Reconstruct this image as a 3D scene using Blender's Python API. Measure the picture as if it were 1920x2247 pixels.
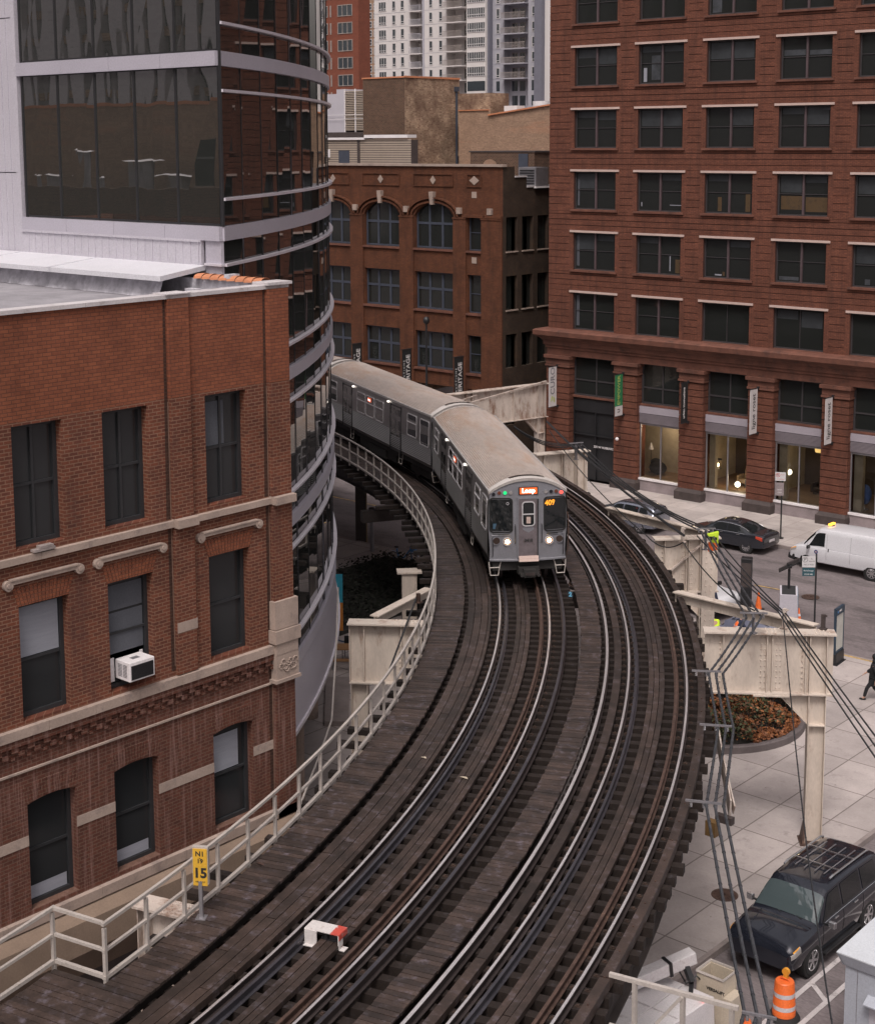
import bpy, bmesh, math, random
from mathutils import Vector, Matrix
random.seed(7)
R = math.radians
# ---------------------------------------------------------------- camera, world, sun, exposure
for o in list(bpy.data.objects): bpy.data.objects.remove(o, do_unlink=True)
scene = bpy.context.scene
COL = scene.collection
CAMH = 21.2
FPX, PITCH, ROLL, CX, CY, PSI = 3372.1, .1405, -.0043, 960., 788.9, -.7229
cd = bpy.data.cameras.new('camera'); cam = bpy.data.objects.new('camera', cd); COL.objects.link(cam)
cd.sensor_fit = 'VERTICAL'; cd.sensor_height = 24.0; cd.sensor_width = 24.0
cd.lens = FPX / 2247 * 24.0
cd.shift_y = -(1123.5 - CY) / 2247
cd.clip_start = .5; cd.clip_end = 3000
cam.location = (0, 0, CAMH)
yaw = math.atan2(math.cos(PSI), 0) * 0 + math.atan2(-math.sin(PSI), math.cos(PSI))
cam.rotation_mode = 'XYZ'
Mc = Matrix.Rotation(yaw, 4, 'Z') @ Matrix.Rotation(R(90) - PITCH, 4, 'X') @ Matrix.Rotation(ROLL, 4, 'Z')
cam.rotation_euler = Mc.to_euler()
scene.camera = cam
w = bpy.data.worlds.new('World'); scene.world = w; w.use_nodes = True
wn = w.node_tree; wn.nodes.clear()
sky = wn.nodes.new('ShaderNodeTexSky'); sky.sky_type = 'NISHITA'; sky.sun_disc = False
SUN_EL, SUN_ROT = R(58), R(150)
sky.sun_elevation = SUN_EL; sky.sun_rotation = SUN_ROT; sky.air_density = 1.6; sky.dust_density = 6.0; sky.ozone_density = 1.0
hs = wn.nodes.new('ShaderNodeHueSaturation'); hs.inputs['Saturation'].default_value = .22
bg = wn.nodes.new('ShaderNodeBackground'); bg.inputs[1].default_value = .10
wo = wn.nodes.new('ShaderNodeOutputWorld')
mxs = wn.nodes.new('ShaderNodeMix'); mxs.data_type = 'RGBA'; mxs.blend_type = 'MULTIPLY'; mxs.inputs[0].default_value = 1
mxs.inputs[7].default_value = (1.05, .965, .955, 1)
wn.links.new(sky.outputs[0], hs.inputs['Color']); wn.links.new(hs.outputs[0], mxs.inputs[6]); wn.links.new(mxs.outputs[2], bg.inputs[0]); wn.links.new(bg.outputs[0], wo.inputs[0])
sl = bpy.data.lights.new('sun', 'SUN'); sl.energy = 1.3; sl.angle = R(14); sl.color = (1, .95, .9)
sun = bpy.data.objects.new('sun', sl); COL.objects.link(sun)
sd = Vector((math.sin(SUN_ROT) * math.cos(SUN_EL), math.cos(SUN_ROT) * math.cos(SUN_EL), math.sin(SUN_EL)))
sun.rotation_euler = (-sd).to_track_quat('-Z', 'Y').to_euler()
vs = scene.view_settings; vs.view_transform = 'Standard'; vs.look = 'None'; vs.exposure = 0.40; vs.gamma = 1
scene.render.engine = 'CYCLES'

# ---------------------------------------------------------------- measuring helpers: a pixel of the photograph met with a real plane
_A = (math.cos(PSI), math.sin(PSI)); _B = (-math.sin(PSI), math.cos(PSI))
def _ray(px, py):
    a = px - CX; b = py - CY; cr, sr = math.cos(ROLL), math.sin(ROLL)
    u = a * cr + b * sr; v = -a * sr + b * cr; c, s = math.cos(PITCH), math.sin(PITCH)
    d = (u / FPX, c - s * v / FPX, -s - c * v / FPX)
    return (d[0] * _A[0] + d[1] * _A[1], d[0] * _B[0] + d[1] * _B[1], d[2])
def at(px, py, z): d = _ray(px, py); t = (z - CAMH) / d[2]; return (d[0] * t, d[1] * t, z)
def ax(px, py, x): d = _ray(px, py); t = x / d[0]; return (x, d[1] * t, CAMH + d[2] * t)
def ay(px, py, y): d = _ray(px, py); t = y / d[1]; return (d[0] * t, y, CAMH + d[2] * t)
TC = (-73.0, 2.0)                       # centre of the curve of the railway
def pc(r, th, z): return (TC[0] + r * math.cos(R(th)), TC[1] + r * math.sin(R(th)), z)

# ---------------------------------------------------------------- object helpers
def thing(name, label, cat, loc=(0, 0, 0), rotz=0, group=None):
    o = bpy.data.objects.new(name, None); COL.objects.link(o); o.empty_display_size = .2
    o.location = loc; o.rotation_euler = (0, 0, rotz); o['label'] = label; o['category'] = cat
    if group: o['group'] = group
    return o
def tag(o, label, cat, group=None):
    o['label'] = label; o['category'] = cat
    if group: o['group'] = group
    return o
def copy_tree(o, parent=None):
    c = o.copy(); COL.objects.link(c); c.parent = parent
    for ch in o.children: copy_tree(ch, c)
    return c
class MB:
    def __init__(s): s.v = []; s.f = []; s.mi = []; s.m = 0; s.cuts = []
    def cut(s):                      # what follows is a piece (an object) of its own
        if not s.cuts or s.cuts[-1] != len(s.f): s.cuts.append(len(s.f))
    def poly(s, pts, m=None):
        n = len(s.v); s.v += [tuple(p) for p in pts]; s.f.append(tuple(range(n, n + len(pts)))); s.mi.append(s.m if m is None else m)
    def box(s, x0, x1, y0, y1, z0, z1, m=None):
        n = len(s.v)
        s.v += [(x0, y0, z0), (x1, y0, z0), (x1, y1, z0), (x0, y1, z0), (x0, y0, z1), (x1, y0, z1), (x1, y1, z1), (x0, y1, z1)]
        for q in ((0, 3, 2, 1), (4, 5, 6, 7), (0, 1, 5, 4), (1, 2, 6, 5), (2, 3, 7, 6), (3, 0, 4, 7)):
            s.f.append(tuple(n + i for i in q)); s.mi.append(s.m if m is None else m)
    def hexa(s, p, m=None):          # 8 points: bottom four, top four
        n = len(s.v); s.v += [tuple(q) for q in p]
        for q in ((0, 3, 2, 1), (4, 5, 6, 7), (0, 1, 5, 4), (1, 2, 6, 5), (2, 3, 7, 6), (3, 0, 4, 7)):
            s.f.append(tuple(n + i for i in q)); s.mi.append(s.m if m is None else m)
    def bar(s, a, b, w, h, up=(0, 0, 1), m=None):
        a = Vector(a); b = Vector(b); d = (b - a).normalized(); u = Vector(up)
        if abs(d.dot(u)) > .98: u = Vector((1, 0, 0))
        sx = d.cross(u).normalized() * w / 2; sz = sx.cross(d).normalized() * h / 2
        s.hexa([a - sx - sz, a + sx - sz, b + sx - sz, b - sx - sz, a - sx + sz, a + sx + sz, b + sx + sz, b - sx + sz], m)
    def ring(s, c, d, r, n, ph=0):
        d = Vector(d).normalized(); u = Vector((0, 0, 1)) if abs(d.z) < .9 else Vector((1, 0, 0))
        x = d.cross(u).normalized(); y = d.cross(x).normalized(); c = Vector(c)
        return [c + x * r * math.cos(2 * math.pi * i / n + ph) + y * r * math.sin(2 * math.pi * i / n + ph) for i in range(n)]
    def cyl(s, a, b, r0, r1=None, n=12, cap=True, m=None):
        r1 = r0 if r1 is None else r1; d = Vector(b) - Vector(a)
        A = s.ring(a, d, r0, n); Bq = s.ring(b, d, r1, n); k = len(s.v); s.v += [tuple(p) for p in A + Bq]
        mm = s.m if m is None else m
        for i in range(n):
            j = (i + 1) % n; s.f.append((k + i, k + j, k + n + j, k + n + i)); s.mi.append(mm)
        if cap:
            s.f.append(tuple(range(k, k + n))[::-1]); s.mi.append(mm); s.f.append(tuple(range(k + n, k + 2 * n))); s.mi.append(mm)
    def tube(s, pts, r, n=6, m=None):
        pts = [Vector(p) for p in pts]; rs = []
        for i, p in enumerate(pts):
            d = (pts[min(i + 1, len(pts) - 1)] - pts[max(i - 1, 0)])
            rs.append(s.ring(p, d, r, n))
        k = len(s.v)
        for q in rs: s.v += [tuple(p) for p in q]
        mm = s.m if m is None else m
        for i in range(len(pts) - 1):
            for j in range(n):
                a = k + i * n + j; b = k + i * n + (j + 1) % n; s.f.append((a, b, b + n, a + n)); s.mi.append(mm)
        s.f.append(tuple(range(k, k + n))); s.mi.append(mm); s.f.append(tuple(range(k + (len(pts) - 1) * n, k + len(pts) * n))); s.mi.append(mm)
    def loft(s, rings, close=True, cap=True, m=None):
        k = len(s.v); n = len(rings[0]); mm = s.m if m is None else m
        for q in rings: s.v += [tuple(p) for p in q]
        for i in range(len(rings) - 1):
            for j in range(n if close else n - 1):
                a = k + i * n + j; b = k + i * n + (j + 1) % n; s.f.append((a, b, b + n, a + n)); s.mi.append(mm)
        if cap and close:
            s.f.append(tuple(range(k, k + n))[::-1]); s.mi.append(mm); s.f.append(tuple(range(k + (len(rings) - 1) * n, k + len(rings) * n))); s.mi.append(mm)
    def sphere(s, c, r, nu=12, nv=8, sc=(1, 1, 1), m=None):
        rings = []
        for i in range(1, nv):
            ph = math.pi * i / nv
            rings.append([(c[0] + r * sc[0] * math.sin(ph) * math.cos(2 * math.pi * j / nu), c[1] + r * sc[1] * math.sin(ph) * math.sin(2 * math.pi * j / nu), c[2] + r * sc[2] * math.cos(ph)) for j in range(nu)])
        s.loft(rings, m=m)
    def sweep(s, prof, t0, t1, dt=1.0, m=None):     # closed profile [(r, z)] swept round the track centre
        n = max(1, int(round(abs(t1 - t0) / dt)))
        s.loft([[pc(r, t0 + (t1 - t0) * i / n, z) for r, z in prof] for i in range(n + 1)], m=m)
    def build(s, name, mats, parent=None, world=False, smooth=False, bevel=0, loc=None):
        if s.cuts:
            cs = sorted(set([0] + s.cuts + [len(s.f)])); out = None; cc = s.cuts; s.cuts = []
            for a, b in zip(cs, cs[1:]):
                p = MB(); ix = {}
                for f, mi in zip(s.f[a:b], s.mi[a:b]):
                    for i in f:
                        if i not in ix: ix[i] = len(p.v); p.v.append(s.v[i])
                    p.f.append(tuple(ix[i] for i in f)); p.mi.append(mi)
                out = p.build(name, mats, parent, world, smooth, bevel, loc)
            return out
        v = s.v
        if world and parent is not None:
            L = parent.location; v = [(a - L.x, b - L.y, c - L.z) for a, b, c in v]
        me = bpy.data.meshes.new(name); me.from_pydata(v, [], s.f); me.update()
        mats = mats if isinstance(mats, (list, tuple)) else [mats]
        for mt in mats: me.materials.append(mt)
        if len(mats) > 1: me.polygons.foreach_set('material_index', s.mi)
        if smooth:
            me.polygons.foreach_set('use_smooth', [True] * len(me.polygons))
            try: me.set_sharp_from_angle(angle=R(35))
            except Exception: pass
        o = bpy.data.objects.new(name, me); COL.objects.link(o)
        if parent is not None: o.parent = parent
        if loc is not None: o.location = loc
        if bevel:
            b = o.modifiers.new('bevel', 'BEVEL'); b.width = bevel; b.segments = 2; b.limit_method = 'ANGLE'
        return o
def dup(o, loc, parent=None, rotz=None):
    c = o.copy(); COL.objects.link(c); c.parent = parent if parent is not None else o.parent; c.location = loc
    if rotz is not None: c.rotation_euler = (0, 0, rotz)
    return c
def text_mesh(txt, size, mat, name, parent, M, extrude=.004, align='CENTER', bold=0, sx=1.0):
    cu = bpy.data.curves.new(name, 'FONT'); cu.body = txt; cu.size = size; cu.extrude = extrude; cu.align_x = align; cu.align_y = 'CENTER'; cu.offset = bold; cu.resolution_u = 3
    tmp = bpy.data.objects.new('t', cu); COL.objects.link(tmp); bpy.context.view_layer.update()
    me = bpy.data.meshes.new_from_object(tmp.evaluated_get(bpy.context.evaluated_depsgraph_get()))
    bpy.data.objects.remove(tmp, do_unlink=True)
    me.transform(M @ Matrix.Diagonal((sx, 1, 1, 1))); me.name = name
    me.materials.clear(); me.materials.append(mat)
    o = bpy.data.objects.new(name, me); COL.objects.link(o); o.parent = parent
    return o
def frameM(origin, ux, uy):            # text matrix: x along ux, y along uy
    ux = Vector(ux).normalized(); uy = Vector(uy).normalized(); uz = ux.cross(uy)
    M = Matrix((ux, uy, uz)).transposed().to_4x4(); M.translation = Vector(origin); return M

# ---------------------------------------------------------------- materials
def nodes(name):
    m = bpy.data.materials.new(name); m.use_nodes = True; nt = m.node_tree
    b = nt.nodes['Principled BSDF']; return m, nt, b
def col4(c): return (c[0], c[1], c[2], 1)
def vmix(nt, fac, a, b, mode='MIX'):
    n = nt.nodes.new('ShaderNodeMix'); n.data_type = 'RGBA'; n.blend_type = mode
    for sock, val in ((n.inputs[0], fac), (n.inputs[6], a), (n.inputs[7], b)):
        if hasattr(val, 'links') or isinstance(val, bpy.types.NodeSocket): nt.links.new(val, sock)
        else: sock.default_value = val if not isinstance(val, tuple) else col4(val)
    return n.outputs[2]
def noise(nt, scale, detail=4, vec=None, rough=.6):
    n = nt.nodes.new('ShaderNodeTexNoise'); n.inputs['Scale'].default_value = scale; n.inputs['Detail'].default_value = detail; n.inputs['Roughness'].default_value = rough
    if vec is not None: nt.links.new(vec, n.inputs['Vector'])
    return n.outputs[0]
def ramp(nt, fac, a, b, ca=(0, 0, 0), cb=(1, 1, 1)):
    n = nt.nodes.new('ShaderNodeValToRGB'); nt.links.new(fac, n.inputs[0])
    n.color_ramp.elements[0].position = a; n.color_ramp.elements[1].position = b
    n.color_ramp.elements[0].color = col4(ca); n.color_ramp.elements[1].color = col4(cb); return n.outputs[0]
def ocoord(nt, scale=(1, 1, 1)):
    t = nt.nodes.new('ShaderNodeTexCoord'); mp = nt.nodes.new('ShaderNodeMapping'); mp.inputs['Scale'].default_value = scale
    nt.links.new(t.outputs['Object'], mp.inputs['Vector']); return mp.outputs[0]
def bump(nt, b, h, strength=.3, dist=.02):
    n = nt.nodes.new('ShaderNodeBump'); n.inputs['Strength'].default_value = strength; n.inputs['Distance'].default_value = dist
    nt.links.new(h, n.inputs['Height']); nt.links.new(n.outputs[0], b.inputs['Normal'])
def pm(name, c, rough=.6, metal=0, var=.18, ns=1.5, fine=25, finev=.10, spec=.5, stretch=(1, 1, 1), bmp=.15, dirt=None, dirt_amt=.5, dirt_scale=.8, coat=0, island=0):
    m, nt, b = nodes(name); v = ocoord(nt, stretch)
    n1 = noise(nt, ns, 5, v); n2 = noise(nt, fine, 3, v)
    c1 = vmix(nt, ramp(nt, n1, .3, .7), tuple(x * (1 - var) for x in c), tuple(x * (1 + var) for x in c))
    c2 = vmix(nt, ramp(nt, n2, .3, .7), tuple([1 - finev] * 3), tuple([1 + finev] * 3))
    out = vmix(nt, 1.0, c1, c2, 'MULTIPLY')
    if dirt is not None:
        n3 = noise(nt, dirt_scale, 8, v, .7); f = ramp(nt, n3, .62 - .25 * dirt_amt, .80 - .2 * dirt_amt)
        out = vmix(nt, f, out, dirt)
    if island:       # every board its own tone
        gi = nt.nodes.new('ShaderNodeNewGeometry'); out = vmix(nt, 1.0, out, ramp(nt, gi.outputs['Random Per Island'], 0, 1, (1 - island,) * 3, (1 + island, 1 + island * .95, 1 + island * .95)), 'MULTIPLY')
    nt.links.new(out, b.inputs['Base Color'])
    b.inputs['Roughness'].default_value = rough; b.inputs['Metallic'].default_value = metal; b.inputs['Specular IOR Level'].default_value = spec
    if coat: b.inputs['Coat Weight'].default_value = coat; b.inputs['Coat Roughness'].default_value = .04
    if bmp: bump(nt, b, n2, bmp, .01)
    return m
def brick(name, c1, c2, mortar, bw=.215, bh=.075, ms=.011, big=.25, stain=None, stain_amt=.4, stain_scale=(.7, .7, .25), off=.5, squash=1, rough=.85):
    m, nt, b = nodes(name)
    t = nt.nodes.new('ShaderNodeTexCoord'); sp = nt.nodes.new('ShaderNodeSeparateXYZ'); nt.links.new(t.outputs['Object'], sp.inputs[0])
    ad = nt.nodes.new('ShaderNodeMath'); ad.operation = 'ADD'; nt.links.new(sp.outputs[0], ad.inputs[0]); nt.links.new(sp.outputs[1], ad.inputs[1])
    cb = nt.nodes.new('ShaderNodeCombineXYZ'); nt.links.new(ad.outputs[0], cb.inputs[0]); nt.links.new(sp.outputs[2], cb.inputs[1])
    br = nt.nodes.new('ShaderNodeTexBrick'); nt.links.new(cb.outputs[0], br.inputs['Vector'])
    br.inputs['Color1'].default_value = col4(c1); br.inputs['Color2'].default_value = col4(c2); br.inputs['Mortar'].default_value = col4(mortar)
    br.inputs['Scale'].default_value = 1; br.inputs['Brick Width'].default_value = bw; br.inputs['Row Height'].default_value = bh; br.inputs['Mortar Size'].default_value = ms
    br.inputs['Mortar Smooth'].default_value = .3; br.offset = off
    n1 = noise(nt, .9, 6, t.outputs['Object']); n2 = noise(nt, 9, 3, t.outputs['Object'])
    a = vmix(nt, ramp(nt, n1, .3, .7), (1 - big,) * 3, (1 + big * .6,) * 3)
    o = vmix(nt, 1.0, br.outputs['Color'], a, 'MULTIPLY')
    a2 = vmix(nt, ramp(nt, n2, .3, .7), (.85,) * 3, (1.13,) * 3)
    o = vmix(nt, 1.0, o, a2, 'MULTIPLY')
    if stain is not None:
        mp = nt.nodes.new('ShaderNodeMapping'); mp.inputs['Scale'].default_value = stain_scale; nt.links.new(t.outputs['Object'], mp.inputs['Vector'])
        n3 = noise(nt, 1.6, 8, mp.outputs[0], .68); f = ramp(nt, n3, .64 - .3 * stain_amt, .9 - .3 * stain_amt)
        o = vmix(nt, f, o, stain)
    nt.links.new(o, b.inputs['Base Color']); b.inputs['Roughness'].default_value = rough; b.inputs['Specular IOR Level'].default_value = .25
    bump(nt, b, br.outputs['Fac'], -.35 if False else .35, .012)
    bp = [n for n in nt.nodes if n.type == 'BUMP'][0]; bp.invert = True
    return m
def slabs(name, c, joint, bw, bh, ms=.02, off=0.0):
    m, nt, b = nodes(name); v = ocoord(nt)
    br = nt.nodes.new('ShaderNodeTexBrick'); nt.links.new(v, br.inputs['Vector']); br.offset = off
    br.inputs['Color1'].default_value = col4(tuple(x * .84 for x in c)); br.inputs['Color2'].default_value = col4(tuple(x * 1.07 for x in c)); br.inputs['Mortar'].default_value = col4(joint)
    br.inputs['Scale'].default_value = 1; br.inputs['Brick Width'].default_value = bw; br.inputs['Row Height'].default_value = bh; br.inputs['Mortar Size'].default_value = ms
    n1 = noise(nt, .5, 7, v, .65); n2 = noise(nt, 14, 4, v)
    o = vmix(nt, 1.0, br.outputs['Color'], vmix(nt, ramp(nt, n1, .35, .7), (.78,) * 3, (1.08,) * 3), 'MULTIPLY')
    o = vmix(nt, 1.0, o, vmix(nt, ramp(nt, n2, .3, .7), (.93,) * 3, (1.05,) * 3), 'MULTIPLY')
    n3 = noise(nt, 2.2, 9, v, .75); o = vmix(nt, ramp(nt, n3, .55, .72), o, tuple(x * .62 for x in c)); vo = nt.nodes.new('ShaderNodeTexVoronoi'); vo.inputs['Scale'].default_value = 1.7; nt.links.new(v, vo.inputs['Vector']); o = vmix(nt, ramp(nt, vo.outputs['Distance'], .03, .06, (.75,) * 3, (0, 0, 0)), o, tuple(x * .4 for x in c))
    nt.links.new(o, b.inputs['Base Color']); b.inputs['Roughness'].default_value = .85; bump(nt, b, br.outputs['Fac'], .3, .01)
    [n for n in nt.nodes if n.type == 'BUMP'][0].invert = True
    return m
def glassy(name, c=(.012, .013, .015), ior=1.9, rough=.03, wave=0, ws=.6):
    m, nt, b = nodes(name); b.inputs['Base Color'].default_value = col4(c); b.inputs['Roughness'].default_value = rough; b.inputs['IOR'].default_value = ior
    if wave: v = ocoord(nt, (1, 1, .35)); bump(nt, b, noise(nt, ws, 2, v), wave, .1)
    return m
def clear_glass(name, refl=.12):
    m = bpy.data.materials.new(name); m.use_nodes = True; nt = m.node_tree; nt.nodes.clear()
    tr = nt.nodes.new('ShaderNodeBsdfTransparent'); tr.inputs[0].default_value = (.86, .88, .86, 1)
    gl = nt.nodes.new('ShaderNodeBsdfGlossy'); gl.inputs['Roughness'].default_value = .02; mx = nt.nodes.new('ShaderNodeMixShader')
    fr = nt.nodes.new('ShaderNodeFresnel'); fr.inputs[0].default_value = 1.0 + refl * 4; nt.links.new(fr.outputs[0], mx.inputs[0])
    nt.links.new(tr.outputs[0], mx.inputs[1]); nt.links.new(gl.outputs[0], mx.inputs[2]); o = nt.nodes.new('ShaderNodeOutputMaterial'); nt.links.new(mx.outputs[0], o.inputs[0])
    return m
def emis(name, c, s):
    m, nt, b = nodes(name); b.inputs['Base Color'].default_value = col4(tuple(x * .3 for x in c)); b.inputs['Emission Color'].default_value = col4(c); b.inputs['Emission Strength'].default_value = s
    return m
def planks(name, c, joint, along, width, rough=.75):     # long boards with worn colour, lines run across `along`
    m, nt, b = nodes(name); return m
M = {}
M['asphalt'] = pm('asphalt', (.165, .140, .143), .9, var=.22, ns=.3, fine=24, finev=.25, dirt=(.062, .053, .053), dirt_amt=.55, dirt_scale=.45, stretch=(.35, 1, 1))
M['earth'] = pm('earth', (.035, .032, .028), .95, ns=.4, fine=8, finev=.3)
M['walk'] = slabs('sidewalk_concrete', (.47, .42, .40), (.30, .265, .25), 1.55, 1.55, .02)
M['plaza'] = slabs('plaza_concrete', (.43, .38, .365), (.19, .16, .15), 1.75, 2.35, .024)
M['kerb'] = pm('kerb_stone', (.26, .22, .21), .85)
M['paint_w'] = pm('white_road_paint', (.52, .48, .48), .8, var=.12, dirt=(.14, .125, .125), dirt_amt=.4, dirt_scale=3)
M['paint_y'] = pm('yellow_road_paint', (.5, .33, .12), .8, dirt=(.12, .1, .09), dirt_amt=.6, dirt_scale=2)
M['tie'] = pm('tarred_timber', (.017, .0118, .0098), .72, ns=3, fine=30, finev=.3, spec=.35, stretch=(1, 1, 1), dirt=(.05, .047, .055), dirt_amt=.2, dirt_scale=6, island=.5)
M['plank'] = pm('walkway_plank', (.038, .0255, .021), .58, var=.45, ns=2.2, fine=22, finev=.3, spec=.6, dirt=(.115, .10, .12), dirt_amt=.33, dirt_scale=5, island=.38)
M['beam'] = pm('long_timber', (.034, .022, .0175), .58, var=.45, ns=2, fine=26, finev=.3, spec=.6, dirt=(.09, .078, .09), dirt_amt=.32, dirt_scale=4, island=.35)
M['rust'] = pm('rusty_steel', (.085, .052, .042), .6, .3, var=.35, ns=4, dirt=(.25, .15, .10), dirt_amt=.2, dirt_scale=6)
M['railside'] = pm('dark_rail_steel', (.055, .043, .042), .5, .4, var=.3)
M['polish'] = pm('polished_rail_head', (.88, .84, .84), .40, .82, var=.16, ns=.6, bmp=0)
M['blue_steel'] = pm('worn_guard_rail', (.10, .095, .11), .4, .7, var=.25)
M['cream'] = pm('cream_painted_steel', (.56, .485, .42), .6, var=.13, ns=1.2, fine=12, finev=.07, dirt=(.27, .17, .12), dirt_amt=.24, dirt_scale=2.6, stretch=(1.6, 1.6, .55))
M['cream_edge'] = pm('cream_steel_rusting_edges', (.55, .48, .42), .55, var=.1, ns=1, dirt=(.22, .10, .055), dirt_amt=.32, dirt_scale=1.8)
M['cream_rust'] = pm('rust_streaked_cream_steel', (.52, .45, .40), .6, var=.12, ns=1, dirt=(.17, .075, .04), dirt_amt=.5, dirt_scale=1.5, stretch=(1.4, 1.4, .5))
M['railing'] = pm('grey_white_railing_steel', (.44, .40, .37), .5, .1, var=.12, dirt=(.22, .17, .13), dirt_amt=.15, dirt_scale=5)
M['galv'] = pm('galvanised_steel', (.30, .29, .31), .45, .6, var=.15)
M['girder_dark'] = pm('dark_girder', (.05, .04, .037), .7, var=.3)
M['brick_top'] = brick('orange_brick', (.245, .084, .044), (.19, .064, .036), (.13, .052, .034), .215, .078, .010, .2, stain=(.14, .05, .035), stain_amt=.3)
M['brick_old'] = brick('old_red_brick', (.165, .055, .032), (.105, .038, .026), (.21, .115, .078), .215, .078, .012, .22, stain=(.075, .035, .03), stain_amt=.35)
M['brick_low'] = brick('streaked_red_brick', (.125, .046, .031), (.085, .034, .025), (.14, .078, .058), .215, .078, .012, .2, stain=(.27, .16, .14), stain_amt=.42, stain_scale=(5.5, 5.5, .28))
M['stone'] = pm('limestone', (.34, .265, .225), .85, var=.14, ns=1.5, dirt=(.19, .15, .14), dirt_amt=.35, dirt_scale=2)
M['brick_R'] = brick('terracotta_brick', (.180, .068, .043), (.135, .052, .035), (.095, .040, .028), .24, .08, .012, .25, stain=(.065, .030, .022), stain_amt=.48, stain_scale=(1.3, 1.3, .16))
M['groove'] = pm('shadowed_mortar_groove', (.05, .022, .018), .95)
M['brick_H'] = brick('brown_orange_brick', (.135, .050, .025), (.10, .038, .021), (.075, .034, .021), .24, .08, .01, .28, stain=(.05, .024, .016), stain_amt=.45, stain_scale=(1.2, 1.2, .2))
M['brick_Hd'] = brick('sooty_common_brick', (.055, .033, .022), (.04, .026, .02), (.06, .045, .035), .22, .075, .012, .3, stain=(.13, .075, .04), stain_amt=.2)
M['brick_tan'] = brick('pale_common_brick', (.46, .33, .225), (.24, .145, .10), (.36, .26, .19), .28, .13, .022, .35, stain=(.11, .06, .044), stain_amt=.68, stain_scale=(.22, .22, .2))
M['brick_tan2'] = brick('tan_brick', (.36, .235, .16), (.27, .17, .12), (.30, .21, .15), .25, .10, .016, .2, stain=(.42, .21, .13), stain_amt=.35, stain_scale=(.12, .12, .4))
M['brick_brown'] = brick('dark_brown_brick', (.11, .06, .042), (.06, .036, .028), (.17, .115, .08), .25, .10, .018, .2)
M['brick_far'] = brick('orange_tower_brick', (.21, .068, .042), (.18, .058, .038), (.16, .065, .045), .5, .2, .02, .1)
M['tile'] = pm('terracotta_tile', (.50, .20, .10), .7, var=.15)
M['trim'] = pm('red_terracotta_trim', (.135, .054, .036), .75, var=.3, dirt=(.05, .025, .02), dirt_amt=.4, dirt_scale=1.2, stretch=(1, 1, 1))
M['lintel'] = pm('pinkish_stone_lintel', (.50, .38, .34), .8, var=.08)
M['granite'] = pm('dark_granite_base', (.055, .042, .040), .7, var=.3, ns=2)
M['riser'] = pm('grey_stone_riser', (.25, .21, .215), .75)
M['shopband'] = pm('grey_panel_band', (.33, .30, .34), .6, var=.05)
M['louvre'] = pm('grey_louvre', (.20, .175, .195), .6, var=.08)
M['white'] = pm('white_metal', (.72, .69, .70), .4, var=.06)
M['panel'] = pm('lavender_grey_panel', (.46, .44, .50), .42, .2, var=.05, ns=.5, bmp=.03)
M['siding'] = pm('pale_grey_siding', (.50, .48, .53), .45, .15, var=.05, ns=.6, bmp=.02)
M['ledge'] = pm('white_aluminium_ledge', (.68, .65, .71), .35, .3, var=.05, bmp=.02)
M['membrane'] = pm('white_roof_membrane', (.45, .44, .48), .5, var=.25, ns=2, fine=6, finev=.2, bmp=.8)
M['roofgrey'] = pm('grey_roofing', (.26, .25, .27), .85, var=.2)
M['frame'] = pm('dark_window_frame', (.045, .041, .044), .5, var=.15)
M['frame_R'] = pm('mauve_brown_frame', (.085, .060, .065), .5, var=.15)
M['frame_blue'] = pm('blue_grey_frame', (.048, .056, .078), .5, var=.15)
M['mullion'] = pm('black_mullion', (.02, .02, .022), .4, var=.1)
M['glass_f'] = glassy('tinted_facade_glass', (.020, .021, .020), 2.0, .015, .035, .5)
M['glass_s'] = glassy('tinted_wavy_glass', (.030, .032, .030), 3.7, .012, .08, .55)
M['glass_d'] = glassy('dark_window_glass', (.018, .020, .019), 1.55, .05, .03)
M['glass_l'] = glassy('dusty_window_glass', (.024, .026, .028), 1.5, .12, .03)
M['glass_far'] = glassy('far_window_glass', (.03, .04, .05), 2.2, .05)
M['blind'] = pm('white_blind', (.26, .27, .31), .8, var=.08, stretch=(1, 1, 12))
M['blind_d'] = pm('grey_blind', (.075, .08, .095), .8, var=.1)
M['clear'] = clear_glass('clear_shop_glass')
M['black'] = pm('black_rubber', (.012, .012, .012), .7, var=.2)
M['blackmetal'] = pm('black_painted_metal', (.018, .018, .02), .45, var=.2)
M['tyre'] = pm('tyre_rubber', (.018, .018, .019), .8)
M['chrome'] = pm('bright_wheel_metal', (.62, .62, .64), .25, .9, var=.05, bmp=0)
M['concrete_w'] = pm('white_tower_concrete', (.60, .57, .56), .8, var=.04, ns=.1)
M['concrete_b'] = pm('blue_grey_tower_concrete', (.36, .355, .395), .8, var=.06, ns=.1)
M['concrete_d'] = pm('dark_slate_concrete', (.15, .15, .185), .8, var=.06)
M['orange'] = pm('orange_plastic', (.80, .16, .035), .45, var=.08)
M['refl'] = pm('reflective_white_sheet', (.62, .58, .60), .4, var=.1)
M['skin'] = pm('skin', (.42, .24, .17), .6, var=.05)
M['hivis'] = pm('hi_vis_yellow_cloth', (.55, .75, .04), .8, var=.15)
M['hivis_o'] = pm('hi_vis_orange_cloth', (.85, .16, .04), .8, var=.1)
M['cloth_k'] = pm('black_cloth', (.012, .012, .014), .9, var=.3)
M['cloth_n'] = pm('navy_cloth', (.02, .025, .05), .9, var=.3)
M['hair'] = pm('dark_hair', (.015, .01, .008), .8)
M['amber'] = pm('amber_lens', (.75, .33, .04), .25, var=.15)
M['tan'] = pm('tan_render', (.20, .145, .108), .85, var=.15, ns=1)
M['wood'] = pm('light_wood', (.30, .16, .07), .6, var=.2)
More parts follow.
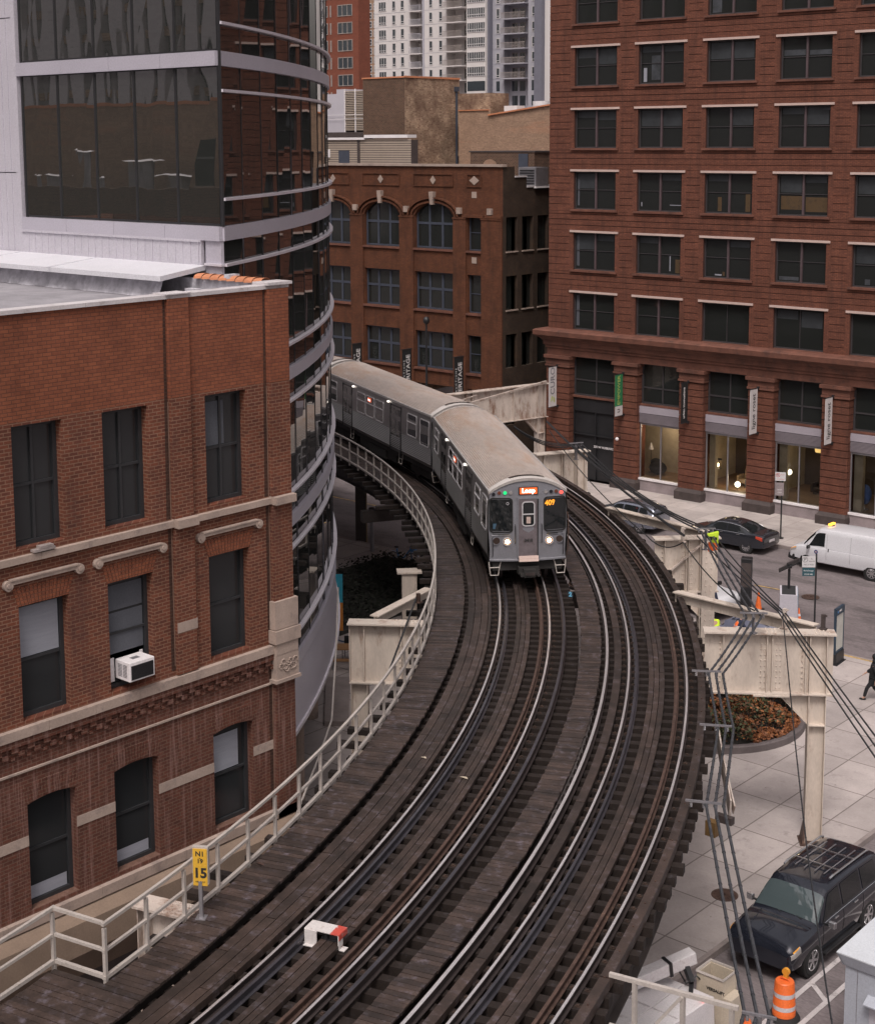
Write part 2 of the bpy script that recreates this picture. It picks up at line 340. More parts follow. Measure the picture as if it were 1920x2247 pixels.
M['bike_blue'] = pm('bike_share_blue', (.06, .22, .50), .4, var=.05)

# ---------------------------------------------------------------- facade helpers
def P(face, plane, u, d, z):
    return (u, plane + d, z) if face == 'y-' else (plane - d, u, z) if face == 'x+' else (u, plane - d, z)
def fbox(mb, face, plane, u0, u1, d0, d1, z0, z1, m=None):
    a = P(face, plane, u0, d0, z0); b = P(face, plane, u1, d1, z1)
    mb.box(min(a[0], b[0]), max(a[0], b[0]), min(a[1], b[1]), max(a[1], b[1]), z0, z1, m)
def wall(mb, face, plane, u0, u1, z0, z1, ops, depth, m=None):
    ops = [o for o in ops if o[0] < u1 and o[1] > u0 and o[2] < z1 and o[3] > z0]
    us = sorted(set([u0, u1] + [min(max(x, u0), u1) for o in ops for x in o[:2]])); zs = sorted(set([z0, z1] + [min(max(x, z0), z1) for o in ops for x in o[2:4]]))
    Q = lambda u, d, z: P(face, plane, u, d, z)
    for j in range(len(zs) - 1):
        run = None
        for i in range(len(us)):
            inside = i < len(us) - 1 and not any(o[0] < (us[i] + us[i + 1]) / 2 < o[1] and o[2] < (zs[j] + zs[j + 1]) / 2 < o[3] for o in ops)
            if inside and run is None: run = us[i]
            if not inside and run is not None:
                mb.poly([Q(run, 0, zs[j]), Q(us[i], 0, zs[j]), Q(us[i], 0, zs[j + 1]), Q(run, 0, zs[j + 1])], m); run = None
    for a, b, c, d in ops:
        for q in ([(a, 0, c), (a, depth, c), (a, depth, d), (a, 0, d)], [(b, 0, c), (b, depth, c), (b, depth, d), (b, 0, d)], [(a, 0, c), (b, 0, c), (b, depth, c), (a, depth, c)], [(a, 0, d), (b, 0, d), (b, depth, d), (a, depth, d)]):
            mb.poly([Q(*t) for t in q], m)
_wc = {}
def window(parent, face, plane, u0, u1, z0, z1, depth, fm, gm, cols=(0.5,), rows=(0.5,), fw=.07, mw=.05, name='window', pane='pane'):
    w_, h_ = round(u1 - u0, 3), round(z1 - z0, 3); key = (face, w_, h_, depth, fm.name, gm.name, cols, rows, fw, mw)
    org = P(face, plane, u0, depth, z0); L = parent.location; loc = (org[0] - L.x, org[1] - L.y, org[2] - L.z)
    if key in _wc:
        a, b = _wc[key]; o = bpy.data.objects.new(name, a); COL.objects.link(o); o.parent = parent; o.location = loc
        p = bpy.data.objects.new(pane, b); COL.objects.link(p); p.parent = o; return o
    f = MB(); e = -.06
    for (a, b, c, d) in ((0, w_, 0, fw), (0, w_, h_ - fw, h_), (0, fw, fw, h_ - fw), (w_ - fw, w_, fw, h_ - fw)): fbox(f, face, 0, a, b, e, .02, c, d)
    for c in cols: fbox(f, face, 0, c * w_ - mw / 2, c * w_ + mw / 2, e + .01, .02, fw, h_ - fw)
    for r in rows: fbox(f, face, 0, fw, w_ - fw, e + .02, .015, r * h_ - mw / 2, r * h_ + mw / 2)
    o = f.build(name, fm, parent, loc=loc)
    g = MB(); g.poly([P(face, 0, 0, 0, 0), P(face, 0, w_, 0, 0), P(face, 0, w_, 0, h_), P(face, 0, 0, 0, h_)])
    p = g.build(pane, gm, o); _wc[key] = (o.data, p.data); return o
def struct(o): o['kind'] = 'structure'; return o
# ================================================================ ground
g = MB(); g.poly([(-900, -300, -.02), (500, -300, -.02), (500, 900, -.02), (-900, 900, -.02)]); struct(g.build('ground', M['asphalt']))
# Hubbard road is the ground sheet itself (y 57.1 to 70.8); walks are slabs with kerbs
def slab(name, x0, x1, y0, y1, mat, z=.14):
    b = MB(); b.box(x0, x1, y0, y1, -.015, z); return struct(b.build(name, mat))
slab('sidewalk_north', -58.4, 30, 70.95, 76.9, M['walk'])
slab('sidewalk_north_west', -160, -62.1, 70.95, 76.9, M['walk'])
b = MB(); b.box(-58.4, 30, 70.8, 70.945, -.01, .15); b.box(-160, -62.1, 70.8, 70.945, -.01, .15); struct(b.build('kerb_north', M['kerb']))
b = MB(); b.poly([(-62.1, 71, .01), (-58.4, 71, .01), (-58.4, 130, .01), (-62.1, 130, .01)]); struct(b.build('alley', M['asphalt']))
# plaza west of Wells: bounded by road to the north and the avenue to the east
slab('plaza_pavement', -29.0, -19.7, -20, 57.0, M['plaza'])
slab('plaza_pavement_west', -60, -29.005, 31.0, 57.0, M['plaza'], .136)
b = MB(); b.box(-60, -19.55, 57.0, 57.14, -.01, .15); b.box(-19.695, -19.55, -20, 56.995, -.01, .15); struct(b.build('kerb_south', M['kerb']))
b = MB(); b.poly([(-31, 56.86, .145), (-20, 56.86, .145), (-20, 57.0, .145), (-31, 57.0, .145)]); b.poly([(-19.55, 57.3, 0), (-19.55, 57.3, 0), (-19.4, 57.3, 0)]); b.f.pop(); b.mi.pop(); struct(b.build('kerb_paint', M['paint_y']))
# road paint
b = MB()
b.poly([(-36.1, 63.88, .004), (-34.2, 63.98, .004), (-34.2, 64.09, .004), (-36.1, 63.99, .004)])
b.poly([(-70, 63.88, .004), (-52, 63.88, .004), (-52, 64.0, .004), (-70, 64.0, .004)])
struct(b.build('road_centre_line', M['paint_y']))
b = MB()
for x in (-17.12, -16.42): b.poly([(x, 15, .005), (x + .14, 15, .005), (x + .14, 44, .005), (x, 44, .005)])
for y in (21, 25, 29, 33.1, 37.2, 41.3): b.poly([(-16.99, y + .35, .0052), (-16.99, y + .52, .0052), (-16.41, y + .05, .0052), (-16.41, y - .12, .0052)])
struct(b.build('bike_lane_paint', M['paint_w']))
# planting bed under the curve, dark ground cover (nobody could count it)
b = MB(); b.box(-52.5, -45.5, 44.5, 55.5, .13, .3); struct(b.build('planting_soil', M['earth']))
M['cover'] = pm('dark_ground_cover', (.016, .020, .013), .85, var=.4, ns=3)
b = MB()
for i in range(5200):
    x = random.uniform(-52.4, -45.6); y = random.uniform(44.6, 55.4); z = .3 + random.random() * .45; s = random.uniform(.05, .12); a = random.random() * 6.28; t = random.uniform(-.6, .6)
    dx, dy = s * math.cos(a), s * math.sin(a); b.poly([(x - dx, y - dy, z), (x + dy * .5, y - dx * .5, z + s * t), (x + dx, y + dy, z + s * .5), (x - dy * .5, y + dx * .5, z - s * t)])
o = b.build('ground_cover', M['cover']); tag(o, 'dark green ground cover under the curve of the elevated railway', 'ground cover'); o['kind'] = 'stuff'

# ================================================================ manhole covers
def manhole(x, y, r, z, label):
    b = MB(); b.cyl((x, y, z), (x, y, z + .012), r, n=28)
    for i in range(6):
        a = i * math.pi / 6; b.bar((x - r * .8 * math.cos(a), y - r * .8 * math.sin(a), z + .014), (x + r * .8 * math.cos(a), y + r * .8 * math.sin(a), z + .014), .03, .012)
    tag(b.build('manhole_cover', M['rust']), label, 'manhole cover')
manhole(-20.97, 35.9, .38, .142, 'round brown manhole cover set in the plaza paving beside the hanging cables')
manhole(-33.11, 63.87, .42, .002, 'round iron manhole cover in the road behind the parking sign')

# ================================================================ red brick building, front left
XW = -25.9; Y1 = 24.06; TOPZ = 17.92
t = lb = thing('brick_building', 'red brick building at front left with carved stone hood mouldings and tall dark windows', 'building', (XW, Y1, 0))
WY = [(10.30, 11.47), (12.42, 13.60), (14.55, 15.73), (16.71, 17.88), (18.87, 20.04), (21.62, 22.81)]
WY = [w_ for w_ in WY if w_[0] > 12] 
rows_ = [(13.22, 15.70), (9.66, 12.05), (5.62, 7.97)]
ops = [(a, b, c, d) for a, b in WY for c, d in rows_]
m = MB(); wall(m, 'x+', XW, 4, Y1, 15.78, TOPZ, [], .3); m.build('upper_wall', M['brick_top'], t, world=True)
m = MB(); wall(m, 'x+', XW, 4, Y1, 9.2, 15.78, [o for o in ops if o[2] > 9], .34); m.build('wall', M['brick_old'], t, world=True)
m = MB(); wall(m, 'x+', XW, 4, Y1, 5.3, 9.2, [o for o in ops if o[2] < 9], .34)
# segmental heads of the lowest windows
for a, b in WY:
    n = 8; c = (a + b) / 2; hw = (b - a) / 2
    for s_ in range(n):
        u0 = a + (b - a) * s_ / n; u1 = a + (b - a) * (s_ + 1) / n
        h0 = 7.97 - .075 * ((u0 - c) / hw) ** 2; h1 = 7.97 - .075 * ((u1 - c) / hw) ** 2
        m.hexa([P('x+', XW, u0, -.004, h0), P('x+', XW, u1, -.004, h1), P('x+', XW, u1, .2, h1), P('x+', XW, u0, .2, h0), P('x+', XW, u0, -.004, 7.98), P('x+', XW, u1, -.004, 7.98), P('x+', XW, u1, .2, 7.98), P('x+', XW, u0, .2, 7.98)])
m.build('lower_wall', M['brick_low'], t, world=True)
# north return wall and body
m = MB(); m.poly([(XW, Y1, 0), (-60, Y1, 0), (-60, Y1, TOPZ), (XW, Y1, TOPZ)]); m.poly([(-60, 4, 0), (XW, 4, 0), (XW, 4, TOPZ), (-60, 4, TOPZ)]); m.poly([(-60, 4, 0), (-60, Y1, 0), (-60, Y1, TOPZ), (-60, 4, TOPZ)]); m.build('rear_wall', M['brick_old'], t, world=True)
# pilasters, in three colours of brick like the wall behind
for (a, b, pr_) in ((20.61, 21.16, .09), (23.46, 24.062, .12)):
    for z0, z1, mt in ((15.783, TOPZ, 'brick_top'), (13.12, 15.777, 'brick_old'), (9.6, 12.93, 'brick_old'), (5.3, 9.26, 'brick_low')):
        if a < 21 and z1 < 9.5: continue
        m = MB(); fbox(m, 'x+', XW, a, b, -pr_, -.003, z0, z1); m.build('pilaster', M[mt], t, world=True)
m = MB(); m.bar((XW + .012, 20.59, 9.8), (XW + .012, 20.59, 15.7), .014, .014); m.cut(); m.bar((XW + .012, 23.44, 5.6), (XW + .012, 23.44, 15.7), .014, .014)
m.build('joint_strip', pm('pale_mortar_joint', (.19, .11, .08), .9), t, world=True)
M['soot'] = brick('sooty_recess_brick', (.060, .028, .020), (.042, .022, .017), (.07, .04, .03), .215, .078, .012, .25, stain=(.12, .05, .03), stain_amt=.3)  # flat strips by the pilasters: recess shade and soot put into the brick colour
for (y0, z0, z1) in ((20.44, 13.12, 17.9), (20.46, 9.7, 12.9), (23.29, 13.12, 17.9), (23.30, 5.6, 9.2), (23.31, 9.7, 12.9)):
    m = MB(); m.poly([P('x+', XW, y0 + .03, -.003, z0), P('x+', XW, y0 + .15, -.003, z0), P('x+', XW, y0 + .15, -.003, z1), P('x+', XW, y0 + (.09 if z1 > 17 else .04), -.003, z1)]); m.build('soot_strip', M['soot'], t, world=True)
# stone courses
def course(z0, z1, pr_, name='sill_course', mat='stone', y0=4, y1=Y1 + .06, joints=1.15):
    m = MB(); y = y1; k = 0
    while y > y0:
        a = max(y0, y - joints); fbox(m, 'x+', XW, a + .006, y, -pr_ - .004 * (k % 3), -.002, z0, z1); y = a; k += 1
    return m.build(name, M[mat], t, world=True)
course(12.95, 13.09, .11); course(9.375, 9.575, .13); course(5.30, 5.52, .12)
for a, b in ((20.60, 21.17), (23.45, 24.09)):
    m = MB(); fbox(m, 'x+', XW, a, b, -.26, -.003, 12.93, 13.115); m.build('sill_block', M['stone'], t, world=True)
# narrow drip course, dentil corbels and their shadow
m = MB(); fbox(m, 'x+', XW, 4, 23.44, -.05, -.003, 8.62, 8.66); m.build('drip_course', M['stone'], t, world=True)
m = MB(); y = 4.2
while y < 23.3:
    fbox(m, 'x+', XW, y, y + .16, -.075, -.003, 9.10, 9.21); fbox(m, 'x+', XW, y + .16, y + .3, -.075, -.003, 9.0, 9.10); fbox(m, 'x+', XW, y, y + .08, -.05, -.003, 8.94, 9.0); y += .38
fbox(m, 'x+', XW, 4, 23.44, -.10, -.003, 9.22, 9.355); m.build('corbel_course', M['brick_low'], t, world=True)
# stone band between lowest windows
m = MB(); ys = [4] + [v for a, b in WY for v in (a, b)] + [23.45]
for i in range(0, len(ys), 2):
    if ys[i + 1] > ys[i]: m.cut(); fbox(m, 'x+', XW, ys[i] + .003, ys[i + 1] - .003, -.012, -.002, 7.02, 7.24)
m.build('stone_band', M['stone'], t, world=True)
m = MB(); fbox(m, 'x+', XW, 20.62, 21.18, -.10, -.003, 10.55, 10.78); m.build('stone_block', M['stone'], t, world=True)
# carved cap of the corner pilaster
m = MB(); fbox(m, 'x+', XW, 23.4, 24.13, -.2, -.003, 9.95, 10.62); fbox(m, 'x+', XW, 23.36, 24.16, -.25, -.003, 9.62, 9.93); fbox(m, 'x+', XW, 23.42, 24.1, -.21, -.003, 9.342, 9.618); fbox(m, 'x+', XW, 23.42, 24.12, -.2, -.003, 8.72, 9.34); fbox(m, 'x+', XW, 23.36, 24.16, -.24, -.003, 8.66, 8.74)
cap = m.build('pilaster_cap', M['stone'], t, world=True)
m = MB()
for i in range(9):
    a = i * .7; c = (XW + .215, 23.56 + .055 * i, 9.05 + .09 * math.sin(i * 1.7)); m.tube([(c[0], c[1] + .07 * math.cos(q), c[2] + .07 * math.sin(q)) for q in [j * .8 + a for j in range(7)]], .018, 5)
m.build('carving', M['stone'], t, world=True)
# scrolled hood mouldings with a splayed brick arch under each
for a, b in WY:
    m = MB(); c0, c1 = a - .28, b + .28
    fbox(m, 'x+', XW, c0 + .1, c1 - .1, -.09, -.003, 12.555, 12.635); fbox(m, 'x+', XW, c0 + .06, c1 - .06, -.115, -.003, 12.637, 12.67)
    for yy in (c0 + .02, c1 - .02): m.cyl((XW + .003, yy, 12.55), (XW + .10, yy, 12.55), .105, n=18); m.cyl((XW + .10, yy, 12.55), (XW + .12, yy, 12.55), .05, n=12)
    m.build('hood_moulding', M['stone'], t, world=True)
    m = MB(); n = 15
    for i in range(n):
        u = a - .02 + (b - a + .04) * (i + .5) / n; k = (i + .5) / n - .5; du = (b - a) / n * .40
        p0 = [P('x+', XW, u - du, -.012, 12.06), P('x+', XW, u + du, -.012, 12.06), P('x+', XW, u + du, 0, 12.06), P('x+', XW, u - du, 0, 12.06)]
        p1 = [P('x+', XW, u - du * 1.1 + k * .26, -.012, 12.44), P('x+', XW, u + du * 1.1 + k * .26, -.012, 12.44), P('x+', XW, u + du * 1.1 + k * .26, 0, 12.44), P('x+', XW, u - du * 1.1 + k * .26, 0, 12.44)]
        m.hexa(p0 + p1)
    m.build('brick_arch', M['brick_top'], t, world=True)
    m = MB(); n = 17; c = (a + b) / 2; hw = (b - a) / 2
    for i in range(n):
        k = ((i + .5) / n - .5) * 2; u = c + k * (hw + .02); du = hw / n * .8; zb = 7.985 - .075 * k * k
        m.hexa([P('x+', XW, u - du, -.012, zb), P('x+', XW, u + du, -.012, zb), P('x+', XW, u + du, 0, zb), P('x+', XW, u - du, 0, zb), P('x+', XW, u - du + k * .08, -.012, zb + .36), P('x+', XW, u + du + k * .08, -.012, zb + .36), P('x+', XW, u + du + k * .08, 0, zb + .36), P('x+', XW, u - du + k * .08, 0, zb + .36)])
    m.build('brick_arch', M['brick_low'], t, world=True)
# windows
M['frame_l'] = pm('black_window_frame', (.026, .027, .030), .5)
for i, (a, b) in enumerate(WY):
    for j, (c, d) in enumerate(rows_):
        window(t, 'x+', XW, a, b, c, d, .26, M['frame_l'], M['glass_l'], cols=(.5,) if j == 0 else (), rows=(.5,), fw=.09, mw=.055)
def backing(a, b, c, d, mat, name='blind', dd=.247):
    m = MB(); q = [P('x+', XW, a, dd, c), P('x+', XW, b, dd, c), P('x+', XW, b, dd, d), P('x+', XW, a, dd, d)]; m.poly(q); return m.build(name, M[mat], t, world=True)
backing(16.82, 17.78, 10.9, 11.95, 'blind'); backing(18.97, 19.93, 10.1, 11.3, 'blind_d'); backing(18.97, 19.93, 10.02, 10.4, 'blind')
backing(21.73, 22.55, 6.85, 7.72, 'blind'); backing(16.83, 17.75, 5.72, 6.0, 'blind'); backing(18.98, 19.9, 5.72, 5.98, 'blind')
backing(21.75, 22.35, 14.5, 15.5, 'blind_d'); backing(18.97, 19.93, 11.35, 11.9, 'blind_d')
# bricks resting on the sill
for k, (dy, dz, s) in enumerate(((0, 0, .5), (.05, .055, .32))):
    m = MB(); m.box(-.07, .07, -s / 2, s / 2, 0, .05); o = m.build('loose_brick', M['kerb'], None, loc=(XW + .08, 17.28 + dy, 13.12 + dz)); tag(o, ['long flat grey brick lying on the stone sill under the smaller one', 'short flat grey brick lying on top of the longer one on the sill'][k], 'brick')
# coping, roof, tiles
m = MB(); y = 4; k = 0
while y < 24.1:
    e = min(24.14, y + 1.45); m.box(XW - .34, XW + .055 + .004 * (k % 3), y + .004, e, TOPZ, TOPZ + .085); y = e + .004; k += 1
m.box(XW - .36, XW + .13, 20.55, 21.22, TOPZ + .087, TOPZ + .11); m.box(XW - .36, XW + .16, 23.4, 24.16, TOPZ + .087, TOPZ + .15)
M['coping'] = pm('pale_coping_stone', (.50, .47, .48), .7, var=.1, dirt=(.2, .16, .15), dirt_amt=.25, dirt_scale=2)
m.build('coping', M['coping'], t, world=True)
m = MB(); m.poly([(-60, 4, 17.55), (XW - .34, 4, 17.55), (XW - .34, Y1, 17.55), (-60, Y1, 17.55)]); m.poly([(XW - .34, 4, 17.55), (XW - .34, Y1, 17.55), (XW - .34, Y1, TOPZ), (XW - .34, 4, TOPZ)]); m.build('roof', M['roofgrey'], t, world=True)
m = MB(); ny = 60
rr = random.Random(3)
pr0 = None
for i in range(ny + 1):
    x = -44 + (14.9) * i / ny; jz = rr.uniform(-.03, .05); jy = rr.uniform(-.05, .05)
    cur = [(x, 22.95 + jy, 17.555), (x, 23.05 + jy * .5, 17.78 + jz * .5), (x, 23.12, 17.97)]
    if pr0:
        for q in range(2): m.poly([pr0[q], cur[q], cur[q + 1], pr0[q + 1]])
    pr0 = cur
m.build('parapet_membrane', M['membrane'], t, world=True)
m = MB(); m.box(-60, -26.3, 23.95, 24.06, 17.55, 17.97); m.build('rear_parapet', M['membrane'], t, world=True)
m = MB(); x = -28.85
while x < -26.5:
    m.loft([[(xx, 24.0 + .17 * math.cos(q), 17.97 + .12 * math.sin(q) + (.02 if xx > x + .2 else 0)) for q in [math.pi * j / 7 for j in range(8)]] for xx in (x, x + .27, x + .29)], close=False, cap=False); x += .30
m.box(-38, -37.2, 23.9, 24.1, 17.97, 18.06); m.build('parapet_tiles', M['tile'], t, world=True)
m = MB(); m.box(-28.9, -28.5, 23.6, 23.8, 17.55, 17.75); m.cut(); m.box(-27.75, -27.55, 23.85, 24.16, 17.99, 18.13); m.build('white_flashing', M['membrane'], t, world=True)
# tan rendered base under the lowest windows
m = MB(); 
m.poly([P('x+', XW, 4, 0, 5.3), P('x+', XW, Y1, 0, 5.3), P('x+', XW, Y1, -.42, 5.12), P('x+', XW, 4, -.42, 5.12)])
m.poly([P('x+', XW, 4, -.42, 5.12), P('x+', XW, Y1, -.42, 5.12), P('x+', XW, Y1, -.46, 4.45), P('x+', XW, 4, -.46, 4.45)])
m.poly([P('x+', XW, 4, -.46, 4.45), P('x+', XW, Y1, -.46, 4.45), P('x+', XW, Y1, 0, 3.7), P('x+', XW, 4, 0, 3.7)])
m.build('base_canopy', M['tan'], t, world=True)
m = MB(); wall(m, 'x+', XW, 4, Y1, 0, 3.7, [(6 + 3 * k, 8 + 3 * k, .4, 3) for k in range(6)], .3); m.build('street_wall', M['granite'], t, world=True)
# roof vents (seen mirrored in the glass)
for k, (x, y, h, r, kind) in enumerate([(-105, -23.5, 1.3, .7, 0), (-99.5, -22.5, 3.2, .45, 1), (-96.5, -22, 1.2, .28, 0), (-93.2, -23.5, 2.4, .9, 1), (-88.5, -23, 1.4, .9, 1)]):
    v = thing('roof_vent', ['squat wide drum vent mirrored at the left of the lower glass', 'tall thin capped flue mirrored in the lower glass', 'smallest capped pipe vent mirrored in the lower glass', 'broad mushroom vent mirrored near the middle of the lower glass', 'flat capped vent mirrored nearest the two mirrored windows'][k], 'roof vent', (x, y, 17.55), group='vents mirrored in the glass building')
    m = MB(); m.cyl((0, 0, 0), (0, 0, h), r, n=14); m.build('pipe', M['galv'], v)
    m = MB(); m.cyl((0, 0, h), (0, 0, h + .12), r * (1.9 if kind else 1.3), r * .6, n=16); m.build('cap', M['white'], v)

# ---------------- window air conditioner
ac = thing('air_conditioner', 'white window air conditioner jutting from a brick building window above the sill', 'air conditioner', (XW - .2, 19.47, 9.88))
m = MB(); m.box(0, .50, -.33, .33, 0, .42); m.build('casing', M['white'], ac, bevel=.012)
m = MB(); m.box(.502, .51, -.29, .29, .04, .35)
for i in range(12): m.box(.511, .517, -.28, .28, .05 + i * .025, .06 + i * .025)
m.build('grille', M['blackmetal'], ac)
m = MB(); 
for j in range(2):
    for i in range(9): m.box(.10 + j * .17, .24 + j * .17, -.336, -.331, .08 + i * .032, .095 + i * .032)
m.box(.18, .32, -.1, .1, .421, .424); m.build('side_vents', M['galv'], ac)
m = MB(); m.box(-.04, -.02, -.5, -.34, -.08, .44); m.box(-.04, -.02, .34, .42, 0, .44); m.build('filler_panel', M['white'], ac)

# ================================================================ glass building with a curved front
GR = 49.8; GX, GY = -28.5, 24.5; T0 = math.degrees(math.atan2(GY - 2, GX + 73)); DT = 1.75
t = gb = thing('glass_building', 'dark glass office building with a curved front ringed by lavender grey bands', 'building', (GX, GY, 0))
LV = [27.56, 23.38, 19.20, 15.02, 10.84, 6.66]         # tops of the deep bands
NF = 17
def gp(k, r=GR, z=0): return pc(r, T0 + DT * k, z)
zs_ = []
for i, z in enumerate(LV):
    lo = LV[i + 1] if i + 1 < len(LV) else None
    if lo is not None: zs_.append((lo, z - .35))
stuff = MB()
wob = random.Random(5)
for k in range(NF):
    for (z0, z1) in zs_:
        a, b = gp(k), gp(k + 1); j = .012
        q = [(a[0] + wob.uniform(-j, j), a[1] + wob.uniform(-j, j), z0), (b[0] + wob.uniform(-j, j), b[1] + wob.uniform(-j, j), z0), (b[0] + wob.uniform(-j, j), b[1] + wob.uniform(-j, j), z1), (a[0], a[1], z1)]
        if k < 14: m = MB(); m.poly(q); m.build('window_pane', M['glass_f'], t, world=True)
        else: stuff.poly(q)
o = stuff.build('far_window_panes', M['glass_f'], t, world=True); o['kind'] = 'stuff'
def fring(z0, z1, r0, r1, name, mat, nf=NF):      # faceted ring
    m = MB()
    for k in range(nf):
        a0, b0, a1, b1 = gp(k, r0), gp(k + 1, r0), gp(k, r1), gp(k + 1, r1)
        m.hexa([(a0[0], a0[1], z0), (b0[0], b0[1], z0), (b1[0], b1[1], z0), (a1[0], a1[1], z0), (a0[0], a0[1], z1), (b0[0], b0[1], z1), (b1[0], b1[1], z1), (a1[0], a1[1], z1)])
    return m.build(name, mat, t, world=True)
for z in LV: fring(z - .35, z, GR - .1, GR + .10, 'deep_band', M['panel'])
for z in LV[:-1]:
    fring(z - .97, z - .90, GR + .01, GR + .15, 'ledge', M['ledge'])
    fring(z - 4.18 + .62, z - 4.18 + .69, GR + .01, GR + .15, 'ledge', M['ledge'])
m = MB()
for k in range(NF + 1):
    a = gp(k, GR + .012); m.cyl((a[0], a[1], 6.7), (a[0], a[1], 27.2), .011, n=5)
m.build('mullions', M['mullion'], t, world=True)
# lowest skirt: sloping grey soffit with a pale lip
m = MB()
for k in range(NF):
    a0, b0 = gp(k, GR + .02, 6.31), gp(k + 1, GR + .02, 6.31); a1, b1 = gp(k, GR + .16, 4.62), gp(k + 1, GR + .16, 4.62); m.poly([a0, b0, b1, a1])
    a2, b2 = gp(k, GR - 3, 4.5), gp(k + 1, GR - 3, 4.5); m.poly([a1, b1, b2, a2])
m.build('skirt', M['panel'], t, world=True)
fring(4.5, 4.62, GR + .08, GR + .22, 'skirt_lip', M['ledge'])
# street-level glazing and columns under it
m = MB()
for k in range(NF): a, b = gp(k, GR - 2.2, 0), gp(k + 1, GR - 2.2, 0); m.poly([(a[0], a[1], .1), (b[0], b[1], .1), (b[0], b[1], 4.5), (a[0], a[1], 4.5)])
m.build('street_glazing', M['glass_d'], t, world=True)
for k in (1.5, 6.5, 11.5):
    m = MB(); a = gp(k, GR - .9); m.cyl((a[0], a[1], .1), (a[0], a[1], 4.5), .28, n=16); m.build('column', M['stone'], t, world=True)
# south wall: two storeys of tinted glass, then siding
GLX = -36.7; NP = 5
for (z0, z1) in ((19.20, 23.03), (23.38, 27.21)):
    for i in range(NP):
        x0 = GLX + (GX - GLX) * i / NP; x1 = GLX + (GX - GLX) * (i + 1) / NP; m = MB(); nx, nz = 6, 8
        m.poly([(x0 + .03, GY + wob.uniform(-.006, .006), z0), (x1 - .03, GY + wob.uniform(-.006, .006), z0), (x1 - .03, GY, z1), (x0 + .03, GY, z1)]); m.build('window_pane', M['glass_s'], t, world=True)
m = MB()
for i in range(NP + 1):
    x0 = GLX + (GX - GLX) * i / NP; m.box(x0 - .035, x0 + .035, GY - .025, GY + .03, 19.2, 27.3)
m.box(GLX + .1, GX, GY - .02, GY + .03, 19.21, 19.26); m.box(GLX + .1, GX, GY - .02, GY + .03, 23.0, 23.03); m.box(GLX + .1, GX, GY - .02, GY + .03, 23.39, 23.43)
m.build('mullions', M['mullion'], t, world=True)
for z in (27.56, 23.38, 19.20):
    m = MB()
    for i in range(4):
        x0 = GLX - .1 + (GX - GLX + .1) * i / 4; x1 = GLX - .1 + (GX - GLX + .1) * (i + 1) / 4; m.box(x0, x1 - .012, GY - .12, GY + .06, z - .35, z)
    m.build('deep_band', M['panel'], t, world=True)
def ribs(mb, x0, x1, z0, z1, y, step=.30, d=.035):
    x = x0
    while x < x1 - .05:
        e = min(x1, x + step); mb.box(x, e - .02, y - d, y + .05, z0, z1); mb.box(e - .02, e, y - d - .02, y + .05, z0, z1); x = e
m = MB(); ribs(m, -46, GLX - .3, 17.9, 20.4, GY); ribs(m, -46, GLX - .3, 20.43, 24.6, GY - .002); ribs(m, -46, GLX - .3, 24.63, 28.2, GY - .004); m.box(GLX - .3, GLX - .1, GY - .10, GY + .05, 17.9, 28.2); m.build('ribbed_siding', M['siding'], t, world=True)
m = MB(); ribs(m, GLX - .1, -29.2, 18.22, 18.8, GY - .06); m.box(GLX - .1, -29.2, GY - .14, GY, 18.802, 18.86); m.box(-46, -32.5, GY - .01, GY + .04, 17.7, 18.22); ribs(m, -46, -32.45, 17.93, 18.22, GY - .061); m.build('lower_siding', M['siding'], t, world=True)
m = MB(); m.box(-32.45, -29.12, GY - .02, GY + .04, 17.6, 18.22); m.box(-29.11, GX - .03, GY - .05, GY + .04, 17.0, 18.85); m.build('corner_panel', M['panel'], t, world=True)
m = MB(); m.box(GX - .6, GX + .04, GY - .12, GY + .02, 18.24, 18.30); m.build('ledge', M['ledge'], t, world=True)
# back body and roof
m = MB(); e = gp(NF); m.poly([(e[0], e[1], 0), (-75, 52, 0), (-75, 52, 28.2), (e[0], e[1], 28.2)]); m.poly([(-46, GY + .05, 0), (GX - .05, GY + .05, 0), (GX - .05, GY + .05, 28.2), (-46, GY + .05, 28.2)])
m.poly([(-46, GY, 28.2)] + [gp(k, GR, 28.2) for k in range(NF + 1)] + [(-75, 52, 28.2), (-75, GY, 28.2)]); m.build('rear_wall', M['siding'], t, world=True)
# pale sheet-metal lean-to roof between the two buildings
m = MB(); m.hexa([(-44, 22.6, 17.98), (-28.75, 22.75, 17.98), (-29.1, 24.42, 18.12), (-44, 24.42, 18.12), (-44, 22.6, 18.10), (-28.75, 22.75, 18.10), (-29.1, 24.42, 18.24), (-44, 24.42, 18.24)])
for x in (-36.6, -33.1): m.bar((x, 22.6, 18.105), (x - .3, 24.4, 18.245), .03, .02)
M['sheet'] = pm('pale_sheet_metal', (.62, .62, .66), .45, .1, var=.04, bmp=.02)
tag(m.build('lean_to_roof', M['sheet']), 'pale sheet metal lean-to roof against the glass building above the brick parapet', 'roof')
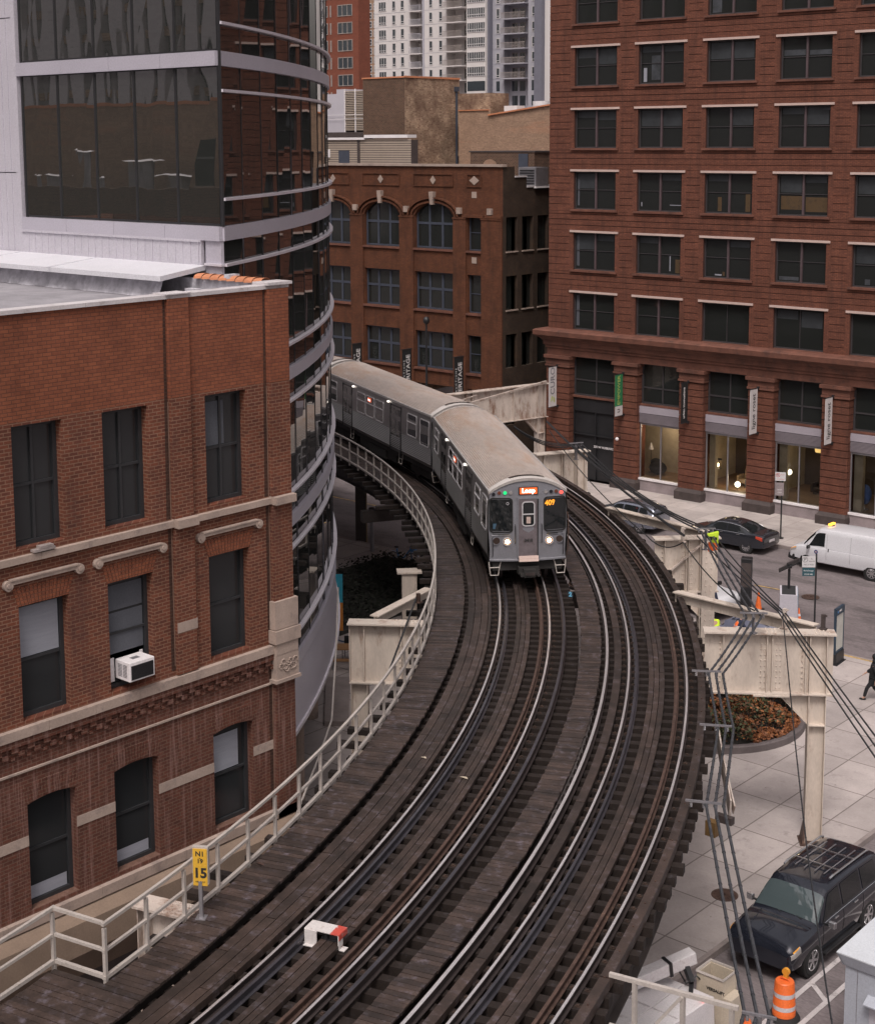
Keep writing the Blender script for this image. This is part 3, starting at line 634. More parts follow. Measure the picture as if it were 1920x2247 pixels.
# two buildings behind the viewer's left shoulder that the glass mirrors
rb = thing('tan_brick_building', 'tan brick building mirrored in the lower glass of the curved office building', 'building', (-92, -27, 0))
m = MB(); m.box(-128, -72, -45, -27, 0, 24.2); m.build('wall', M['brick_tan2'], rb, world=True)
m = MB(); m.box(-128, -72, -27.3, -26.9, 24.2, 24.45); m.build('coping', M['tile'], rb, world=True)
for x in (-90.0, -86.2):
    m = MB(); m.box(x, x + 2.4, -26.99, -26.95, 17.9, 21.4); w_ = m.build('window', M['glass_d'], rb, world=True); m = MB(); m.box(x - .1, x + 2.5, -26.98, -26.8, 17.7, 17.9); m.build('sill', M['stone'], rb, world=True)
lw = thing('low_brick_building', 'low greenish brown brick building with roof vents mirrored in the curved office building', 'building', (-92, -20, 0))
m = MB(); m.box(-128, -72, -26.8, -20, 0, 17.6); m.box(-128, -72, -20.3, -20, 17.6, 18.1); m.build('wall', M['brick_brown'], lw, world=True)
rs = thing('striped_tower', 'pale stone tower with upright dark window strips mirrored in the upper glass', 'building', (-150, -90, 0))
m = MB()
for i in range(34): m.cut(); m.box(-230 + i * 5, -227.2 + i * 5, -92, -90, 0, 75)
m.build('piers', M['coping'], rs, world=True)
m = MB(); m.box(-230, -60, -110, -91.5, 0, 75); m.build('window_strips', M['glass_d'], rs, world=True)
m = MB()
for z in range(4, 75, 4): m.cut(); m.box(-230, -60, -91.4, -90.8, z, z + 1.2)
m.build('spandrels', M['brick_tan'], rs, world=True)
# ================================================================ terracotta brick office building across the street (right)
YR = 76.76; RX0, RX1 = -58.4, -14.0; PX, PW, FL = 4.64, 3.39, 3.72
t = rb_ = thing('office_building', 'large red brick office building on the right with rows of paired windows under pink lintels', 'building', (RX0, YR, 0))
KS = range(0, 9); xk = lambda k: -56.66 + PX * k
FLOORS = [12.08 + FL * n for n in range(9)]                      # lintel tops
ZT = FLOORS[-1] + 1.5
ops = [(xk(k) + .14, xk(k) + PW - .14, zt - 2.44, zt - .14) for k in KS for zt in FLOORS]
m = MB(); wall(m, 'y-', YR + .05, RX0, RX1, 9.6, ZT, ops, .34); m.build('wall', M['groove'], t, world=True)
m = MB()
def band(u0, u1, z0, z1): fbox(m, 'y-', YR, u0, u1, 0, .048, z0, z1)
for i, zt in enumerate(FLOORS):
    for a, b in ((0, .30), (.335, .64), (.675, .97), (1.005, 1.16)): band(RX0, RX1, zt + a, zt + b)      # spandrel courses
    edges = [RX0] + [v for k in KS for v in (xk(k), xk(k) + PW)] + [RX1]
    zb = zt - 2.56 if i else 9.6
    for j in range(0, len(edges), 2):
        a, b = edges[j], edges[j + 1]
        if j > 0: band(a, a + .17, zb, zt - .003)
        if j + 2 < len(edges): band(b - .17, b, zb, zt - .003)
        n = 6; h = (zt - zb) / n
        for q in range(n): band(a + (.172 if j else 0), b - (.172 if j + 2 < len(edges) else 0), zb + h * q + .017, zb + h * (q + 1) - .017)
    for k in KS:
        band(xk(k) + .003, xk(k) + .14, zb, zt - .14); band(xk(k) + PW - .14, xk(k) + PW - .003, zb, zt - .14)
m.build('brick_courses', M['brick_R'], t, world=True)
m = MB(); m.box(RX0 - .0, RX0 + .04, YR + .06, YR + 30, 0, ZT); m.box(RX1 - .1, RX1, YR + .06, YR + 30, 0, ZT); m.box(RX0 + .05, RX1 - .1, YR + 29.9, YR + 30, 0, ZT); m.box(RX0, RX1, YR + .39, YR + 30, ZT - .5, ZT - .3); m.build('side_wall', M['brick_R'], t, world=True)
for zt in FLOORS:
    for k in KS:
        if k > 5 or zt > 36: continue
        m = MB(); x = xk(k) - .1
        m2 = [x, x + 1.15, x + 2.35, xk(k) + PW + .1]
        for q in range(3): fbox(m, 'y-', YR, m2[q] + .004, m2[q + 1], -.07, -.002, zt - .13, zt - .003)
        m.build('lintel', M['lintel'], t, world=True)
        m = MB(); fbox(m, 'y-', YR, xk(k) - .04, xk(k) + PW + .04, -.12, -.002, zt - 2.56, zt - 2.44); fbox(m, 'y-', YR, xk(k) + .14, xk(k) + PW - .14, 0, .2, zt - 2.50, zt - 2.43); m.build('sill', M['trim'], t, world=True)
rw = random.Random(11)
for zt in FLOORS:
    for k in KS:
        dark = zt < 13 and k >= 2
        o_ = window(t, 'y-', YR, xk(k) + .14, xk(k) + PW - .14, zt - 2.43, zt - .141, .26, M['frame'], M['glass_d'], cols=(.5,) if dark else (.25, .75) if False else (), rows=(.52,) if not dark else (), fw=.07, mw=.035)
        if not dark:
            m = MB(); xm = xk(k) + PW / 2; m.box(xm - .06, xm + .06, YR + .15, YR + .25, zt - 2.4, zt - .16); mo = m.build('mullion', M['frame_R'], t, world=True)
# things seen through the panes: blinds, shelf ends
m = MB()
for zt in FLOORS[:6]:
    for k in range(6):
        r_ = rw.random()
        for h in (0, 1):
            u0 = xk(k) + .26 + h * 1.5
            if rw.random() < .45: m.cut(); hgt = rw.choice([.35, .5, .9]); m.poly([(u0, YR + .257, zt - .26 - hgt), (u0 + 1.28, YR + .257, zt - .26 - hgt), (u0 + 1.28, YR + .257, zt - .26), (u0, YR + .257, zt - .26)])
M['blind_r'] = pm('dim_window_blind', (.028, .032, .036), .6, var=.3)
m.build('blind', M['blind_r'], t, world=True)
m = MB(); m.box(xk(1) + .35, xk(1) + .58, YR + .25, YR + .256, 26.96 - 2.3, 26.96 - 1.5)
m.box(xk(2) + .3, xk(2) + 1.1, YR + .25, YR + .256, 30.68 - 2.3, 30.68 - 1.2) if False else None
m.build('white_shape_in_window', M['blind'], t, world=True)
M['warm_in'] = pm('dim_wooden_interior', (.085, .050, .020), .7, var=.5, ns=2, dirt=(.02, .015, .01), dirt_amt=.6, dirt_scale=2); M['cool_in'] = pm('dim_grey_interior', (.045, .050, .058), .6, var=.5, ns=2)
def seen(k, zt, u0, u1, z0, z1, mat, name='item_in_window'):
    m = MB(); m.poly([(xk(k) + u0, YR + .255, zt - z1), (xk(k) + u1, YR + .255, zt - z1), (xk(k) + u1, YR + .255, zt - z0), (xk(k) + u0, YR + .255, zt - z0)]); m.build(name, M[mat], t, world=True)
for a in [(2, 19.52, .9, 1.15, 1.5, 2.3, 'warm_in'), (2, 19.52, 2.7, 3.0, 1.3, 2.3, 'warm_in'), (3, 19.52, .3, 1.6, 1.35, 2.1, 'warm_in'), (3, 19.52, 1.8, 3.1, 1.4, 2.2, 'warm_in'), (1, 15.8, 2.75, 3.05, 1.5, 2.3, 'warm_in'), (1, 15.8, 2.35, 2.42, 1.3, 2.2, 'blind'), (1, 19.52, 2.3, 3.1, 2.02, 2.06, 'blind'), (1, 19.52, .3, .37, 1.9, 2.15, 'blind'), (2, 15.8, .8, 1.25, 2.2, 2.28, 'blind'), (2, 15.8, 1.3, 1.45, 2.05, 2.28, 'warm_in'), (0, 12.08, .25, .48, .3, 2.2, 'blind_d'), (0, 15.8, .25, .45, .3, 2.2, 'blind_d'), (0, 19.52, .28, .42, .6, 2.2, 'blind_d'), (4, 15.8, .8, 1.1, 2.0, 2.3, 'cool_in'), (2, 30.68, .3, .9, 1.2, 2.3, 'cool_in'), (3, 26.96, .25, 1.55, .85, 1.15, 'cool_in'), (3, 26.96, 1.8, 3.1, .9, 1.15, 'cool_in'), (3, 23.24, 1.8, 3.1, .2, .4, 'cool_in'), (1, 26.96, .9, 1.5, .8, 2.2, 'cool_in'), (3, 15.8, .3, 1.5, 2.1, 2.3, 'cool_in')]: seen(*a)
# cornice over the base storeys
m = MB(); prof = [(-.05, 7.95), (-.05, 8.35), (-.12, 8.38), (-.12, 8.50), (-.22, 8.58), (-.24, 8.82), (-.42, 9.02), (-.62, 9.14), (-.70, 9.2), (-.72, 9.48), (-.60, 9.56), (-.1, 9.62)]
for (d0, z0), (d1, z1) in zip(prof, prof[1:]): m.poly([(RX0 - .0 + d0, YR + d0, z0), (RX1, YR + d0, z0), (RX1, YR + d1, z1), (RX0 + d1, YR + d1, z1)]); m.poly([(RX0 + d0, YR + d0, z0), (RX0 + d1, YR + d1, z1), (RX0 + d1, YR + 3, z1), (RX0 + d0, YR + 3, z0)])
m.poly([(RX0 - .1, YR - .1, 9.62), (RX1, YR - .1, 9.62), (RX1, YR + .1, 9.62), (RX0 - .1, YR + .1, 9.62)])
m.build('cornice', M['trim'], t, world=True)
m = MB(); x = RX0
while x < RX1: m.box(x, x + .09, YR - .30, YR - .1, 8.86, 8.97); x += .18
m.build('dentils', M['trim'], t, world=True)
# base: rusticated piers
PI_ = [(-58.4, -56.62), (-53.22, -51.56), (-48.57, -46.93), (-43.98, -42.36), (-39.36, -37.76), (-34.72, -33.12), (-30.08, -28.48), (-25.44, -23.84), (-20.8, -19.2), (-16.16, -14)]
m = MB()
for a, b in PI_:
    m.cut(); m.box(a + .06, b - .06, YR - .04, YR + .9, .75, 7.95)
    z = .78
    while z < 7.0: m.box(a, b, YR - .16, YR + .5, z, z + .36); z += .40
m.build('pier', M['brick_R'], t, world=True)
for a, b in PI_:
    m = MB(); m.box(a - .10, b + .10, YR - .42, YR + .5, .14, .62); m.hexa([(a - .10, YR - .42, .62), (b + .10, YR - .42, .62), (b + .1, YR + .5, .62), (a - .1, YR + .5, .62), (a + .02, YR - .2, .80), (b - .02, YR - .2, .80), (b - .02, YR + .5, .80), (a + .02, YR + .5, .80)]); m.build('pier_base', M['granite'], t, world=True)
    m = MB(); m.box(a - .06, b + .06, YR - .24, YR + .4, 7.22, 7.34); m.box(a - .03, b + .03, YR - .18, YR + .4, 7.36, 7.72); m.box(a - .12, b + .12, YR - .32, YR + .4, 7.74, 7.94); m.build('pier_capital', M['trim'], t, world=True)
# bays
m = MB(); m.box(RX0, RX1, YR + .55, YR + .6, 4.4, 7.95); m.build('fascia', M['groove'], t, world=True)
for i in range(len(PI_) - 1):
    a, b = PI_[i][1], PI_[i + 1][0]
    window(t, 'y-', YR, a + .02, b - .02, 5.48, 7.94, .42, M['frame'], M['glass_d'], cols=(.5,), rows=(.4,), fw=.1, mw=.09)
    m = MB(); m.box(a, b, YR + .2, YR + .5, 5.36, 5.48); m.build('transom', M['trim'], t, world=True)
    if i == 0:
        m = MB(); m.box(a, b, YR + .42, YR + .47, .2, 5.3); m.box(a, b, YR + .3, YR + .41, 4.5, 5.3); m.box(a, b, YR + .28, YR + .41, 3.0, 3.06)
        for x in (a + .02, (a + b) / 2 - .04, b - .1): m.box(x, x + .08, YR + .3, YR + .41, .2, 4.5)
        m.build('entrance', M['blackmetal'], t, world=True)
        text_mesh('200 W HUBBARD', .2, M['white'], 'address_lettering', t, frameM((-54.25 - RX0, .26, 2.36), (1, 0, 0), (0, 0, 1)), .01, sx=1.0)
        continue
    m = MB(); m.box(a, b, YR + .12, YR + .4, 4.92, 5.34); m.build('sign_band', M['shopband'], t, world=True)
    m = MB(); z = 4.34
    while z < 4.9: m.box(a, b, YR + .13, YR + .4, z, z + .05); z += .07
    m.build('louvre', M['louvre'], t, world=True)
    m = MB(); m.box(a, b, YR + .10, YR + .5, .80, .92); m.build('shop_sill', M['white'], t, world=True)
    m = MB(); m.box(a, b, YR + .16, YR + .5, .14, .79); m.box(a, b, YR + .13, YR + .16, .14, .3); m.build('stall_riser', M['riser'], t, world=True)
    fr = MB()
    for x in (a + .01, (a + b) / 2 - .03, b - .09): fr.box(x, x + .07, YR + .22, YR + .32, .92, 4.34)
    fr.box(a, b, YR + .2, YR + .33, 4.2, 4.34); sw = fr.build('shop_window', M['galv'], t, world=True)
    gq = MB(); gq.poly([(a, YR + .28, .93), (b, YR + .28, .93), (b, YR + .28, 4.2), (a, YR + .28, 4.2)]); o = gq.build('pane', M['clear'], t, world=True); o.parent = sw
# shop interiors
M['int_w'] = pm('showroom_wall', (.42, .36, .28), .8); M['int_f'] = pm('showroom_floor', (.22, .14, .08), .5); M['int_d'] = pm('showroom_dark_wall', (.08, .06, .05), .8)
m = MB(); m.box(RX0, RX1, YR + .5, YR + 5.2, .88, .92); m.build('showroom_floor', M['int_f'], t, world=True)
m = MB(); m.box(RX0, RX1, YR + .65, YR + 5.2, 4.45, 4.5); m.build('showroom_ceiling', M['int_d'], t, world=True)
m = MB(); m.box(-53, -47.8, YR + 2.6, YR + 2.65, .92, 4.45); m.cut(); m.box(-47.8, -47.7, YR + .6, YR + 5, .92, 4.45); m.cut(); m.box(-43.1, -43.0, YR + .6, YR + 5, .92, 4.45); m.cut(); m.box(-46.9, -46.5, YR + .6, YR + .9, .92, 4.45); m.cut(); m.box(-42.3, -41.8, YR + .6, YR + .9, .92, 4.45); m.cut(); m.box(-37.7, -37.2, YR + .6, YR + .9, .92, 4.45); m.build('showroom_wall', M['int_w'], t, world=True)
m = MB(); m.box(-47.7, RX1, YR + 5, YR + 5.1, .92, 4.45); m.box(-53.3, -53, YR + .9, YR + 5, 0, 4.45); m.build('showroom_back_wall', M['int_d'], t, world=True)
M['lamp'] = emis('warm_lamp', (1, .72, .40), 9); M['lamp_w'] = emis('globe_lamp', (1, .90, .68), 3.0); M['spot'] = emis('ceiling_spot', (1, .8, .55), 14)
for i, a in enumerate((-51.0, -49.5, -45.6, -44.6, -41.3, -40.0, -36.2, -35.2)):  # glowing ceiling spots added to light the rooms behind the shop glass
    c = thing('ceiling_spotlight', ['first ceiling spotlight above the beanbag shop window', 'second ceiling spotlight above the beanbag shop window', 'left ceiling spotlight over the shop window with the glowing lantern', 'right ceiling spotlight over the shop window with the glowing lantern', 'left ceiling spotlight over the third lit shop window', 'right ceiling spotlight over the third lit shop window', 'left ceiling spotlight over the blue armchair window', 'right ceiling spotlight over the blue armchair window'][i], 'spotlight', (a, YR + 1.5, 4.3), group='spotlights in the furniture shop')
    m = MB(); m.cyl((0, 0, .14), (0, 0, 0), .07, .10, 10); m.build('housing', M['white'], c)
    m = MB(); m.cyl((0, 0, .002), (0, 0, -.012), .08, n=10); m.build('bulb', M['spot'], c)
def shop_light(x, y, z, e, c=(1, .75, .5), r=.15, nm='shop_lamp_light', par=None):
    l = bpy.data.lights.new(nm, 'POINT'); l.energy = e; l.color = c; l.shadow_soft_size = r; o = bpy.data.objects.new(nm, l); COL.objects.link(o); o.location = (x, y, z)
    if par is not None: o.parent = par; o.location = (x - par.location.x, y - par.location.y, z - par.location.z)
    return o
# furniture
p = ay(1443, 1034, YR + 1.5)
m = MB(); m.sphere((0, 0, .42), .5, 16, 10, (1.15, .9, .82)); m.sphere((-.2, .1, .75), .33, 14, 8, (1.1, .9, .7))
tag(m.build('beanbag_chair', M['cloth_k'], None, smooth=True, loc=(p[0], p[1], .93)), 'black rounded beanbag armchair in the first lit shop window', 'armchair')
p = ay(1428, 992, YR + 1.8)
fl = thing('floor_lamp', 'thin floor lamp with white cone shade beside the black beanbag chair', 'lamp', (p[0], p[1], .93)); m = MB(); m.cyl((0, 0, 0), (0, 0, 1.7), .015, n=6); m.cyl((0, 0, 0), (0, 0, .02), .14, n=12); m.build('stand', M['blackmetal'], fl)
m = MB(); m.cyl((0, 0, 1.45), (0, 0, 1.85), .16, .04, 12); m.build('lamp_shade', M['white'], fl)
shop_light(-50.2, YR + 1.2, 3.9, 60)  # bare fill light added below the ceiling, no lamp body
p = ay(1573, 1020, YR + 1.6)
ln = thing('lantern_lamp', 'glowing amber table lantern in the shop window beside the dark armchair', 'lamp', (p[0], p[1], p[2])); m = MB(); m.sphere((0, 0, 0), .13, 12, 8); m.build('bulb', M['lamp'], ln, smooth=True)
m = MB(); m.cyl((0, 0, .32), (0, 0, .36), .28, n=14); m.cyl((0, 0, -.22), (0, 0, -.19), .25, n=14)
for q in range(4): a = q * math.pi / 2; m.cyl((.24 * math.cos(a), .24 * math.sin(a), -.2), (.24 * math.cos(a), .24 * math.sin(a), .33), .012, n=5)
m.cyl((0, 0, .93 - p[2]), (0, 0, -.22), .02, n=6); m.build('frame', M['blackmetal'], ln); shop_light(p[0], p[1] - .3, p[2] + .1, 25, (1, .6, .25), par=ln)
for (px, py, dy, lab) in ((1617.7, 1063, .9, 'white globe lamp low in the shop window under the amber lantern'), (1730.6, 1035.7, .9, 'white globe lamp on a bent bracket in the third lit shop window')):
    p = ay(px, py, YR + dy); gl = thing('globe_lamp', lab, 'lamp', p); m = MB(); m.sphere((0, 0, 0), .17, 16, 10); m.build('globe', M['lamp_w'], gl, smooth=True); m = MB(); m.tube([(0, 0, -.17), (0, .05, -.4), (-.1, .1, -.6), (-.2, .1, -.9)] if px > 1700 else [(0, 0, -.17), (0, 0, .95 - p[2])], .02, 6); m.build('stand', M['galv'], gl)
    shop_light(p[0], p[1] + .35, p[2] + .3, 14, (1, .8, .55), par=gl)
M['sofa'] = pm('dark_brown_leather', (.03, .02, .016), .5); M['sofa2'] = pm('beige_upholstery', (.25, .18, .12), .8); M['bluechair'] = pm('blue_upholstery', (.09, .16, .42), .7)
def armchair(x, y, z, mat, lab, s=1.0):
    c = thing('armchair', lab, 'armchair', (x, y, z)); m = MB(); m.box(-.4 * s, .4 * s, -.35 * s, .35 * s, .15, .42); m.build('seat', mat, c, bevel=.05)
    m = MB(); m.hexa([(-.42 * s, .25 * s, .2), (.42 * s, .25 * s, .2), (.42 * s, .45 * s, .2), (-.42 * s, .45 * s, .2), (-.38 * s, .4 * s, 1.0), (.38 * s, .4 * s, 1.0), (.38 * s, .55 * s, 1.0), (-.38 * s, .55 * s, 1.0)]); m.build('backrest', mat, c, bevel=.05)
    for q in (-1, 1): m = MB(); m.box(min(q * .4 * s, q * .55 * s), max(q * .4 * s, q * .55 * s), -.35 * s, .4 * s, .12, .62); m.build('armrest', mat, c, bevel=.04)
    m = MB()
    for q in (-1, 1):
        for r_ in (-1, 1): m.cyl((q * .36 * s, r_ * .28 * s, 0), (q * .36 * s, r_ * .28 * s, .15), .02, n=6)
    m.build('legs', M['blackmetal'], c); return c
armchair(-45.3, YR + 2.3, .93, M['sofa2'], 'beige armchair behind the globe lamp in the second lit shop window'); armchair(-44.4, YR + 1.7, .93, M['sofa'], 'dark leather armchair at the right side of the second lit shop window')
armchair(-40.9, YR + 3.1, .93, M['sofa'], 'dark leather armchair in the third lit shop window')
p = ay(1897, 1085, YR + 1.3)
ch = thing('egg_chair', 'blue high-backed egg chair in the rightmost shop window', 'armchair', (p[0], p[1], .93)); m = MB(); m.sphere((0, 0, .85), .5, 16, 10, (.75, .6, 1.15)); m.build('shell', M['bluechair'], ch, smooth=True)
m = MB(); m.cyl((0, 0, 0), (0, 0, .35), .04, n=8); m.cyl((0, 0, 0), (0, 0, .02), .25, n=14); m.build('base', M['chrome'], ch)
m = MB(); m.cyl((0, 0, 0), (0, 0, .3), .28, .33, 16)
pl_ = thing('pendant_lamp', 'dim yellow drum pendant lamp in the third lit shop window', 'lamp', (-40.6, YR + 2.2, 3.6)); M['pend'] = emis('yellow_pendant', (1, .62, .2), .8); m.build('lamp_shade', M['pend'], pl_); m = MB(); m.cyl((0, 0, .3), (0, 0, .85), .01, n=5); m.build('cord', M['blackmetal'], pl_)
shop_light(-45.2, YR + 2.6, 3.7, 26, (1, .72, .42)); shop_light(-40.8, YR + 2.6, 3.7, 16, (1, .72, .42)); shop_light(-36.0, YR + 2.6, 3.7, 10, (1, .72, .42))  # added fill lights for the other bays, without fixtures
# street camera dome on the pier
sc_ = thing('security_camera', 'small white security camera on an arm beside the black entrance', 'camera', (-52.7, YR - .2, 3.3)); m = MB(); m.sphere((0, -.35, -.05), .11, 10, 8); m.build('dome', M['white'], sc_, smooth=True); m = MB(); m.cyl((0, 0, 0), (0, -.36, .03), .025, n=6); m.build('arm', M['blackmetal'], sc_)
# banners hung square to the wall
def banner(x, z0, z1, mat, label, parts, wd=.82, y0=YR - .28):
    c = thing('banner', label, 'banner', (x, y0, z0), group=None); m = MB()
    m.box(-.015, .015, -wd, -.04, 0, z1 - z0); cl = m.build('cloth', mat, c)
    for zz_ in (z1 - z0 + .03, -.03): m = MB(); m.cyl((0, .2, zz_), (0, -wd - .05, zz_), .028, n=6); m.box(-.06, .06, -.02, .12, zz_ - .08, zz_ + .08); m.build('bracket', M['blackmetal'], c)
    for (txt, size, mt, zc, yc, sx_) in parts: text_mesh(txt, size, mt, 'lettering', cl, frameM((.017, yc, zc), (0, 0, 1), (0, -1, 0)), .003, bold=.004, sx=sx_)
    return c
M['gtext'] = pm('grey_ink', (.16, .16, .18), .7); M['ktext'] = pm('black_ink', (.02, .02, .02), .7); M['wtext'] = pm('white_ink', (.72, .70, .70), .7); M['greenb'] = pm('green_banner_cloth', (.02, .17, .065), .8, var=.05); M['greenl'] = pm('leaf_green_ink', (.38, .45, .12), .7)
M['bcloth'] = pm('white_banner_cloth', (.56, .53, .53), .8, var=.05); M['kcloth'] = pm('black_banner_cloth', (.012, .012, .013), .8, var=.05)
c = banner(-57.5, 4.75, 7.25, M['bcloth'], 'white banner with thin grey letters and a green leaf mark on the end pier', [('CURO', .62, M['gtext'], 1.62, -.43, 1.0)])
m = MB(); 
for (yy, zz_, r_) in ((-.30, .42, -.5), (-.52, .50, .5)): m.loft([[(q, yy + .07 * math.cos(a) + r_ * .08 * math.sin(a), zz_ + .2 * math.sin(a)) for a in [j * math.pi / 5 for j in range(10)]] for q in (.016, .020)])
m.build('leaf_mark', M['greenl'], c)
c = banner(-52.5, 4.75, 7.25, M['greenb'], 'green banner with white capitals and a white foot on the second pier', [('EMPOWER', .38, M['greenl'], 1.55, -.43, 1.0)])
m = MB(); m.box(-.02, .02, -.82, -.04, -.01, .58); m.build('white_foot', M['bcloth'], c); text_mesh('U', .34, M['ktext'], 'lettering', c, frameM((.023, -.43, .3), (0, 0, 1), (0, -1, 0)), .003, bold=.01)
banner(-47.9, 4.85, 7.2, M['kcloth'], 'black banner with small white letters on the third pier', [('urban innovations', .27, M['wtext'], 1.17, -.43, .95)], .7)
banner(-43.3, 4.75, 7.3, M['bcloth'], 'white banner with black letters on the fourth pier from the entrance corner', [('ligne roset', .52, M['ktext'], 1.27, -.42, .92)])
banner(-38.68, 4.75, 7.3, M['bcloth'], 'white banner with black letters on the pier at the right edge of the picture', [('ligne roset', .52, M['ktext'], 1.27, -.42, .92)])

# ================================================================ brown brick building with arched windows (centre)
HX1 = -62.1; HX0 = -84.0; YH = 76.76
H = lambda x, y: ay(680 + x / 3.237, y / 3.237, YH)
t = hb = thing('arched_building', 'brown orange brick building with arched top windows and diamond panels behind the train', 'building', (HX1, YH, 0))
z2t, z2b_, z3t, z3b = H(600, 1915)[2], H(600, 2175)[2], ay(915, 724, YH)[2], ay(905, 803, YH)[2]
HW = [(-83.9, -80.5), (-79.1, -75.75), (-74.43, -71.08), (-69.72, -66.28)]; NW = (-65.08, -63.87)
ops = []
for a, b in HW + [NW]:
    ops += [(a, b, 14.16, 17.22 if b - a > 2 else 16.5), (a, b, z2b_, z2t), (a, b, z3b, z3t), (a, b, 1, 5)]
m = MB(); wall(m, 'y-', YH, HX0, HX1, 0, 19.62, ops, .45)
for a, b in HW:
    c = (a + b) / 2; hw = (b - a) / 2; n = 16
    for s_ in range(n):
        u0 = a + (b - a) * s_ / n; u1 = a + (b - a) * (s_ + 1) / n; h = lambda u: 17.22 - .85 * (1 - math.sqrt(max(0, 1 - (abs(u - c) / hw) ** 2 * .9))) / (1 - math.sqrt(.1))
        m.hexa([(u0, YH - .003, h(u0)), (u1, YH - .003, h(u1)), (u1, YH + .4, h(u1)), (u0, YH + .4, h(u0)), (u0, YH - .003, 17.24), (u1, YH - .003, 17.24), (u1, YH + .4, 17.24), (u0, YH + .4, 17.24)])
# piers
for a, b in ((-80.45, -79.15), (-75.70, -74.48), (-71.03, -69.77), (-66.23, -65.13), (-63.82, -62.1)): m.box(a, b, YH - .12, YH - .004, 0, 16.2); m.box(a - .03, b + .03, YH - .16, YH - .004, 16.2, 16.32)
m.build('wall', M['brick_H'], t, world=True)
m = MB()
for a, b in HW:
    m.cut(); c = (a + b) / 2; hw = (b - a) / 2 + .22
    for (r0, r1, d) in ((0, .20, .12), (.26, .36, .20)):
        pts = []
        for j in range(15):
            th = R(180) * j / 14; pts.append((c - (hw + r0) * math.cos(th), 16.33 + (.95 + r0) * math.sin(th)))
        for (p0, p1) in zip(pts, pts[1:]): m.bar((p0[0], YH - d / 2, p0[1]), (p1[0], YH - d / 2, p1[1]), d, .13 if r0 == 0 else .10, up=(0, 0, 1))
for (a, b) in ((-65.3, -63.6), (-63.5, -62.1)): m.cut(); m.box(a, b, YH - .18, YH - .004, 16.33, 16.5)
m.build('arch_moulding', M['brick_H'], t, world=True)
m = MB()
for a, b in HW: m.cut(); c = (a + b) / 2; m.hexa([(c - .12, YH - .26, 17.1), (c + .12, YH - .26, 17.1), (c + .12, YH, 17.1), (c - .12, YH, 17.1), (c - .2, YH - .3, 17.95), (c + .2, YH - .3, 17.95), (c + .2, YH, 17.95), (c - .2, YH, 17.95)])
for x in (-80.0, -75.2, -70.4, -65.7, -63.1): m.cut(); m.box(x - .18, x + .18, YH - .2, YH, 16.55, 16.95)
for z in (17.6, 13.35): m.cut(); m.box(-64.68, -64.28, YH - .03, YH, z, z + .4)
m.build('stone_block', M['stone'], t, world=True)
m = MB()
for (a, b) in ((-83.8, -80.4), (-79.0, -75.8), (-74.55, -71.05), (-69.8, -66.25), (-65.1, -63.85)):
    m.cut()
    for q in ((a, b, 19.08, 19.16), (a, b, 18.3, 18.38), (a, a + .08, 18.38, 19.08), (b - .08, b, 18.38, 19.08)): m.box(q[0], q[1], YH - .07, YH - .003, q[2], q[3])
m.build('panel_frame', M['brick_H'], t, world=True)
m = MB()
for c in (-82.1, -77.4, -72.8, -68.02, -64.45):
    m.cut(); w_ = .26 if c < -65 else .42
    m.poly([(c - w_, YH - .05, 18.73), (c, YH - .05, 18.43), (c + w_, YH - .05, 18.73), (c, YH - .05, 19.03)])
m.build('diamond', M['stone'], t, world=True)
m = MB(); m.box(HX0, HX1 + .08, YH - .14, YH + .3, 19.62, 19.78); m.build('coping', M['stone'], t, world=True)
for a, b in HW:
    for (c, d) in ((14.17, 17.2), (z2b_, z2t), (z3b, z3t)):
        window(t, 'y-', YH, a, b, c, d, .3, M['frame_blue'], M['glass_d'], cols=(.335, .665), rows=(.55,), fw=.12, mw=.16)
        m = MB(); m.box(a - .05, b + .05, YH - .13, YH, c - .14, c - .01); m.build('sill', M['trim'], t, world=True)
for (c, d) in ((14.17, 16.5), (z2b_, z2t), (z3b, z3t)):
    window(t, 'y-', YH, NW[0], NW[1], c, d, .3, M['frame_blue'], M['glass_d'], cols=(), rows=(.5,), fw=.08); m = MB(); m.box(NW[0] - .05, NW[1] + .05, YH - .13, YH, c - .14, c - .01); m.build('sill', M['trim'], t, world=True)
# sooty side wall, stepped
m = MB(); ops = [(y0, y0 + 1.15, z - 2.2, z) for y0 in (77.1, 78.75, 80.4, 82.1) for z in (16.4, 12.6, 8.8, 5.0)]
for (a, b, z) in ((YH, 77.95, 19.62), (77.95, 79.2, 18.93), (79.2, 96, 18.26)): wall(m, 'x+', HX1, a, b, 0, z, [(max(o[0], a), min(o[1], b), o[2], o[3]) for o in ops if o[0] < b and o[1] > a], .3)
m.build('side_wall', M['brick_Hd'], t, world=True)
m = MB()
for y0 in (77.1, 78.75, 80.4, 82.1):
    for z in (16.4, 12.6, 8.8, 5.0): m.cut(); m.poly([P('x+', HX1, y0, .25, z - 2.2), P('x+', HX1, y0 + 1.15, .25, z - 2.2), P('x+', HX1, y0 + 1.15, .25, z), P('x+', HX1, y0, .25, z)])
m.build('side_window', M['glass_d'], t, world=True)
m = MB()
for y0 in (77.1, 78.75, 80.4, 82.1):
    for z in (16.4, 12.6): m.cut(); fbox(m, 'x+', HX1, y0 - .05, y0 + 1.2, -.08, 0, z - 2.28, z - 2.2)
m.build('side_sill', M['stone'], t, world=True)
m = MB(); fbox(m, 'x+', HX1, 79.2, 96, -.06, .3, 18.26, 18.36); fbox(m, 'x+', HX1, 77.95, 79.2, -.06, .3, 18.93, 19.02); m.build('side_coping', M['coping'], t, world=True)
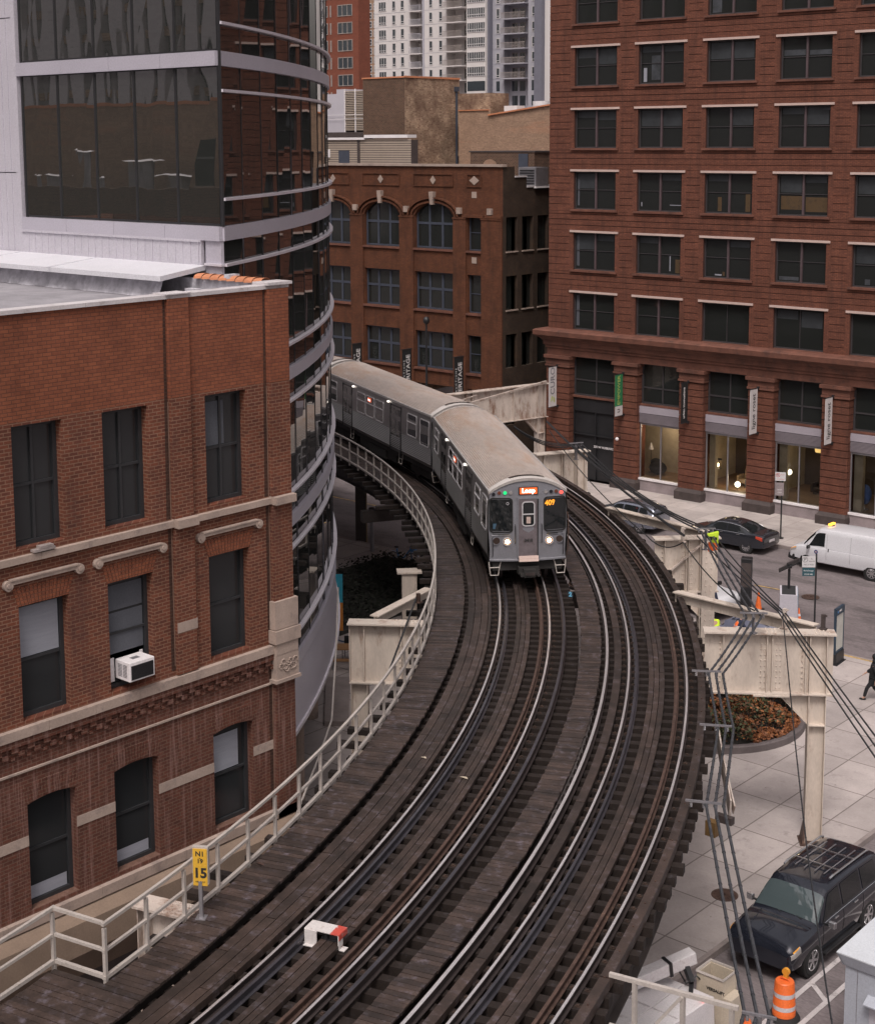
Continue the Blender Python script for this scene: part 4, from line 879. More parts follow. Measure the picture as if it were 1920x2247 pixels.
m = MB(); m.poly([(HX0, YH + .1, 18.1), (HX1 - .05, YH + .1, 18.1), (HX1 - .05, 96, 18.1), (HX0, 96, 18.1)]); m.build('roof', M['roofgrey'], t, world=True)
# rooftop machine at the edge
a_ = thing('rooftop_unit', 'grey louvred rooftop air handler at the corner of the arched brick building', 'air handler', (-63.0, 80.0, 18.2))
m = MB(); m.box(-.4, 1.05, 0, 1.3, .12, 1.35); m.build('casing', M['galv'], a_)
m = MB()
for i in range(6): m.box(-.28, .9, -.03, -.002, .25 + i * .17, .33 + i * .17)
m.build('louvres', M['mullion'], a_); m = MB(); m.box(-.45, 1.1, -.05, 1.35, 0, .11); m.build('curb', M['white'], a_)
# black vertical banners
for (px, py0, py1, lab) in ((1001, 795, 848, 'black banner with white vertical letters nearest the cream girder'), (887, 778, 822, 'black banner with white vertical letters midway along the train roof'), (778, 765, 800, 'black banner with white vertical letters nearest the curved glass front')):
    p = ay(px, py0, YH - .9); z1_ = p[2] + .3; z0_ = z1_ - 3.0
    c = thing('banner', lab, 'banner', (p[0], YH - .1, z0_)); m = MB(); m.box(-.015, .015, -1.0, -.1, 0, 3.0); cl = m.build('cloth', M['kcloth'], c)
    for z in (-.04, 3.04): m = MB(); m.cyl((0, .1, z), (0, -1.08, z), .035, n=6); m.build('bracket', M['blackmetal'], c)
    text_mesh('HERITAGE', .50, M['wtext'], 'lettering', cl, frameM((.017, -.42, 1.5), (0, 0, 1), (0, -1, 0)), .003, bold=.006, sx=1.02)
    text_mesh('A U C T I O N S', .20, M['wtext'], 'lettering', cl, frameM((.017, -.82, 1.5), (0, 0, 1), (0, -1, 0)), .003, sx=1.15)
lp = thing('lamp_post', 'black street lamp post standing against the arched brick building', 'lamp post', (ay(936, 810, 74.5)[0], 74.5, .14)); m = MB(); m.cyl((0, 0, 0), (0, 0, 9.4), .09, .06, 10); m.build('pole', M['blackmetal'], lp); m = MB(); m.sphere((0, 0, 9.5), .22, 12, 8, (1, 1, 1.2)); m.build('lantern', M['blackmetal'], lp, smooth=True)

# ================================================================ roofscape behind
Z2 = lambda x, y: (680 + x / 3.237, y / 3.237)
t = thing('brick_tower_block', 'windowless brick block half dark and half pale and stained above the arched building', 'building', (-87.3, 95, 0))
y2 = ax(1008, 173, -87.3)[1]
m = MB(); m.poly([(-92.1, 95, 0), (-87.3, 95, 0), (-87.3, 95, 26.5), (-92.1, 95, 26.5)]); m.build('dark_wall', M['brick_brown'], t, world=True)
m = MB(); m.poly([(-87.3, 95, 0), (-87.3, y2, 0), (-87.3, y2, 26.5), (-87.3, 95, 26.5)]); m.poly([(-92.1, 95, 26.4), (-87.3, 95, 26.4), (-87.3, y2, 26.4), (-92.1, y2, 26.4)]); m.poly([(-92.1, 95, 0), (-92.1, y2, 0), (-92.1, y2, 26.5), (-92.1, 95, 26.5)]); m.poly([(-92.1, y2, 0), (-87.3, y2, 0), (-87.3, y2, 26.5), (-92.1, y2, 26.5)]); m.build('pale_wall', M['brick_tan'], t, world=True)
m = MB(); m.box(-92.15, -87.25, 94.93, 95.1, 26.5, 26.62); m.box(-87.4, -87.23, 95.1, y2, 26.5, 26.66); m.build('coping', M['tile'], t, world=True)
m = MB(); yd = ax(1001, 190, -87.2)[1]; m.cyl((-87.15, yd, 15), (-87.15, yd, 25.6), .1, n=8); m.box(-87.28, -87.0, yd - .18, yd + .18, 25.5, 25.9); m.build('drain_pipe', M['frame_blue'], t, world=True)
t = thing('tan_warehouse', 'long tan brick wall with a sloping tiled parapet beside the red office building', 'building', (-86, 100, 0))
m = MB(); m.poly([(-85.7, 100, 0), (-70, 100, 0), (-70, 100, 24.75), (-82.42, 100, 23.35), (-82.42, 100, 23.8), (-85.7, 100, 23.8)]); m.poly([(-86.5, 100, 23.3), (-70, 100, 23.3), (-70, 120, 23.3), (-86.5, 120, 23.3)])
m.build('wall', M['brick_tan2'], t, world=True)
m = MB(); m.bar((-82.42, 99.98, 23.42), (-70, 99.98, 24.82), .3, .12); m.box(-85.7, -82.4, 99.9, 100.1, 23.8, 23.88); m.build('coping', M['tile'], t, world=True)
m = MB(); m.box(-87.2, -83.5, 101.5, 104, 20, 25.3); m.build('chimney_block', M['brick_tan'], t, world=True)
m = MB(); m.box(-82.4, -81.0, 102, 103, 23.4, 24.2); m.build('white_vent', M['white'], t, world=True)
t = thing('stair_house', 'low dark brick rooftop stair house with a bricked-up arch and a blue door', 'building', (-74.3, 88, 18.1))
m = MB(); m.box(-74.3, -68.3, 88, 92, 18.15, 20.45); m.build('wall', M['brick_brown'], t, world=True)
m = MB(); m.box(-74.4, -68.2, 87.95, 92.1, 20.45, 20.55); m.build('coping', M['granite'], t, world=True)
m = MB(); c = -72.4; pts = [(c - .65, 87.97, 18.2), (c + .65, 87.97, 18.2)] + [(c + .65 * math.cos(R(180) * j / 8), 87.97, 19.5 + .45 * math.sin(R(180) * j / 8)) for j in range(9)]; m.poly(pts); m.build('blind_arch', M['brick_tan2'], t, world=True)
m = MB(); m.box(-69.7, -68.85, 87.93, 87.99, 18.2, 20.35); m.build('door', M['frame_blue'], t, world=True)
m = MB(); m.sphere((-70.6, 87.95, 19.9), .3, 10, 6, (1, .1, 1.5)); m.build('soot_stain', M['granite'], t, world=True) if False else None
t = thing('clad_shed', 'beige horizontal-clad rooftop shed with a white roof edge and small blue door', 'shed', (-91.7, 90, 0))
m = MB(); m.box(-92, -82.06, 90.02, 90.8, 18, 21.4); m.build('backing', M['granite'], t, world=True); m = MB(); z = 18.0
while z < 21.35: m.box(-92, -87.9, 89.95, 90.0, z, z + .14); m.box(-87.6, -82.05, 89.95, 90.0, z, z + .14); z += .185
M['clad'] = pm('beige_cladding', (.34, .28, .23), .7, var=.05); m.build('cladding', M['clad'], t, world=True)
m = MB(); m.box(-92, -87.0, 89.8, 91, 21.42, 21.6); m.box(-87.0, -82.3, 89.8, 90.9, 21.55, 21.8); m.build('roof', M['white'], t, world=True)
m = MB(); m.box(-87.88, -87.62, 89.9, 90.1, 18, 21.4); m.build('drain_pipe', M['granite'], t, world=True)
m = MB(); m.box(-90.0, -88.8, 89.9, 89.95, 18.2, 20.55); m.build('door', M['frame_blue'], t, world=True)
m = MB(); m.box(-91.5, -91.0, 89.85, 89.95, 20.0, 20.65); m.build('vent', M['white'], t, world=True)
t = thing('cooling_enclosure', 'pale blue-grey louvred cooling enclosure on a dark roof behind the clad shed', 'cooling unit', (-112, 110, 0))
m = MB(); m.box(-114, -110.3, 110, 116, 22.2, 26.0); m.box(-110.3, -109.1, 110, 116, 22.2, 26.45); m.build('casing', M['siding'], t, world=True)
m = MB(); z = 22.4
while z < 26.3: m.box(-109.05, -106.4, 109.95, 114, z, z + .1); z += .17
m.build('louvres', M['clad'], t, world=True)
m = MB()
for x in (-109.05, -107.6, -106.45): m.box(x - .05, x + .05, 109.85, 109.93, 22.2, 26.45)
m.box(-114, -106.4, 109.82, 109.84, 23.5, 23.54); m.box(-114, -106.4, 109.82, 109.84, 23.9, 23.94); m.build('frame', M['white'], t, world=True)
m = MB(); m.box(-120, -100, 108, 125, 0, 22.2); m.build('building_below', M['granite'], t, world=True)

# ---------------- towers far behind
t = thing('orange_tower', 'orange brick tower block with wide dark windows left of the white tower', 'building', (-166, 170, 0))
m = MB(); m.box(-185, -165.6, 170, 172.5, 0, 62); m.build('wall', M['brick_far'], t, world=True)
far_f = pm('pale_far_frame', (.30, .26, .24), .7); M['far_f'] = far_f; M['far_fw'] = pm('white_far_frame', (.5, .48, .48), .6)
for n in range(-5, 6):
    z = 39.35 + 2.62 * n
    for (a, b, c_) in ((-170.0, -166.85, (.33, .66)), (-173.9, -172.1, (.5,)), (-171.62, -171.35, ()), (-177.5, -175.6, (.5,))):
        window(t, 'y-', 170, a, b, z - 1.72, z, -.02, far_f, M['glass_far'], cols=c_, rows=(), fw=.10, mw=.10)
t = wt = thing('white_tower', 'pale concrete apartment tower with stacked balconies and a blue-grey wing', 'building', (-219.5, 230, 0))
WX = lambda zx: ay(680 + zx / 3.237, 100, 230)[0]
wx0 = WX(460); FH = 2.76; ZL = [48.45 + FH * n for n in range(-5, 2)]
m = MB(); m.box(WX(460), WX(713), 230, 245, 0, 80); m.box(WX(800), WX(972), 230, 245, 0, 80); m.box(WX(1112), WX(1138), 230.01, 245, 0, 80); m.box(WX(1138), WX(1272), 229.0, 245, 0, 80)
m.box(WX(713), WX(1138), 232.5, 245, 0, 80); m.build('pale_wall', M['concrete_w'], t, world=True)
m = MB(); m.box(WX(800), WX(815), 229.9, 232, 0, 80); m.box(WX(1272), WX(1365), 230.6, 245, 0, 80); m.box(WX(1535), WX(1615), 230.6, 245, 0, 80); m.box(WX(1365), WX(1535), 232.2, 245, 0, 80); m.build('blue_grey_wall', M['concrete_b'], t, world=True)
m = MB(); m.box(WX(1272), WX(1284), 229.5, 231, 0, 80); m.box(WX(1615), WX(1667), 229, 245, 0, 80); m.build('dark_pier', M['concrete_d'], t, world=True)
m = MB(); m.box(WX(1667), WX(1667) + 12, 230, 245, 0, 80); m.build('end_wall', M['concrete_w'], t, world=True)
sm = MB()
cols_ = [(492, 545, (.33, .66), 230), (587, 612, (), 230), (647, 672, (), 230), (848, 873, (), 230), (918, 943, (), 230), (1310, 1335, (), 230.6), (1562, 1588, (), 230.6), (1385, 1425, (.5,), 232.2), (1440, 1480, (.5,), 232.2), (1495, 1520, (), 232.2), (1040, 1095, (.5,), 232.5), (735, 790, (.5,), 232.5)]
cnt = 0
for n, z in enumerate(ZL):
    for (a, b, c_, yy) in cols_:
        zc = z + (.0 if a < 1200 else -.25)
        window(t, 'y-', yy, WX(a), WX(b), zc - 1.15, zc + .75, -.03, M['far_fw'] if yy < 231 else M['far_f'], M['glass_far'], cols=c_, rows=(.25,), fw=.12, mw=.10); cnt += 1
    window(t, 'y-', 229.0, WX(1142), WX(1268), z - 1.0, z + .85, -.03, M['far_fw'], M['glass_far'], cols=(.12, .25, .38, .5, .62, .75, .88), rows=(.3,), fw=.1, mw=.12)
for z in [48.45 + FH * n for n in list(range(2, 11)) + list(range(-16, -5))]:
    for (a, b, c_, yy) in cols_: sm.box(WX(a), WX(b), yy - .03, yy - .01, z - 1.15, z + .75)
    sm.box(WX(1142), WX(1268), 228.96, 228.98, z - 1, z + .85)
o = sm.build('more_windows', M['glass_far'], t, world=True); o['kind'] = 'stuff'
for z in ZL + [48.45 + FH * 2]:
    for (a, b, y0, y1) in ((713, 800, 229.4, 232.5), (972, 1112, 228.6, 232.5), (1365, 1537, 229.4, 232.2)):
        zb = z - 1.55; m = MB(); m.box(WX(a), WX(b), y0, y1, zb - .2, zb); sl_ = m.build('balcony', M['concrete_w'] if a < 1300 else M['concrete_b'], t, world=True)
        m = MB(); x = WX(a) + .1
        while x < WX(b): m.box(x, x + .06, y0 + .05, y0 + .09, zb, zb + 1.05); x += .26
        m.box(WX(a), WX(b), y0 + .04, y0 + .1, zb + 1.02, zb + 1.1); r_ = m.build('balcony_railing', M['far_f'] if a > 900 else M['concrete_b'], t, world=True)
m = MB()
for n in range(-6, 4):
    z = 48.45 + FH * n + 1.15; m.box(WX(460), WX(713), 229.97, 230, z, z + .05); m.box(WX(815), WX(972), 229.97, 230, z, z + .05); m.box(WX(1284), WX(1365), 230.57, 230.6, z, z + .05)
m.build('joint_lines', M['concrete_b'], t, world=True)
m = MB(); c = ay(680 + 1640 / 3.237, 760 / 3.237, 120); m.cyl((c[0], 120, 20), (c[0], 120, ay(1186, 222, 120)[2]), .8, n=16); tag(m.build('roof_tank', M['white']), 'short white cylinder on the roof above the sloping tiled parapet', 'tank')
m = MB(); m.box(-82, -60, 118, 122, 0, 23.2); tag(m.build('rear_block', M['brick_brown']), 'dark low block behind the sloping tiled parapet', 'building')
t = thing('tan_tower', 'tan concrete tower with gridded windows between the orange and white towers', 'building', (-253, 260, 0))
m = MB(); m.box(-262, -247.2, 260, 262, 0, 53.5); m.build('wall', M['brick_tan2'], t, world=True)
for n in range(9):
    z = 36.4 + 2.0 * n
    for x in (-253, -250.6, -248.4): window(t, 'y-', 260, x, x + 1.7, z - 1.2, z + .35, -.03, M['far_fw'], M['glass_far'], cols=(.5,), rows=(.5,), fw=.14, mw=.1)
m = MB(); m.box(-270, -240, 300, 310, 0, 66); tag(m.build('glass_tower', M['glass_far']), 'sliver of blue glass tower above the tan tower', 'building')
# ================================================================ elevated railway: two curved tracks
TA, TB = -14, 96
def rail_parts(t, r, name, top=6.4, head=.068, mats=('railside', 'polish'), h=.17):
    m = MB(); m.sweep([(r - .065, top - h), (r + .065, top - h), (r + .065, top - h + .02), (r + .01, top - h + .035), (r + .01, top - .04), (r + head / 2, top - .032), (r + head / 2, top - .004), (r - head / 2, top - .004), (r - head / 2, top - .032), (r - .01, top - .04), (r - .01, top - h + .035), (r - .065, top - h + .02)], TA, TB, .75, 0)
    if len(mats) > 1: m.sweep([(r - head / 2 + .004, top - .006), (r + head / 2 - .004, top - .006), (r + head / 2 - .012, top), (r - head / 2 + .012, top)], TA, TB, .75, 1)
    return m.build(name, [M[x] for x in mats], t, world=True)
rt_ = random.Random(2)
M['clip'] = pm('rusty_rail_clip', (.055, .034, .026), .7, .2, var=.4)
def ties(t, r0, r1, ext, lab, rails_at=()):
    # sleepers one by one; the hundred nearest as parts, the far rest as one
    allp = []; th = 3.0; rest = MB()
    while th < TB:
        e0 = r0 - ext(th)[0]; e1 = r1 + ext(th)[1]; allp.append((th, e0, e1)); th += .50
    vis = [p for p in allp if 10 < p[0] < 60][:100]
    for p in allp:
        th, e0, e1 = p; jz = rt_.uniform(-.008, .008); wdt = .105 + rt_.uniform(-.006, .008)
        mb = MB() if p in vis else rest
        c, s = math.cos(R(th)), math.sin(R(th)); q = []
        for z in (6.02, 6.215 + jz):
            for (rr_, k) in ((e0, -1), (e1, -1), (e1, 1), (e0, 1)): x, y, _ = pc(rr_, th, 0); q.append((x - s * k * wdt, y + c * k * wdt, z))
        mb.hexa(q, 0)
        for rr_ in rails_at:
            for dr in (-.14, .14): x, y, _ = pc(rr_ + dr, th, 0); mb.cyl((x, y, 6.2), (x, y, 6.25), .03, n=6, m=1); mb.box(x - .05, x + .05, y - .035, y + .035, 6.2, 6.228, 1)
        if mb is not rest: mb.build('tie', [M['tie'], M['clip']], t, world=True)
    if rest.v: o = rest.build('more_ties', [M['tie'], M['clip']], t, world=True); o['kind'] = 'stuff'
def long_boards(t, rs, z0, z1, name, mat, gap=.008, seglen=4.0, t0=TA, t1=TB):
    m = MB()
    for (a, b) in rs:
        th = t0 + rt_.uniform(0, 3)
        while th < t1:
            e = min(t1, th + seglen * rt_.uniform(.8, 1.2)); jz = rt_.uniform(-.004, .006); m.sweep([(a + gap, z0), (b - gap, z0), (b - gap, z1 + jz), (a + gap, z1 + jz)], th, e - .03, .8); th = e
    return m.build(name, mat, t, world=True)
def clips(t, r, name='rail_fastenings'):
    m = MB(); th = 10.0
    while th < 60:
        for dr in (-.15, .15):
            x, y, _ = pc(r + dr, th, 0); m.cyl((x, y, 6.2), (x, y, 6.26), .035, n=6); m.box(x - .06, x + .06, y - .05, y + .05, 6.2, 6.235)
        th += .50
    return m.build(name, M['rust'], t, world=True)
def spine(t, rs):
    m = MB()
    for r in rs: m.sweep([(r - .16, 4.75), (r + .16, 4.75), (r + .16, 4.78), (r + .02, 4.8), (r + .02, 5.97), (r + .16, 6.0), (r + .16, 6.02), (r - .16, 6.02), (r - .16, 6.0), (r - .02, 5.97), (r - .02, 4.8), (r - .16, 4.78)], TA, TB, 1.2)
    return m.build('stringers', M['girder_dark'], t, world=True)
t1_ = thing('railway_track', 'inner elevated track with the train on it, running along the white railing', 'railway track', pc(56.2, 20, 0), group='tracks of the elevated railway')
ties(t1_, 54.1, 57.86, lambda th: (.0 if int(th * 2) % 3 else .1, 0), '', (55.43, 56.98))
rail_parts(t1_, 55.43, 'running_rail'); rail_parts(t1_, 56.98, 'running_rail')
rail_parts(t1_, 55.63, 'guard_rail', 6.38, .06, ('blue_steel',)); rail_parts(t1_, 56.73, 'guard_rail', 6.40, .066, ('rust',))
rail_parts(t1_, 57.42, 'contact_rail', 6.50, .085, ('railside', 'blue_steel'), .2)
long_boards(t1_, ((54.40, 54.62), (54.62, 54.84), (54.84, 55.05), (55.05, 55.16)), 6.22, 6.36, 'side_timbers', M['beam'])
long_boards(t1_, ((55.94, 56.09), (56.09, 56.24), (56.24, 56.39)), 6.225, 6.33, 'centre_boards', M['beam'])
spine(t1_, (54.6, 55.5, 56.9, 57.7))
t2_ = thing('railway_track', 'outer elevated track, empty, ending in bare sleeper ends above the plaza', 'railway track', pc(60.1, 20, 0), group='tracks of the elevated railway')
ties(t2_, 58.5, 61.50, lambda th: (0, rt_.choice([.0, .05, .1, .18, .3 if rt_.random() < .12 else .1])), '', (59.33, 60.93))
rail_parts(t2_, 59.33, 'running_rail'); rail_parts(t2_, 60.93, 'running_rail')
rail_parts(t2_, 59.55, 'guard_rail', 6.37, .06, ('blue_steel',)); rail_parts(t2_, 60.65, 'guard_rail', 6.40, .066, ('rust',))
rail_parts(t2_, 58.70, 'contact_rail', 6.48, .085, ('railside', 'polish'), .2)
long_boards(t2_, ((58.90, 59.12),), 6.22, 6.36, 'side_timbers', M['beam'])
long_boards(t2_, ((59.88, 60.03), (60.03, 60.18), (60.18, 60.33)), 6.225, 6.33, 'centre_boards', M['beam'])
long_boards(t2_, ((61.22, 61.43),), 6.22, 6.42, 'edge_timber', M['beam'], seglen=5)
m = MB(); th = 11
while th < 58: x, y, _ = pc(61.32, th, 0); m.cyl((x, y, 6.42), (x, y, 6.445), .022, n=6); th += .9
m.build('bolts', M['rust'], t2_, world=True)
spine(t2_, (58.9, 59.8, 61.0))
# walkways: short planks laid across
def walkway(label, r0, r1, t0, t1, z=6.44, extra=None, step=.148):
    t = thing('walkway', label, 'walkway', pc((r0 + r1) / 2, 20, 0), group='plank walkways of the elevated railway'); m = MB(); th = t0; rm = (r0 + r1) / 2; dth = math.degrees(step / rm)
    while th < t1:
        a, b = (r0, r1) if extra is None else extra(th, r0, r1)
        c, s = math.cos(R(th)), math.sin(R(th)); q = []; k2 = step / 2 - .007; jz = rt_.uniform(-.006, .006); j0 = rt_.uniform(-.015, .015)
        for zz_ in (z - .055, z + jz):
            for (rr_, k) in ((a + j0, -1), (b + j0, -1), (b + j0, 1), (a + j0, 1)): x, y, _ = pc(rr_, th, 0); q.append((x - s * k * k2, y + c * k * k2, zz_))
        m.hexa(q); th += dth
    m.build('planks', M['plank'], t, world=True)
    m = MB()
    for r in (r0 + .12, r1 - .12): m.sweep([(r - .05, 6.2), (r + .05, 6.2), (r + .05, z - .058), (r - .05, z - .058)], t0, t1, 1.0)
    m.build('bearers', M['tie'], t, world=True); return t
wk = walkway('plank walkway along the white railing, left of the train', 53.38, 54.27, -12, TB, 6.46, lambda th, a, b: (a if th > 14.3 else a - 1.15, b if th > 9 else b + .6))
walkway('plank walkway between the two elevated tracks', 57.93, 58.52, -12, TB, 6.46)
# outriggers carrying the left walkway
m = MB(); th = 15.5; 
while th < 75:
    c, s = math.cos(R(th)), math.sin(R(th)); ln_ = rt_.choice([.5, .5, .35, .9, .5]); q = []
    for z in (6.05, 6.2):
        for (rr_, k) in ((53.3 - ln_, -1), (54.2, -1), (54.2, 1), (53.3 - ln_, 1)): x, y, _ = pc(rr_, th, 0); q.append((x - s * k * .1, y + c * k * .1, z))
    m.hexa(q); th += 1.0
m.build('outriggers', M['tie'], wk, world=True)
# ---------------- railings
def railing_arc(t, r, t0, t1, dth, z0=6.46, h=1.07, start_n=0):
    th = t0
    while th <= t1 + .01:
        x, y, _ = pc(r, th, 0); m = MB(); m.box(-.032, .032, -.032, .032, 0, h + .04); o = m.build('post', M['railing'], t); o.location = (x - t.location.x, y - t.location.y, z0 - .12 - t.location.z); o.rotation_euler = (0, 0, R(th)); th += dth
    for z, s in ((h, .030), (h * .53, .028), (.06, .036)):
        m = MB(); m.sweep([(r - s, z0 + z - s), (r + s, z0 + z - s), (r + s, z0 + z + s), (r - s, z0 + z + s)], t0 - .05, t1 + .05, dth / 2); m.build('rail', M['railing'], t, world=True)
t = thing('railing', 'long grey-white steel railing curving along the left walkway', 'railing', pc(53.3, 14.3, 6.4))
railing_arc(t, 53.32, 14.35, 84, 1.30)
t = thing('railing', 'grey-white steel railing jogging out at the lower left corner', 'railing', pc(52.1, 13, 6.4))
railing_arc(t, 52.12, 2.4, 14.4, 1.71)
for z, s in ((1.07, .03), (.567, .028), (.06, .036)): m = MB(); a, b = pc(52.12, 14.4, 6.46 + z), pc(53.32, 14.36, 6.46 + z); m.bar(a, b, 2 * s, 2 * s); m.build('rail', M['railing'], t, world=True)
# small guard rail frame on the outer edge, lower right
t = thing('railing', 'short pale railing frame on the outer edge of the deck by the utility truck', 'railing', (-13.31, 19.96, 6.0))
for (x, y) in ((-13.31, 19.96), (-12.50, 20.15), (-11.7, 20.34)): m = MB(); m.box(x - .035, x + .035, y - .035, y + .035, 5.6, 7.42); m.build('post', M['railing'], t, world=True)
for z in (7.42, 6.5): m = MB(); m.bar((-13.75, 19.86, z), (-11.6, 20.37, z), .07, .07); m.build('rail', M['railing'], t, world=True)
m = MB(); m.bar((-12.5, 20.12, 7.38), (-13.2, 19.96, 6.4), .05, .05); m.build('brace', M['railing'], t, world=True)

# ---------------- steel bents carrying the deck
def rad(r, th, z, off=0): x, y, _ = pc(r, th, 0); return (x - math.sin(R(th)) * off, y + math.cos(R(th)) * off, z)
def rbox(mb, r0, r1, th, o0, o1, z0, z1, z0b=None, z1b=None):
    z0b = z0 if z0b is None else z0b; z1b = z1 if z1b is None else z1b
    mb.hexa([rad(r0, th, z0, o0), rad(r1, th, z0b, o0), rad(r1, th, z0b, o1), rad(r0, th, z0, o1), rad(r0, th, z1, o0), rad(r1, th, z1b, o0), rad(r1, th, z1b, o1), rad(r0, th, z1, o1)])
def rivets(mb, r, th, z0, z1, off, step=.17, rows=1):
    z = z0
    while z < z1:
        for k in range(rows): p = rad(r + k * .1, th, z, off); mb.sphere(p, .028, 6, 4)
        z += step
def bent(th, label, r_out, r_in, ztop, zbot, mat='cream', foot=True, lcol=None, rcol=None, sides=(0, 1)):
    t = thing('steel_bent', label, 'steel support', pc(58, th, 0), group='cream steel supports of the elevated railway'); G_ = M[mat]
    for side in sides:
        a, b = (61.62, r_out) if side else (r_in, 53.1)
        m = MB(); rbox(m, a, b, th, -.02, .02, zbot, ztop); rbox(m, a, b, th, -.03, .03, ztop - .02, ztop)
        for r in [a + (b - a) * q for q in ((.14, .48, .52, .78) if side else (.0, .2, .72, 1.0))]: rbox(m, r, r + .025, th, -.18, .18, zbot, ztop)
        gm_ = m
        m = MB(); rbox(m, a - .05, b + .05, th, -.27, .27, ztop + .003, ztop + .053); m.cut(); rbox(m, a, b, th, -.225, .225, zbot - .043, zbot - .002); m.build('flange', M['cream_edge'] if mat == 'cream' else G_, t, world=True); m = gm_
        for q in ((.12, .44, .47, .56, .59, .76) if side else (.7,)): rivets(m, a + (b - a) * q, th, zbot + .12, ztop - .1, -.035)
        r = a + .25
        while r < b - .1:
            for o_ in (-.2, -.1, .1, .2):
                if (side and a + (b - a) * .45 < r < a + (b - a) * .66) or (not side and r > b - .8) or (side and r > b - .6): m.sphere(rad(r, th, ztop + .055, o_), .032, 6, 4)
            r += .13
        m.build('plate_girder', G_, t, world=True)
        if side: m = MB(); rbox(m, a + (b - a) * .44, a + (b - a) * .6, th, -.034, -.021, zbot + .05, ztop - .05); rbox(m, a + (b - a) * .38, a + (b - a) * .66, th, -.3, .3, zbot - .08, zbot - .041); m.build('splice_plate', G_, t, world=True)
    m = MB(); rbox(m, 53.1, 61.62, th, -.2, .2, 4.2, 4.72); m.build('cross_girder', M['girder_dark'], t, world=True)
    cols = [(rcol or r_out - .45, 1), (lcol or r_in + .3, 0)]
    for r, side in cols:
        if (lcol == 0 and side == 0) or (side == 1 and 1 not in sides): continue
        m = MB(); rbox(m, r - .26, r - .235, th, -.2, .2, .14, zbot if True else 0); rbox(m, r + .235, r + .26, th, -.2, .2, .14, zbot); rbox(m, r - .235, r + .235, th, -.015, .015, .14, zbot)
        if side:
            rbox(m, r - .26, r - .235, th, -.2, .2, zbot, ztop); rbox(m, r + .235, r + .26, th, -.2, .2, zbot, ztop)
            rbox(m, r - .235, r + .235, th, -.2, .2, zbot - 1.0, zbot - .97)
        m.build('column', G_, t, world=True)
        if side:
            m = MB(); m.hexa([rad(r - .26, th, zbot - .98, -.12), rad(r - .24, th, zbot - .98, -.12), rad(r - .24, th, zbot - .98, .12), rad(r - .26, th, zbot - .98, .12), rad(r - 1.15, th, zbot - .05, -.12), rad(r - 1.1, th, zbot - .05, -.12), rad(r - 1.1, th, zbot - .05, .12), rad(r - 1.15, th, zbot - .05, .12)])
            m.poly([rad(r - .26, th, zbot - .98, 0), rad(r - .26, th, zbot - .04, 0), rad(r - 1.12, th, zbot - .04, 0)]); m.build('gusset', G_, t, world=True)
        m = MB(); rbox(m, r - .4, r + .4, th, -.35, .35, .13, .17); m.hexa([rad(r - .34, th, .17, -.3), rad(r - .26, th, .17, -.3), rad(r - .26, th, .17, .3), rad(r - .34, th, .17, .3), rad(r - .27, th, .75, -.15), rad(r - .26, th, .75, -.15), rad(r - .26, th, .75, .15), rad(r - .27, th, .75, .15)]); m.build('column_base', M['rust' if side else mat], t, world=True)
    return t
b1 = bent(36.4, 'cream riveted steel girder and column standing in front of the orange planter', 65.4, 50.9, 6.68, 4.86)
m = MB(); m.bar(rad(61.2, 40.6, 6.55), rad(65.0, 37.0, 6.72), .30, .04); m.bar(rad(61.2, 40.6, 6.38), rad(65.0, 37.0, 6.5), .03, .34); m.build('diagonal_beam', M['cream'], b1, world=True)
m = MB(); m.bar(rad(51.6, 36.9, 6.76), rad(53.1, 40.3, 6.74), .30, .04); m.bar(rad(51.6, 36.9, 6.6), rad(53.1, 40.3, 6.6), .03, .30); m.build('diagonal_beam', M['cream'], b1, world=True)
b2 = bent(46.4, 'cream steel girder with a diagonal brace nearest the dark parked sedan', 64.0, 51.9, 6.68, 4.7, lcol=52.55, sides=(1,))
m = MB(); rbox(m, 52.28, 52.82, 46.4, -.23, .23, 4.7, 5.7); rbox(m, 52.1, 53.0, 46.4, -.3, .3, 5.7, 5.76); m.build('column_head', M['cream'], b2, world=True)
m = MB(); m.bar(rad(61.6, 46.4, 5.0, -.08), rad(63.5, 46.4, 6.6, -.08), .16, .06, up=(0, 0, 1)); m.build('diagonal_brace', M['cream_rust'], b2, world=True)
m = MB(); rbox(m, 63.35, 63.85, 46.4, -.24, -.21, .14, 6.66); rivets(m, 63.5, 46.4, .3, 6.5, -.245, .22, 1); rivets(m, 63.7, 46.4, .3, 6.5, -.245, .22, 1); m.build('cover_plate', M['cream'], b2, world=True)
m = MB(); m.bar(rad(61.2, 51.5, 6.6), rad(63.8, 47.0, 6.74), .30, .04); m.bar(rad(61.2, 51.5, 6.42), rad(63.8, 47.0, 6.56), .03, .32); m.build('diagonal_beam', M['cream'], b2, world=True)
b3 = bent(61.2, 'cream steel girder half hidden behind the roof of the front train car', 64.3, 51.9, 6.68, 4.7, lcol=0, sides=(1,))
b4 = bent(76.6, 'rust-stained cream steel girder by the corner of the red office building', 73.4, 51.9, 6.68, 4.7, 'cream_rust', rcol=72.9, lcol=0, sides=(1,))
m = MB(); m.bar(rad(62.0, 72, 6.8), rad(73.2, 76.4, 6.85), .12, .12); m.bar(rad(61.9, 71.5, 7.2), rad(66, 74, 7.1), .05, .05); m.box(-64.6, -63.0, 61.9, 62.2, 6.9, 7.7); m.build('diagonal_beam', M['cream_rust'], b4, world=True)
b0 = bent(17.6, 'rusty cream girder end poking out under the lower stretch of white railing', 62.6, 51.9, 6.2, 4.5, 'cream_rust', sides=(0,))
